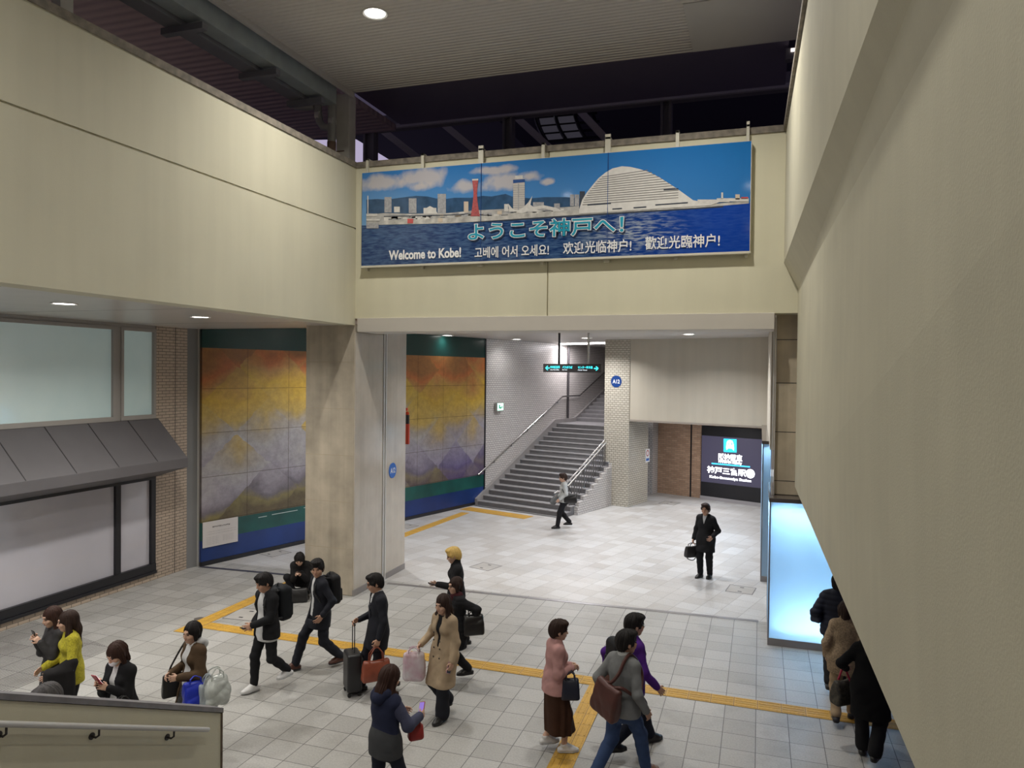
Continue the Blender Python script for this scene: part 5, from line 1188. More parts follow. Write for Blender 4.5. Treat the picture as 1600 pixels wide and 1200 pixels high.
class Person:
    """local frame: x to the person's right, y forward, z up, origin on the floor under the pelvis"""
    def __init__(s, label, pos, heading, height=1.7, female=False, lean=0.0, turn=0.0, head=(0, 0), feet=None, hands=None, elbows=None, skin=None, crouch=None, vox=0.0068, build=1.0, hand_dir=None, group=None, shrug=0.0):
        s.label = label; s.h = height; k = s.k = height / 1.7; s.fem = female; s.vox = vox; s.b = build
        s.pos = np.array([pos[0], pos[1], 0.0]); s.yaw = -R_(heading)
        feet = feet or [(0.09, 0.02, 0, 5, 0), (-0.09, 0.0, 0, -5, 0)]       # right, left: x, y, z(heel lift), yaw, pitch
        s.lt = 0.41 * k; s.ls = 0.40 * k
        hw = 0.088 * k
        hipz = 0.89 * k if crouch is None else crouch[0] * k
        py = 0.0 if crouch is None else crouch[1] * k
        ank = []
        for i, f in enumerate(feet):
            ank.append(np.array([f[0], f[1], 0.085 * k + f[2]]))
        for it in range(40):          # lower the hips until both legs reach
            ok = True
            for i, sx in enumerate((1, -1)):
                hp = np.array([sx * hw, py, hipz])
                if np.linalg.norm(ank[i] - hp) > (s.lt + s.ls) * .995: ok = False
            if ok: break
            hipz -= 0.006
        s.pel = np.array([0, py, hipz]); Rt = rotz(R_(turn)) @ rotx(-R_(lean)); s.Rt = Rt
        up = Rt @ A3(0, 0, 1); s.up = up; s.fw = Rt @ A3(0, 1, 0); s.rt = Rt @ A3(1, 0, 0)
        s.neck = s.pel + up * 0.530 * k + s.fw * 0.005 * k
        s.chest = s.pel + up * 0.36 * k; s.waist = s.pel + up * 0.16 * k
        sw = (0.142 if female else 0.162) * k * (0.5 + 0.5 * build)
        s.sh = [s.neck + s.rt * sx * sw - up * (0.062 - shrug) * k for sx in (1, -1)]
        s.hip = [s.pel + A3(sx * hw, 0, 0) for sx in (1, -1)]
        s.ank = ank; s.knee = []; s.feet = feet
        for i, sx in enumerate((1, -1)):
            fy = rotz(R_(-feet[i][3])) @ A3(0, 1, 0)
            kn, an = two_bone(s.hip[i], ank[i], s.lt, s.ls, fy + A3(sx * (.10 if crouch is None else .25), 0, .2)); s.knee.append(kn); s.ank[i] = an
        s.lu = 0.285 * k; s.lf = 0.245 * k
        hands = hands or [None, None]; elbows = elbows or [None, None]; hand_dir = hand_dir or [None, None]
        s.hand = []; s.elb = []; s.hdir = []; s.thumb = []
        for i, sx in enumerate((1, -1)):
            t = hands[i]
            if t is None: t = (sx * .27, .04, .87)
            t = s.pos_l(t) if len(t) == 3 else t
            e, w = two_bone(s.sh[i], t, s.lu, s.lf, elbows[i] if elbows[i] is not None else A3(sx * .45, -1.0, -.25)); s.elb.append(e); s.hand.append(w)
            d = nrm(w - e); s.hdir.append(nrm(hand_dir[i][0]) if hand_dir[i] else nrm(d + A3(0, .08, 0)))
            th = np.asarray(hand_dir[i][1], float) if hand_dir[i] else (A3(0, 1, .1) if abs(d[2]) > .6 else A3(-sx * .3, 0, 1))
            th = nrm(th - s.hdir[i] * (th @ s.hdir[i])); s.thumb.append(th)
        hy, hp_ = head
        s.Rh = Rt @ rotz(R_(-hy)) @ rotx(R_(lean * .75 - hp_)) if crouch is None else Rt @ rotz(R_(-hy)) @ rotx(R_(lean * .6 - hp_))
        s.hc = s.neck + up * 0.090 * k + s.fw * 0.018 * k + s.Rh @ A3(0, .018, .066) * k      # middle of the skull
        s.skin = skin or (SKIN2 if female else SKIN)
        s.root = None
    def pos_l(s, t): return np.array(t, float) * s.k
    def W(s, p): return rotz(s.yaw) @ np.asarray(p, float) + s.pos
    def bounds(s, m=.12, zlo=None):
        P = np.array(s.ank + s.knee + s.hip + s.elb + s.hand + s.sh + [s.hc, s.neck, s.hc + s.Rh @ A3(0, 0, .12)] + [a - A3(0, 0, .08) for a in s.ank] + [h + d * .2 * s.k for h, d in zip(s.hand, s.hdir)])
        return P.min(0) - m, P.max(0) + m
    # ---- shapes shared by body and clothes; g is the thickness added
    def torso(s, F, g=0.0, k=.05, lo=0.0):
        q = s.k; b = s.b; fl = .66; f = s.fem
        F.cone(s.pel + s.up * -.01 * q, s.pel + s.up * .07 * q, (.158 if f else .150) * q * b + g, (.148 if f else .145) * q * b + g, k, flat=s.fw, fl=.70)
        F.cone(s.pel + s.up * .08 * q, s.waist + s.up * .02 * q, (.142 if f else .142) * q * b + g, (.120 if f else .135) * q * b + g, k, flat=s.fw, fl=fl)
        F.cone(s.waist, s.chest, (.120 if f else .137) * q * b + g, (.138 if f else .156) * q * b + g, k, flat=s.fw, fl=.68)
        F.cone(s.chest, s.neck - s.up * .10 * q, (.138 if f else .156) * q * b + g, (.118 if f else .135) * q * b + g, k, flat=s.fw, fl=.64)
        F.cone(s.sh[0] - s.rt * .015 * q, s.sh[1] + s.rt * .015 * q, .048 * q + g * .8, .048 * q + g * .8, k)
        for i in (0, 1): F.cone(s.neck - s.up * .012 * q, s.sh[i] - s.up * .008 * q, .042 * q + g * .6, .040 * q + g * .8, k * .7)
        if f:
            for sx in (1, -1): F.ell(s.chest + s.rt * sx * .068 * q + s.fw * .075 * q - s.up * .0 * q, A3(.062, .052, .06) * q + g * .6, None, k)
    def arm(s, F, i, g=0.0, k=.03, end=1.0, gl=None):
        q = s.k; gl = g if gl is None else gl
        F.cone(s.sh[i], s.elb[i], .046 * q + g * .85, .038 * q + g, k)
        w = s.elb[i] + (s.hand[i] - s.elb[i]) * end
        F.cone(s.elb[i], w, .039 * q + g, (.039 + (.026 - .039) * end) * q + gl, k)
    def leg(s, F, i, g=0.0, k=.03, end=1.0, gl=None, gk=None):
        q = s.k; gl = g if gl is None else gl; gk = g if gk is None else gk
        F.cone(s.hip[i] + A3(0, 0, .01), s.knee[i], .085 * q * s.b + g, .055 * q + gk, k)
        a = s.knee[i] + (s.ank[i] - s.knee[i]) * end
        F.cone(s.knee[i], a, .054 * q + gk, .037 * q + gl, k)
        bk = s.knee[i] + (s.ank[i] - s.knee[i]) * .3; d = nrm(s.ank[i] - s.knee[i]); n = A3(0, -1, 0); n = nrm(n - d * (n @ d))
        F.cone(bk + n * .012 * q, s.knee[i] + (s.ank[i] - s.knee[i]) * .55 + n * .008 * q, .048 * q + g * .6, .036 * q + g * .5, k)
    def footpts(s, i):
        q = s.k; f = s.feet[i]; R = rotz(R_(-f[3])) @ rotx(R_(f[4]))
        a = s.ank[i]; return R, a + R @ A3(0, -.045, -.055) * q, a + R @ A3(0, .10, -.058) * q, a + R @ A3(0, .155, -.065) * q
    def foot(s, F, i, g=0.0, k=.02, sole=False):
        q = s.k; R, he, ba, to = s.footpts(i)
        up = R @ A3(0, 0, 1)
        F.cone(he, ba, .034 * q + g, .043 * q + g, k, flat=up, fl=.75); F.cone(ba, to, .042 * q + g, .030 * q + g, k, flat=up, fl=.62)
        F.cone(s.ank[i] + R @ A3(0, 0, 0), ba, .038 * q + g, .034 * q + g, k)
    def handshape(s, F, i, curl=.5, spread=.0):
        q = s.k * (.93 if s.fem else 1.0); w = s.hand[i]; d = s.hdir[i]; t = s.thumb[i]; sx = (1, -1)[i]
        n = nrm(np.cross(d, t)) * (1 if True else 1)
        pn = n if (n @ A3(-sx, 0, -.2)) > 0 else -n           # the palm faces the body or the ground
        if abs(d[2]) < .6: pn = n if n[2] < 0 else -n
        if getattr(s, 'palm_up', (0, 0))[i]: pn = -pn
        for j in range(4):
            o = (1.5 - j) * .0195 * q
            kn = w + d * (.082 - .006 * abs(j - 1.2)) * q + t * o
            F.cone(w + t * o * .55 + d * .01 * q, kn, .0165 * q, .0125 * q, .012)
            L = [.042, .046, .043, .034][j] * q * 1.05; fan = t * (1.5 - j) * .10
            c1 = curl * 45; c2 = curl * 105
            d1 = nrm(d * math.cos(R_(c1)) + pn * math.sin(R_(c1)) + fan); d2 = nrm(d * math.cos(R_(c2)) + pn * math.sin(R_(c2)) + fan)
            m1 = kn + d1 * L; m2 = m1 + d2 * L * .85
            F.cone(kn, m1, .0098 * q, .0088 * q, .004); F.cone(m1, m2, .0088 * q, .0072 * q, .004)
        tb = w + d * .028 * q + t * .022 * q; t1 = tb + nrm(d * .55 + t * .75 + pn * .35) * .042 * q; t2 = t1 + nrm(d * .9 + t * .25 + pn * .45) * .032 * q
        F.cone(w + d * .015 * q, tb, .017 * q, .0155 * q, .012); F.cone(tb, t1, .0135 * q, .0105 * q, .008); F.cone(t1, t2, .0105 * q, .0085 * q, .004)
        s.grip = getattr(s, 'grip', {}); s.grip[i] = w + d * .088 * q + pn * .03 * q
    def HP(s, x, y, z): return s.hc + s.Rh @ (A3(x, y, z) * s.k * 1.13)
    def body(s, curl=(.45, .45)):
        q = s.k; lo, hi = s.bounds(); F = Field(lo, hi, s.vox)
        s.torso(F)
        for i in (0, 1): s.arm(F, i); s.leg(F, i); s.foot(F, i)
        F.cone(s.neck - s.up * .03 * q, s.HP(0, -.022, -.06), (.052 if s.fem else .060) * q, (.049 if s.fem else .056) * q, .03)
        R = s.Rh; fem = s.fem; q = q * 1.13
        F.ell(s.HP(0, -.012, .022), A3(.073, .093, .090) * q, R, .02)
        F.ell(s.HP(0, .022, -.040), A3(.060 if not fem else .056, .066, .068) * q, R, .03)
        F.ell(s.HP(0, .050, -.088), A3(.030 if not fem else .025, .026, .022) * q, R, .028)
        F.cone(s.HP(-.022, .084, .022), s.HP(.022, .084, .022), .010 * q, .010 * q, .02)
        for sx in (1, -1):
            F.ell(s.HP(sx * .031, .092, .002), A3(.014, .010, .010) * q, R, .010, 'sub')
            F.ell(s.HP(sx * .040, .062, -.028), A3(.020, .020, .022) * q, R, .02)
            F.ell(s.HP(sx * .076, -.008, -.012), A3(.008, .018, .030) * q, R, .006)
        F.cone(s.HP(0, .086, .008), s.HP(0, .102, -.030), .0075 * q, .0105 * q, .010)
        for sx in (1, -1): F.ell(s.HP(sx * .011, .093, -.034), A3(.008, .009, .007) * q, R, .006)
        F.cone(s.HP(-.016, .083, -.058), s.HP(.016, .083, -.058), .009 * q, .009 * q, .010)
        q = s.k
        for i in (0, 1): s.handshape(F, i, curl[i])
        o = F.mesh('person', s.skin); o.location = tuple(s.pos); o.rotation_euler = (0, 0, s.yaw)
        tag(o, s.label, 'person'); s.root = o
        q = s.k * 1.13
        for sx in (1, -1):
            b = MB(); sphere(b, s.HP(sx * .031, .0795, .002), A3(.0122, .009, .0060) * q, R); b.build('eye', M_EYE, o, smooth=True)
            b = MB(); b.tube([s.HP(sx * .016, .0905, .021), s.HP(sx * .032, .089, .0255), s.HP(sx * .047, .077, .020)], [.0032 * q, .0042 * q, .0026 * q], 8); b.build('eyebrow', M_BROW, o, smooth=True)
        b = MB(); b.tube([s.HP(-.023, .0835, -.0555), s.HP(0, .0925, -.0572), s.HP(.023, .0835, -.0555)], [.003 * q, .0058 * q, .003 * q], 8); b.build('lips', M_LIP, o, smooth=True)
        return s
    def grid(s, zlo=None, zhi=None, h=None, m=.14):
        lo, hi = s.bounds(m)
        if zlo is not None: lo[2] = max(lo[2], zlo)
        if zhi is not None: hi[2] = min(hi[2], zhi)
        return Field(lo, hi, h or s.vox * 1.25)
    def hair(s, m, style='short', fringe=.035, length=.0, vol=1.0, part=0, name='hair'):
        q = s.k * 1.13; R = s.Rh; c = s.hc; L = max(length, .2)
        lo = c - .26 * q - A3(0, 0, L); hi = c + A3(.26, .26, .22) * q
        F = Field(lo, hi, s.vox * .95)
        F.ell(s.HP(0, -.016, .026), A3(.0845 * vol, .103 * vol, .1005 * vol) * q, R, .0)
        if style == 'short':
            F.ell(s.HP(.01, .03, .088), A3(.068, .070, .036) * q * vol, R, .025)
            F.ell(s.HP(0, -.05, -.02), A3(.074, .062, .075) * q * vol, R, .03)
            for sx in (1, -1): F.cone(s.HP(sx * .070, .028, .02), s.HP(sx * .071, .020, -.030), .017 * q, .010 * q, .02)
            F.cut(s.HP(0, -.095, -.098), -R @ nrm(A3(0, -.55, .84)))
        else:
            F.cut(s.HP(0, -.1, -.16), -R @ A3(0, 0, 1))
            n = 9
            dn = nrm(A3(0, 0, -1) * .8 - s.up * .2)
            if style == 'bob':
                for sx in (1, -1): F.cone(s.HP(sx * .062, -.01, .02), s.HP(sx * .070, .010, -.095 - length), .034 * q, .022 * q, .03)
                F.cone(s.HP(0, -.060, .0), s.HP(0, -.066, -.09 - length), .066 * q, .052 * q, .03, flat=R @ A3(0, 1, 0), fl=.8)
            if style == 'long':
                for sx in (1, -1):
                    a = s.HP(sx * .062, -.006, -.01); b = s.HP(sx * .078, -.005, -.14); e = s.neck + s.rt * sx * .085 * q + s.fw * (.055) * q - s.up * (length - .10)
                    F.cone(a, b, .032 * q, .034 * q, .03); F.cone(b, e, .034 * q, .020 * q, .03)
                a = s.HP(0, -.064, -.02); b = s.neck - s.fw * .062 * q + s.up * .03; e = s.neck - s.fw * (.085) * q - s.up * (length - .06)
                F.cone(a, b, .064 * q, .070 * q, .03, flat=s.fw, fl=.75); F.cone(b, e, .072 * q, .055 * q, .03, flat=s.fw, fl=.55)
        # the face stays open
        F.ell(s.HP(0, .105, -.045 + .0), A3(.060, .075, .070 + fringe) * q, R, .012, 'sub')
        F.ell(s.HP(0, .135, -.105), A3(.055, .085, .09) * q, R, .012, 'sub')
        for sx in (1, -1):
            if style == 'short': F.ell(s.HP(sx * .092, -.008, -.024), A3(.022, .020, .030) * q, R, .006, 'sub')
        X, Y, Z = np.meshgrid(*F.ax, indexing='ij', sparse=True)
        U = (X - c[0]) * R[0, 0] + (Y - c[1]) * R[1, 0] + (Z - c[2]) * R[2, 0]; V = (X - c[0]) * R[0, 1] + (Y - c[1]) * R[1, 1] + (Z - c[2]) * R[2, 1]
        an = np.arctan2(U, V + .02)
        F.F = F.F + (.0042 * np.sin(17 * an + 3 * np.sin(5 * an) + 14 * Z) + .0016 * np.sin(41 * an - 20 * Z)).astype(np.float32)
        return F.mesh(name, m, s.root)
    def trousers(s, m, g=.014, gl=.024, end=.97, folds=.008, name='trousers', top=.10, gk=None):
        F = s.grid(zlo=0.0, zhi=s.pel[2] + .24)
        q = s.k
        F.cone(s.pel + s.up * -.03 * q, s.pel + s.up * .05 * q, .158 * q * s.b + g, .150 * q * s.b + g, .05, flat=s.fw, fl=.70)
        F.cone(s.pel, s.pel + s.up * top * q, .15 * q * s.b + g, .140 * q * s.b + g, .05, flat=s.fw, fl=.68)
        for i in (0, 1): s.leg(F, i, g, .035, end, gl, gk)
        if folds: F.folds(folds, sum(map(ord, s.label)) % 97, (20, 20, 34))
        return F.mesh(name, m, s.root)
    def skirt(s, m, hem, r_top=.15, r_hem=.25, name='skirt', folds=.008, fl=.85):
        F = s.grid(zlo=max(0.02, hem - .03), zhi=s.pel[2] + .25); q = s.k
        c = .5 * (s.knee[0] + s.knee[1]); c = A3(c[0], c[1] * .8, hem)
        F.cone(s.pel + s.up * .10 * q, s.pel - A3(0, 0, .06), (.128) * q + .012, r_top * q + .02, .03, flat=s.fw, fl=.74)
        F.cone(s.pel - A3(0, 0, .05), c - A3(0, 0, .12), r_top * q + .02, r_hem, .04, flat=A3(0, 1, 0), fl=fl)
        for i in (0, 1): s.leg(F, i, .03, .05, .55)
        an = None
        X, Y, Z = np.meshgrid(*F.ax, indexing='ij', sparse=True)
        a = np.arctan2(Y - c[1], X - c[0]); F.F = F.F + (folds * np.sin(9 * a + 2 * np.sin(3 * a)) * np.clip((s.pel[2] - Z) * 3, 0, 1)).astype(np.float32)
        F.cut(A3(0, 0, hem), A3(0, 0, -1))
        return F.mesh(name, m, s.root)
    def top(s, m, name='jacket', g=.020, hem=-.04, sleeve=.97, gs=None, folds=.008, skirt=None, open_w=None, open_lo=None, collar=0.0, puff=0.0, neckcut=.058, k=.05, arms=(1, 1), fseed=0, flare=.0, split=False):
        """hem: height of the lower edge from the hips along the spine (metres, down is negative); skirt: radius at the hem"""
        q = s.k; g = g * .80; gs = g * .62 if gs is None else gs
        hz = s.pel + s.up * hem
        zlo = min(hz[2] - .06, min(h[2] for h in s.hand) - .05)
        F = s.grid(zlo=zlo, zhi=s.neck[2] + .14)
        s.torso(F, g, k)
        if hem < .06:
            r1 = skirt if skirt is not None else .166 * q * s.b + g
            for i in (0, 1): F.cone(s.hip[i] + A3(0, 0, .02), s.hip[i] + (s.knee[i] - s.hip[i]) * .16, .090 * q * s.b + g, .086 * q + g, .05)
            ce = hz - s.up * .10
            if hem < -.15:
                c = .5 * (s.knee[0] + s.knee[1]); ce = A3(c[0] * .6, s.pel[1] + (c[1] - s.pel[1]) * .6 * min(1, -hem / .4), ce[2])
            F.cone(s.pel + s.up * .08 * q, ce, .15 * q * s.b + g, r1 + .012, .05, flat=s.fw, fl=.76)
            if hem < -.15:
                for i in (0, 1): F.cone(s.hip[i], s.hip[i] + (s.knee[i] - s.hip[i]) * min(1, -hem / .41), .085 * q + g, .07 * q + g, .06)
        if collar > 0: F.cone(s.neck - s.up * .02 * q, s.neck + s.up * (collar - .02) + s.fw * .004, .064 * q + g * .4, .060 * q + g * .4, .02)
        if folds: F.folds(folds, fseed or (len(s.label) * 7) % 97, (22, 22, 26))
        X, Y, Z = np.meshgrid(*F.ax, indexing='ij', sparse=True)
        if puff: F.F = F.F - (puff * np.abs(np.sin((Z - s.pel[2]) * math.pi / .075))).astype(np.float32)
        F.cut(hz, -s.up)
        if neckcut:
            F.cone(s.neck + s.up * .005 + s.fw * .008, s.neck + s.up * .3 + s.fw * .05, neckcut * q, neckcut * q * 1.2, .004, 'sub')
        # front opening
        if open_w is not None:
            U = (X - s.neck[0]) * s.rt[0] + (Y - s.neck[1]) * s.rt[1] + (Z - s.neck[2]) * s.rt[2]
            Vv = (X - s.pel[0]) * s.fw[0] + (Y - s.pel[1]) * s.fw[1] + (Z - s.pel[2]) * s.fw[2]
            T = (X - s.neck[0]) * s.up[0] + (Y - s.neck[1]) * s.up[1] + (Z - s.neck[2]) * s.up[2]
            lo = open_lo if open_lo is not None else -.36 * q
            w = open_w[0] + (open_w[1] - open_w[0]) * np.clip(T / lo, 0, 1)
            D = np.maximum(np.maximum(np.abs(U) - w, -Vv + .01), lo - T)
            F.F = np.maximum(F.F, (-D).astype(np.float32))
        # sleeves go on after the front has been cut
        G = Field([0, 0, 0], [.1, .1, .1], F.h); G.ax = F.ax; G.F = np.full_like(F.F, .5)
        for i in (0, 1):
            if arms[i]: s.arm(G, i, gs, .03, sleeve)
        if folds: G.folds(folds, 13 + fseed, (30, 30, 30))
        if puff: G.F = G.F - (puff * np.abs(np.sin((Z - s.pel[2]) * math.pi / .075))).astype(np.float32)
        h_ = np.clip(.5 + .5 * (F.F - G.F) / .03, 0, 1)
        F.F = (F.F * (1 - h_) + G.F * h_ - .03 * h_ * (1 - h_)).astype(np.float32)
        return F.mesh(name, m, s.root)
    def shoes(s, m, g=.010, sole=None, high=0.0, name='shoe'):
        for i in (0, 1):
            R, he, ba, to = s.footpts(i); P = np.array([he, ba, to, s.ank[i] + A3(0, 0, high)])
            F = Field(P.min(0) - .09, P.max(0) + .09, s.vox * .9)
            s.foot(F, i, g, .02)
            if high: F.cone(s.ank[i], s.ank[i] + (s.knee[i] - s.ank[i]) * high / (s.ls), .040 * s.k + g, .046 * s.k + g, .03)
            else: F.cut(s.ank[i] + R @ A3(0, 0, .022), R @ A3(0, -.15, 1))
            F.cut(he + R @ A3(0, 0, -.034 * s.k), R @ A3(0, 0, -1))
            o = F.mesh(name, m, s.root)
            b = Field(P.min(0) - .09, P.max(0) + .09, s.vox * .9); up = R @ A3(0, 0, 1)
            b.cone(he - up * .012, ba - up * .012, .036 * s.k + g, .046 * s.k + g, .02, flat=up, fl=.8); b.cone(ba - up * .012, to - up * .012, .045 * s.k + g, .033 * s.k + g, .02, flat=up, fl=.7)
            b.cut(he - up * (.020 * s.k), up); b.cut(he - up * (.038 * s.k), -up)
            b.mesh('sole', sole or M_SOLE, o)
M_SOLE = mat('sole_dark', (.03, .028, .028), .7)
def sphere(b, c, r, R=None, n=12, m=8):
    R = np.eye(3) if R is None else R; vs = []; fs = []
    for i in range(m + 1):
        th = math.pi * i / m
        for j in range(n):
            ph = 2 * math.pi * j / n; vs.append(np.asarray(c) + R @ (np.asarray(r) * A3(math.sin(th) * math.cos(ph), math.sin(th) * math.sin(ph), math.cos(th))))
    for i in range(m):
        for j in range(n): fs.append((i * n + j, (i + 1) * n + j, (i + 1) * n + (j + 1) % n, i * n + (j + 1) % n))
    return b.add(vs, fs)
def at_head(px, py, h): q = onz(px, py, h); return (q[0], q[1])
def at_foot(px, py): q = onz(px, py, 0); return (q[0], q[1])
def vaz(px): return -18.4 + math.degrees(math.atan((px - 800) / _f))
def head_to(px, th): return vaz(px) + th           # th: 0 away from the viewer, 90 towards picture right
# ================================================================ what the people carry
def ax_from(d, n):
    d = nrm(d); n = np.asarray(n, float); n = nrm(n - d * (n @ d)); return np.stack([np.cross(d, n), d, n], 1)   # columns: width, length, normal
def carried(name, label, cat, p, p0, group=None):
    p0 = np.asarray(p0, float); return thing(name, label, cat, p.W(p0), p.yaw, group), p0
def put(o, p0):
    o.data.transform(Matrix.Translation(tuple(-p0))); return o
def obox(b, c, R, hs):
    c = np.asarray(c, float); v = [c + R @ (np.array(hs) * np.array(q)) for q in ((-1,-1,-1),(1,-1,-1),(1,1,-1),(-1,1,-1),(-1,-1,1),(1,-1,1),(1,1,1),(-1,1,1))]
    return b.add(v, [(3,2,1,0),(4,5,6,7),(0,1,5,4),(1,2,6,5),(2,3,7,6),(3,0,4,7)])
M_PH = mat('phone_black', (.015, .015, .018), .2); M_STRAP = mat('strap_black', (.012, .012, .014), .6)
def phone(p, i, label, case=None, d=None, n=None, glow=0.0, off=(0, 0, 0), scr=(.35, .4, .5)):
    c = p.grip[i] + np.array(off); dd = p.hdir[i] if d is None else np.array(d, float); nn = A3(0, -.6, .8) if n is None else np.array(n, float)
    t, p0 = carried('phone', label, 'phone', p, c)
    R = ax_from(dd, nn); b = MB(); obox(b, c, R, (.036, .073, .005)); put(b.build('body', case or M_PH, t, bevel=.003), p0)
    b = MB(); obox(b, c + R @ A3(0, 0, .0056), R, (.032, .066, .0008)); put(b.build('screen', emi('phone_screen_%d' % int(glow * 10 + scr[0] * 1000), scr, glow) if glow else mat('phone_glass', (.05, .06, .08), .1), t), p0)
    return t
def backpack(p, label, m, w=.15, d=.085, h=.22, m2=None, drop=.0):
    q = p.k; c = p.chest - p.fw * (.135 * q + d) - p.up * (.03 + drop); R = p.Rt
    t, p0 = carried('backpack', label, 'backpack', p, c - A3(0, 0, h))
    F = Field(c - .36, c + .36, .009)
    F.rbox(c, A3(w, d, h), .055, R); F.cone(c + R @ A3(-w * .5, 0, h * .85), c + R @ A3(w * .5, 0, h * .85), .05, .05, .05)
    F.folds(.005, 4); put(F.mesh('body', m, t), p0)
    F = Field(c - .36, c + .36, .009); F.rbox(c + R @ A3(0, -d * .95, -h * .38), A3(w * .8, .03, h * .45), .025, R); F.folds(.003, 8); put(F.mesh('pocket', m2 or m, t), p0)
    for sx in (1, -1):
        a = c + R @ A3(sx * w * .55, d * .9, h * .85); s1 = p.sh[0 if sx > 0 else 1] * .55 + p.neck * .45 + p.up * .045; f = p.chest + p.rt * sx * .115 * q + p.fw * .125 * q; e = p.waist + p.rt * sx * .155 * q + p.fw * .02; z = c + R @ A3(sx * w * .9, d * .8, -h * .75)
        b = MB(); b.tube([a, s1 - p.fw * .05, s1 + p.fw * .035, .5 * (s1 + f) + p.fw * .035, f, .5 * (f + e) + p.rt * sx * .02, e, z], .016, 8); put(b.build('strap', M_STRAP, t, smooth=True), p0)
    b = MB(); b.tube([c + R @ A3(.03, d * .6, h), c + R @ A3(.0, d * .6, h + .05), c + R @ A3(-.03, d * .6, h)], .009, 8); put(b.build('loop', M_STRAP, t, smooth=True), p0)
    return t
def smooth_path(P, n=5):
    P = [np.asarray(p, float) for p in P]; Q = [2 * P[0] - P[1]] + P + [2 * P[-1] - P[-2]]; out = []
    for i in range(1, len(Q) - 2):
        a, b, c, d = Q[i - 1:i + 3]
        for k in range(n):
            t = k / n; out.append(.5 * (2 * b + (c - a) * t + (2 * a - 5 * b + 4 * c - d) * t * t + (3 * b - a - 3 * c + d) * t ** 3))
    return out + [P[-1]]
def softbag(p, name, label, cat, c, R, hs, m, rad=.03, folds=.007, seed=3, handles=None, hm=None, taper=0.0, strap=None, vox=.008, sr=.011):
    """c: middle of the bag; handles: height of two loops; strap: list of points of a shoulder strap"""
    c = np.asarray(c, float); hs = np.asarray(hs, float); ext = (np.abs(R) * hs).sum(1) + .06
    t, p0 = carried(name, label, cat, p, c - A3(0, 0, ext[2] - .06))
    F = Field(c - ext, c + ext, vox); F.bag(c, hs * A3(1, 1.15, 1), R, min(rad, min(hs) * .8), .10 + taper, .60, .12)
    if folds: F.folds(folds, seed, (34, 34, 22))
    put(F.mesh('body', m, t), p0)
    if handles:
        for sy in (1, -1):
            o = sy * hs[1] * .6; top = c + R @ A3(0, o * .3, hs[2] + handles)
            b = MB(); b.tube([c + R @ A3(-hs[0] * .5, o, hs[2] * .75), c + R @ A3(-hs[0] * .45, o, hs[2] + handles * .5), c + R @ A3(-hs[0] * .15, o * .5, hs[2] + handles * .95), top, c + R @ A3(hs[0] * .15, o * .5, hs[2] + handles * .95), c + R @ A3(hs[0] * .45, o, hs[2] + handles * .5), c + R @ A3(hs[0] * .5, o, hs[2] * .75)], sr * .8, 8); put(b.build('handle', hm or m, t, smooth=True), p0)
    if strap is not None:
        b = MB(); b.tube(smooth_path(strap), sr, 8); put(b.build('strap', hm or m, t, smooth=True), p0)
    return t
def glasses(p):
    b = MB()
    for sx in (1, -1):
        c = p.HP(sx * .031, .094, .000); R = p.Rh
        b.tube([c + R @ (A3(.019 * math.cos(a), 0, .015 * math.sin(a)) * p.k) for a in [2 * math.pi * k / 14 for k in range(15)]], .0016, 6)
        b.tube([p.HP(sx * .050, .092, .003), p.HP(sx * .074, .06, .006), p.HP(sx * .078, -.01, .004)], .0016, 6)
    b.tube([p.HP(-.012, .096, .002), p.HP(.012, .096, .002)], .0016, 6)
    b.build('glasses', M_EYE, p.root, smooth=True)
def tie(p, m):
    a = p.neck + p.fw * .082 * p.k - p.up * .055; e = p.waist + p.fw * .128 * p.k + p.up * .06; mid = p.chest + p.fw * .138 * p.k
    F = Field(np.minimum(a, e) - .08, np.maximum(a, e) + .08, .006); F.cone(a, a - p.up * .03, .018, .012, .01); F.cone(a - p.up * .03, mid, .012, .026, .01, flat=p.fw, fl=.35); F.cone(mid, e, .026, .034, .01, flat=p.fw, fl=.35); F.mesh('tie', m, p.root)
def hood(p, m, name='hood'):
    q = p.k; c = p.neck - p.fw * .055 * q + p.up * .035
    F = Field(c - .25, c + .25, .008)
    F.cone(c - p.rt * .07 * q - p.up * .01, c - p.fw * .05 * q - p.up * .055, .045 * q, .06 * q, .04); F.cone(c + p.rt * .07 * q - p.up * .01, c - p.fw * .05 * q - p.up * .055, .045 * q, .06 * q, .04)
    F.cone(c - p.rt * .07 * q, c - p.rt * .062 * q + p.fw * .11 * q - p.up * .035, .038 * q, .024 * q, .03); F.cone(c + p.rt * .07 * q, c + p.rt * .062 * q + p.fw * .11 * q - p.up * .035, .038 * q, .024 * q, .03)
    F.folds(.004, 9); return F.mesh(name, m, p.root)
C = cloth
k_black = C('cloth_black', (.012, .012, .014)); k_black2 = C('cloth_black_wool', (.017, .016, .017), .95); k_suit = C('cloth_suit_navy', (.014, .015, .022), .7); k_white = C('cloth_white', (.62, .62, .62)); k_char = C('cloth_charcoal', (.045, .043, .045)); k_navy = C('cloth_navy', (.022, .027, .060)); k_grey = C('cloth_grey', (.19, .20, .205)); k_dgrey = C('cloth_dark_grey', (.06, .062, .066))
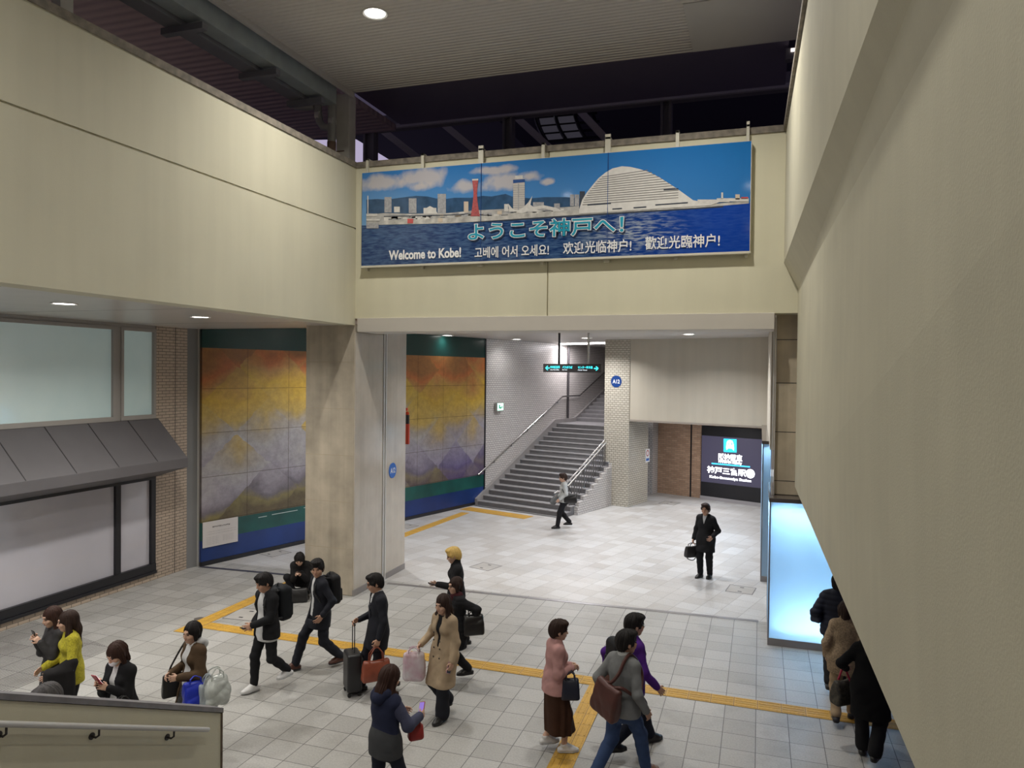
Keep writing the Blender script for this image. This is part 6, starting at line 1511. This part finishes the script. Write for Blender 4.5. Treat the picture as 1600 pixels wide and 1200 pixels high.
k_yel = mat('knit_yellow', (.50, .44, .035), .95, var=.35, scale=60, bump=.7, bscale=120); k_trench = C('cloth_trench', (.43, .325, .215)); k_pink = C('cloth_pink', (.50, .27, .255), .7); k_brown = C('cloth_brown', (.052, .022, .012)); k_coatb = C('cloth_brown_coat', (.085, .052, .028)); k_purple = C('cloth_purple', (.075, .016, .20)); k_jean = C('denim', (.040, .070, .16)); k_sweat = C('cloth_grey_sweater', (.20, .205, .205)); k_fur = mat('fur_beige', (.34, .25, .16), .95, var=.4, scale=45, bump=.9, bscale=90); k_maroon = C('cloth_maroon', (.060, .014, .018)); k_blouse = C('cloth_blouse', (.50, .51, .50)); k_sleeve = C('cloth_blue_grey', (.065, .07, .12))
l_black = mat('leather_black', (.012, .011, .011), .35); l_brown = mat('leather_brown', (.085, .028, .016), .35); l_tan = mat('leather_red_brown', (.26, .062, .030), .4, var=.25, scale=9); l_tote = mat('leather_dark_red_brown', (.080, .024, .018), .45, var=.2, scale=8); s_white = mat('sneaker_white', (.66, .65, .64), .5); s_wsole = mat('sneaker_sole', (.5, .5, .5), .6)
WALK = lambda f, b, w=.09: [(w, f, .02, 6, R_(0) + .0), (-w, -b, .07, -6, 0)]
def gait(lead, f, b, w=.08, lift=.085):
    """lead 0: the right foot in front. front foot flat, rear foot on its toes"""
    F_ = (f, 0.015, .12); B_ = (-b, lift, -.55)
    r = F_ if lead == 0 else B_; l = B_ if lead == 0 else F_
    return [(w, r[0], r[1], 6, r[2]), (-w, l[0], l[1], -6, l[2])]

# --- by the parapet, lower left
p = Person('woman in a fuzzy yellow sweater with long dark hair', at_head(112, 953, 1.60), head_to(115, 262), 1.60, True, feet=gait(0, .2, .2), hands=[(.10, .30, .98), (-.22, .26, .98)], head=(6, 4))
p.body(); p.hair(H_DARK, 'long', length=.24, fringe=.02); p.trousers(k_black); p.top(k_yel, 'sweater', g=.026, hem=-.10, folds=.007, collar=.03); p.shoes(l_black)
c = .5 * (p.elb[1] + p.hand[1]) + A3(-.02, .02, 0)
t, p0 = carried('draped_coat', 'black coat draped over the forearm of the woman in yellow', 'coat', p, c - A3(0, 0, .42))
F = Field(c - A3(.2, .28, .5), c + A3(.2, .28, .16), .009); F.cone(p.elb[1] + A3(0, 0, .0), p.hand[1] - A3(0, .05, 0), .066, .06, .04)
F.rbox(c - A3(.025, .0, .20), A3(.055, .16, .22), .05, None, .05); F.rbox(c - A3(-.03, .0, .16), A3(.04, .14, .17), .035, None, .05); F.folds(.010, 5, (14, 30, 10)); put(F.mesh('cloth', k_black2, t), p0)
p = Person('woman in a charcoal coat with brown hair and hands raised to her chin', at_head(88, 946, 1.60), head_to(90, 248), 1.60, True, feet=gait(1, .2, .2), hands=[(.06, .22, 1.30), (-.07, .22, 1.28)], head=(0, 10))
p.body((.8, .8)); p.hair(H_BROWN, 'long', length=.22, fringe=.02); p.trousers(k_black); p.top(k_char, 'coat', g=.026, hem=-.32, skirt=.19, collar=.04); p.shoes(l_black)
phone(p, 0, 'dark phone held at the chin by the woman in the charcoal coat', d=(0, .3, 1), n=(0, -1, .3))
p = Person('stooping grey haired person of whom only the head shows above the parapet cap', at_head(112, 1074, 1.47), head_to(66, 262), 1.58, False, feet=gait(0, .12, .12), lean=14, head=(0, 22))
p.body(); p.hair(H_GREY, 'short', fringe=.0, vol=1.06); p.trousers(k_black); p.top(k_dgrey, g=.024, hem=-.10); p.shoes(l_black)
p = Person('woman in a white face mask and black coat looking at a glowing phone', at_head(190, 1003, 1.55), head_to(190, 228), 1.57, True, feet=gait(1, .12, .12), hands=[(.05, .27, 1.28), (-.06, .24, 1.22)], head=(4, 24))
p.body((.7, .6)); p.hair(H_BROWN, 'bob', fringe=.004, length=.03, vol=1.03); p.trousers(k_black); p.top(k_white, 'shirt', g=.012, hem=-.02, sleeve=.8, folds=.003); p.top(k_black, 'coat', g=.026, hem=-.30, skirt=.19, open_w=(.035, .050), open_lo=-.36, fseed=5); p.shoes(l_black)
F = Field(p.hc - .16, p.hc + .16, .006); F.ell(p.HP(0, .068, -.058), A3(.052, .048, .042), p.Rh, .01); F.ell(p.HP(0, .03, -.06), A3(.056, .055, .03), p.Rh, .01); F.cut(p.HP(0, .0, -.02), p.Rh @ nrm(A3(0, .18, 1))); F.cut(p.HP(0, .036, 0), p.Rh @ A3(0, -1, 0)); F.mesh('face_mask', mat('mask_white', (.66, .66, .68), .8), p.root)
phone(p, 0, 'phone with a bright screen in a red case held by the masked woman', mat('case_red', (.35, .03, .05), .4), d=(0, .55, .8), n=(0, -.8, .5), glow=3.0, scr=(1, .82, .9), off=(0, .02, .03))
softbag(p, 'handbag', 'black handbag with a pale buckle on the arm of the masked woman', 'bag', p.elb[1] + A3(-.03, .08, -.22), rotz(R_(80)), (.16, .06, .11), l_black, folds=.003, handles=.14)
p = Person('woman in a brown coat over a white hoodie carrying shopping bags', at_head(305, 969, 1.58), head_to(305, 244), 1.58, True, feet=gait(0, .22, .2), hands=[(.20, .22, 1.02), (-.15, .28, 1.08)], head=(-14, 4))
p.body((.8, .8)); p.hair(H_BLACK, 'bob', fringe=.034, length=-.03); p.skirt(mat('skirt_speckled', (.03, .03, .03), .8, var=.0) if 0 else mat('skirt_speckled', (.05, .047, .045), .8, var=.9, scale=60, col2=(.008, .008, .01)), .30, r_hem=.22); p.top(k_white, 'hoodie', g=.018, hem=-.10, sleeve=.8, folds=.004); hood(p, k_white); p.top(k_coatb, 'coat', g=.034, hem=-.28, skirt=.2, open_w=(.06, .10), open_lo=-.9, neckcut=.075, fseed=8); p.shoes(l_black, high=.1)
softbag(p, 'handbag', 'black shoulder bag at the far side of the woman with the shopping bags', 'bag', p.hand[0] + A3(.06, -.06, -.17), rotz(R_(75)), (.13, .05, .14), l_black, folds=.006, strap=[p.hand[0] + A3(.06, -.0, -.05), p.hand[0] + A3(.03, -.02, .08), p.sh[0] + A3(.02, .02, .07), p.hand[0] + A3(.06, -.12, -.04)])
m_bag = mat('bag_blue', (.012, .03, .42), .4); m_bagg = mat('bag_grey_plastic', (.36, .40, .43), .35, alpha=.92)
e = .45 * p.elb[1] + .55 * p.hand[1]
softbag(p, 'shopping_bag', 'blue shopping bag hanging from the forearm of the woman in the brown coat', 'bag', e + A3(-.08, -.04, -.22), rotz(R_(85)) @ rotx(.1), (.13, .06, .18), m_bag, folds=.012, handles=.05)
softbag(p, 'shopping_bag', 'grey white shopping bag between the blue and the clear plastic bag', 'bag', e + A3(-.15, -.16, -.27), rotz(R_(80)), (.10, .06, .19), m_bagg, folds=.014, seed=5, handles=.10)
softbag(p, 'shopping_bag', 'round clear white plastic bag behind the woman in the brown coat', 'bag', p.elb[1] + A3(-.13, -.13, -.17), rotz(R_(80)), (.14, .11, .17), mat('bag_clear', (.55, .58, .55), .25, alpha=.85, var=.3, scale=9), rad=.08, folds=.016, seed=8, handles=.08)

# --- the young man and the two suits
p = Person('young man in a dark hooded jacket and white sneakers walking with a phone', at_foot(417, 1077), head_to(412, 238), 1.68, feet=[(.07, .16, .02, 6, .1), (-.07, -.30, .13, -4, -.6)], hands=[(.22, .08, .95), (-.10, .30, 1.03)], head=(6, 14))
p.body((.5, .7)); p.hair(H_BLACK, 'short', fringe=.0, vol=1.05); p.trousers(k_black, g=.010, gl=.014); p.top(k_white, 'shirt', g=.014, hem=-.15, skirt=.165, sleeve=.8, folds=.006, neckcut=.064); p.top(k_black, g=.036, hem=-.11, open_w=(.066, .11), open_lo=-.9, neckcut=.07, fseed=4); hood(p, k_dgrey); p.shoes(s_white, sole=s_wsole)
backpack(p, 'large black backpack on the young man with white sneakers', C('pack_black', (.010, .012, .015), .7), .15, .10, .24)
phone(p, 1, 'phone held low by the young man with white sneakers', d=(0, 1, .15), n=(0, -.2, 1))
p = Person('smiling man in a black suit and brown shoes striding with a backpack', at_foot(500, 1042), head_to(503, 250), 1.74, feet=[(.075, .36, .02, 4, .22), (-.075, -.30, .05, -6, -.35)], hands=[(.25, -.08, .90), (-.25, .06, .86)], head=(-56, 4), lean=2)
p.body(); p.hair(H_BLACK, 'short', fringe=.006, vol=1.05); p.trousers(k_suit, g=.012); p.top(k_white, 'shirt', g=.012, hem=-.02, sleeve=.85, folds=.003, collar=.05); p.top(k_suit, g=.026, hem=-.20, open_w=(.045, .06), open_lo=-.62, neckcut=.066, fseed=6); p.shoes(l_brown)
backpack(p, 'boxy black backpack on the smiling man in the suit', C('pack_boxy', (.014, .014, .016), .6), .15, .08, .22)
p = Person('man in a black suit and tie with glasses pulling a suitcase', at_head(592, 895, 1.70), head_to(592, 256), 1.70, feet=[(.075, .22, .02, 4, .1), (-.075, -.22, .07, -6, -.5)], hands=[(.12, .26, 1.02), (-.26, .06, .84)], head=(6, 12))
p.body((.85, .8)); p.hair(H_BLACK, 'short', fringe=.028); glasses(p); p.trousers(k_suit, g=.014); p.top(k_white, 'shirt', g=.012, hem=-.02, sleeve=.96, folds=.003, collar=.05); tie(p, mat('tie_dark', (.03, .03, .045), .5)); p.top(k_suit, g=.028, hem=-.24, open_w=(.050, .012), open_lo=-.34, neckcut=.066, fseed=9, sleeve=.93); p.shoes(l_black)
SUITMAN = p
h0 = p.grip[0]; base = A3(h0[0] + .0, h0[1] + .02, 0)
t, p0 = carried('suitcase', 'black wheeled suitcase with a raised handle in front of the man in glasses', 'suitcase', p, base)
F = Field(base - A3(.26, .22, .03), base + A3(.26, .22, .70), .008); F.rbox(base + A3(0, .0, .33), A3(.17, .105, .27), .04); put(F.mesh('shell', mat('case_black', (.013, .013, .015), .4), t), p0)
F = Field(base - A3(.26, .22, .03), base + A3(.26, .26, .70), .008); F.rbox(base + A3(0, -.11, .36), A3(.13, .02, .16), .015); put(F.mesh('front_pocket', mat('case_black2', (.022, .022, .024), .6), t), p0)
for sx in (1, -1):
    b = MB(); b.tube([base + A3(sx * .07, -.01, .58), base + A3(sx * .07, -.01, h0[2])], .007, 8); put(b.build('handle_tube', M_STRAP, t, smooth=True), p0)
    for sy in (1, -1):
        b = MB(); c = base + A3(sx * .13, sy * .07, .028); b.tube([c - A3(.014, 0, 0), c + A3(.014, 0, 0)], .028, 14); put(b.build('wheel', l_black, t, smooth=True), p0)
b = MB(); b.tube([base + A3(-.085, -.01, h0[2]), base + A3(.085, -.01, h0[2])], .013, 10); put(b.build('grip', M_STRAP, t, smooth=True), p0)
softbag(p, 'tote_bag', 'red brown leather tote bag in the hand of the man in glasses', 'bag', p.grip[1] + A3(-.02, .0, -.34), rotz(R_(92)), (.20, .06, .145), l_tan, folds=.008, handles=.17, hm=l_tan)
p = Person('person all in black squatting against the column with a phone', at_foot(471, 931), head_to(470, 190), 1.62, True, crouch=(.30, -.16), lean=34, feet=[(.12, .10, 0, 12, 0), (-.12, .10, 0, -12, 0)], hands=[(.05, .36, .56), (-.05, .36, .56)], head=(0, 18))
p.body((.6, .6)); p.hair(H_BLACK, 'bob', fringe=.012, vol=1.06, length=-.01); p.trousers(k_black, folds=0); p.top(k_black2, 'coat', g=.040, hem=-.08); p.shoes(l_black)
phone(p, 0, 'phone in both hands of the squatting person', d=(-1, .3, .3), n=(0, -.7, .7), off=(-.04, .02, .03))
b = MB()
softbag(p, 'handbag', 'black handbag with a looped strap on the floor before the squatting person', 'bag', A3(-.02, .40, .15), rotz(.15), (.17, .075, .14), l_black, folds=.006, strap=[A3(.14, .40, .25), A3(.25, .38, .36), A3(.31, .37, .22), A3(.28, .38, .06), A3(.16, .40, .06)])

# --- the group walking to the left in the middle
p = Person('blond person in a black turtleneck coat reading a phone', at_head(714, 855, 1.68), head_to(713, 262), 1.68, True, feet=gait(0, .16, .16), hands=[(.24, .0, .86), (-.10, .34, 1.12)], head=(4, 14), hand_dir=[None, ((0, 1, .2), (0, -.2, 1))])
p.body((.5, .5)); p.hair(H_BLOND, 'short', fringe=.018, vol=1.05); glasses(p); p.trousers(k_black); p.top(k_black, 'coat', g=.030, hem=-.30, skirt=.2, collar=.085, neckcut=.05); p.shoes(l_black)
phone(p, 1, 'phone in the outstretched hand of the blond person', d=(0, 1, .3), n=(0, -.3, 1))
p = Person('woman in glasses and a black quilted coat with a maroon scarf', at_head(716, 901, 1.58), head_to(715, 252), 1.58, True, feet=gait(1, .2, .2), hands=[(.24, .06, .90), (-.26, -.20, .98)], head=(-6, 2))
p.body(); p.hair(H_DARK, 'bob', fringe=.03, length=-.04); glasses(p); p.trousers(k_black); p.top(k_black, 'coat', g=.034, hem=-.26, skirt=.2, puff=.006, open_w=(.05, .03), open_lo=-.22, neckcut=.07); p.shoes(l_black)
F = Field(p.neck - .2, p.neck + .2, .008); F.cone(p.neck - p.rt * .06 - p.up * .0, p.neck + p.rt * .06, .065, .065, .03); F.cone(p.neck + p.fw * .06 - p.up * .01, p.chest + p.fw * .10 - p.up * .02, .055, .04, .03); F.folds(.006, 3, (40, 40, 50)); F.mesh('scarf', k_maroon, p.root)
softbag(p, 'shoulder_bag', 'large black shoulder bag behind the woman in the quilted coat', 'bag', p.elb[1] + A3(.0, .05, -.20), rotz(R_(80)), (.15, .07, .15), l_black, folds=.008, handles=.05)
p = Person('woman in a beige trench coat and dark long trousers carrying a clear plastic bag', at_foot(694, 1120), head_to(694, 226), 1.64, True, feet=gait(1, .11, .13), hands=[(.26, .20, 1.00), (-.25, .10, .86)], head=(-4, 6))
p.body((.8, .5)); p.hair(H_DARK, 'long', length=.10, fringe=.012); p.trousers(C('cloth_ink', (.016, .017, .024)), g=.014, gl=.055, gk=.026); p.top(k_black, 'shirt', g=.012, hem=.02, sleeve=.6); p.top(k_trench, 'trench_coat', g=.032, hem=-.40, skirt=.20, open_w=(.05, .012), open_lo=-.40, collar=.055, neckcut=.064, fseed=3, folds=.008); p.shoes(l_black)
for sx in (1, -1):
    F = Field(p.neck - .28, p.neck + .22, .007); F.cone(p.neck + p.rt * sx * .05 + p.fw * .075 - p.up * .02, p.chest + p.rt * sx * .075 + p.fw * .120 + p.up * .02, .020, .030, .02, flat=p.fw, fl=.35); F.mesh('lapel', k_trench, p.root)
for sx in (1, -1):
    for dz in (.30, .20, .10, -.02):
        b = MB(); sphere(b, p.pel + p.up * dz + p.rt * sx * .055 + p.fw * (.150 if dz > .05 else .158), A3(.011, .006, .011), p.Rt); b.build('button', l_black, p.root, smooth=True)
softbag(p, 'plastic_bag', 'clear plastic shopping bag with pink contents beside the trench coat', 'bag', p.grip[0] + A3(.04, .05, -.21), rotz(R_(40)), (.14, .08, .19), mat('bag_clear_pink', (.60, .57, .60), .25, alpha=.8, var=.3, scale=6, col2=(.55, .34, .40)), rad=.06, folds=.016, seed=2, handles=.05)
phone(p, 1, 'phone in a pink case in the lowered hand of the woman in the trench coat', mat('case_pink', (.55, .28, .32), .4), n=(-1, 0, .2))
p = Person('woman in a navy hooded vest with long brown hair seen from behind', at_head(603, 1041, 1.60), head_to(605, 48), 1.60, True, feet=gait(0, .2, .24), hands=[(.20, .32, 1.10), (-.10, .30, 1.08)], head=(8, 16))
p.body((.4, .6)); p.hair(H_BROWN, 'long', length=.10, fringe=.02, vol=1.03); p.trousers(C('cloth_leggings', (.016, .02, .034)), g=.006, gl=.008); p.top(k_dgrey, 'sweater', g=.022, hem=-.12, arms=(0, 0)); p.top(k_sleeve, 'sleeves', g=.012, gs=.020, hem=.30, folds=.006); p.top(k_navy, 'vest', g=.036, hem=.07, arms=(0, 0), folds=.007); hood(p, k_navy); p.shoes(l_black)
phone(p, 0, 'phone with a purple picture held by the woman in the navy vest', mat('case_orange', (.40, .10, .05), .5), d=(-.3, .5, .8), n=(-.1, -.85, .5), glow=.9, scr=(.25, .16, .55), off=(-.03, .03, .03))
softbag(p, 'handbag', 'small red handbag on the far arm of the woman in the navy vest', 'bag', p.elb[0] + A3(-.10, .20, -.16), rotz(R_(60)), (.08, .045, .08), mat('bag_red', (.32, .025, .02), .5), folds=.004, handles=.08)

# --- walking to the right in front
p = Person('woman in a pale pink jacket and wide dark brown trousers walking over the yellow strip', at_foot(866, 1172), head_to(866, 74), 1.58, True, feet=gait(0, .10, .09, lift=.06), hands=[(.10, .19, 1.10), (-.04, .22, 1.08)], elbows=[A3(.6, -1, -.3), A3(-.6, -1, -.3)], head=(6, 4))
p.body((.7, .7)); p.hair(H_DARK, 'short', fringe=.026, vol=1.07); p.top(k_pink, 'jacket', g=.038, hem=-.09, skirt=.215, folds=.009, collar=.03, fseed=2); p.skirt(k_brown, .235, r_top=.128, r_hem=.20, name='wide_trousers', folds=.012, fl=.95); p.shoes(s_white, sole=s_wsole)
softbag(p, 'handbag', 'navy handbag hanging in front of the woman in pink', 'bag', p.hand[0] + A3(.08, -.04, -.20), rotz(R_(80)), (.11, .06, .13), mat('bag_navy', (.012, .014, .03), .5), folds=.006, handles=.07)
p = Person('man in a purple jacket with a backpack and glasses walking ahead of the grey sweater', at_head(987, 953, 1.72), head_to(986, 58), 1.72, feet=gait(1, .34, .30), hands=[(.31, .17, .86), (-.26, -.18, .88)], head=(8, 4))
p.body(); p.hair(H_BLACK, 'short', fringe=.02, vol=1.04); glasses(p); p.trousers(C('denim_dark', (.012, .015, .028))); p.top(k_purple, g=.026, hem=-.12, collar=.04); p.shoes(l_black)
backpack(p, 'square black backpack on the man in the purple jacket', C('pack_square', (.012, .013, .016), .5), .15, .075, .20)
p = Person('man in a grey sweater and blue jeans seen from behind with a shoulder bag', at_head(975, 981, 1.73), head_to(972, 44), 1.73, feet=gait(0, .30, .34), hands=[(.27, .08, .85), (-.28, -.05, .86)], head=(20, 2))
p.body(); p.hair(H_BLACK, 'short', fringe=.02, vol=1.03); p.trousers(k_jean, g=.016); p.top(k_blouse, 'shirt', g=.012, hem=.2, sleeve=.5, collar=.06); p.top(k_sweat, 'sweater', g=.026, hem=-.10, folds=.007, neckcut=.066); p.shoes(mat('shoe_tan', (.25, .14, .09), .5))
c = p.pel - p.fw * .235 + p.up * .12 - p.rt * .02
softbag(p, 'tote_bag', 'dark red brown leather tote slung behind the man in the grey sweater', 'bag', c, p.Rt @ roty(R_(14)), (.19, .055, .20), l_tote, rad=.04, folds=.008, hm=l_tote, sr=.019, strap=[c + A3(-.07, 0, .17), c * .55 + (p.chest + p.rt * .075 - p.fw * .165 + p.up * .04) * .45 + A3(0, -.015, .06), p.chest + p.rt * .085 - p.fw * .158 + p.up * .05, p.sh[0] * .62 + p.neck * .38 - p.fw * .09 + p.up * .055, p.sh[0] * .62 + p.neck * .38 + p.up * .085 + p.fw * .02, p.chest + p.rt * .12 + p.fw * .17, p.waist + p.rt * .215 + p.fw * .02, c + A3(.19, .05, .16), c + A3(.12, 0, .16)])

# --- the hall
p = Person('short haired woman in a pale blouse and black trousers walking past the grey stair', at_foot(881, 825), head_to(884, 262), 1.62, True, feet=gait(1, .20, .18), hands=[(.18, .18, .96), (-.20, .16, .92)], head=(0, 4), vox=.0078)
p.body(); p.hair(H_DARK, 'short', fringe=.03, vol=1.05); p.trousers(k_black); p.top(k_blouse, 'blouse', g=.026, hem=-.06, folds=.008); p.shoes(l_black)
softbag(p, 'shoulder_bag', 'black shoulder bag of the woman in the pale blouse', 'bag', p.waist - p.rt * .20 - p.fw * .16 - p.up * .06, rotz(R_(75)), (.19, .075, .14), l_black, folds=.005, strap=[p.waist - p.rt * .19 - p.fw * .02, p.chest - p.rt * .14 + p.fw * .08, p.sh[1] * .6 + p.neck * .4 + p.up * .06, p.chest - p.rt * .13 - p.fw * .13, p.waist - p.rt * .19 - p.fw * .22])
c = p.hand[0] + A3(0, .08, -.08); softbag(p, 'folded_jacket', 'pale grey jacket carried over the hand of the woman by the grey stair', 'jacket', c, rotz(R_(20)) @ rotx(.6), (.06, .07, .18), k_grey, folds=.01, rad=.05)
p = Person('man in a black coat with a briefcase standing in the hall before the enclosure', at_foot(1102, 902), head_to(1103, 205), 1.68, feet=[(.09, .06, 0, 8, 0), (-.09, -.04, 0, -8, 0)], hands=[(.27, .06, .86), (-.22, .14, .98)], head=(-4, 2), vox=.0075)
p.body((.85, .6)); p.hair(H_DARK, 'short', fringe=.034); p.trousers(k_black, g=.018); p.top(k_white, 'shirt', g=.012, hem=.0, sleeve=.8, folds=.0, collar=.05); p.top(k_black, 'coat', g=.032, hem=-.28, skirt=.2, open_w=(.05, .004), open_lo=-.17, neckcut=.066, collar=.02); p.shoes(l_black)
softbag(p, 'briefcase', 'black briefcase with a hanging strap held by the man before the enclosure', 'bag', p.grip[0] + A3(.02, .02, -.20), rotz(R_(60)), (.19, .06, .13), l_black, folds=.003, handles=.06, strap=[p.grip[0] + A3(-.06, -.08, -.26), p.grip[0] + A3(.0, .0, -.40), p.grip[0] + A3(.09, .12, -.36), p.grip[0] + A3(.11, .15, -.24)])

# --- under the tall wall at the right
p = Person('person in a dark padded jacket walking away in front of the glowing enclosure', at_head(1310, 897, 1.70), head_to(1322, 6), 1.70, feet=gait(0, .2, .2), hands=[(.24, .16, 1.0), (-.26, .14, 1.0)])
p.body(); p.hair(H_BLACK, 'short'); p.trousers(k_black); p.top(C('cloth_padded', (.010, .013, .028), .6), g=.05, hem=-.08, puff=.008, collar=.05); p.shoes(l_black)
softbag(p, 'shoulder_bag', 'dark blue bag at the side of the person in the padded jacket', 'bag', p.pel - p.rt * .25 + p.fw * .05 + p.up * .18, rotz(R_(70)), (.15, .06, .10), mat('bag_dark_blue', (.015, .02, .05), .5), folds=.004, handles=.14)
p = Person('person in a beige fleece coat walking away under the tall wall', at_head(1322, 940, 1.60), head_to(1320, 4), 1.60, True, feet=gait(0, .16, .22), hands=[(.24, .10, .90), (-.25, .06, .88)])
p.body(); p.hair(H_DARK, 'bob', length=-.02); p.trousers(C('cloth_tan', (.33, .24, .15)), g=.016); p.top(k_fur, 'fleece_coat', g=.040, hem=-.18, skirt=.20, folds=.007, collar=.06, neckcut=.05); p.shoes(C('boot_dark', (.03, .03, .036), .5), high=.08)
p = Person('woman in a long black coat walking away beside the tall wall', at_foot(1357, 1186), head_to(1356, 6), 1.64, True, feet=gait(1, .10, .16), hands=[(.24, .10, .92), (-.30, .16, 1.02)], elbows=[None, A3(-.7, -.9, -.3)])
p.body(); p.hair(H_BLACK, 'long', length=.12); p.trousers(k_black, g=.014, gl=.04, gk=.022); p.top(C('cloth_long_black', (.006, .006, .007), .95), 'coat', g=.036, hem=-.36, skirt=.215, collar=.06, folds=.006); p.shoes(l_black)
softbag(p, 'shoulder_bag', 'dark olive patterned bag with a red strap beside the long black coat', 'bag', p.hand[1] + A3(-.02, .02, -.30), rotz(R_(50)), (.15, .07, .15), mat('bag_olive', (.045, .038, .025), .6, var=.8, scale=30, col2=(.012, .012, .014)), folds=.008, hm=mat('strap_red', (.36, .012, .05), .5), sr=.013, strap=[p.hand[1] + A3(-.08, 0, -.16), p.hand[1] + A3(-.02, .0, .0), p.hand[1] + A3(.06, .02, -.17)])
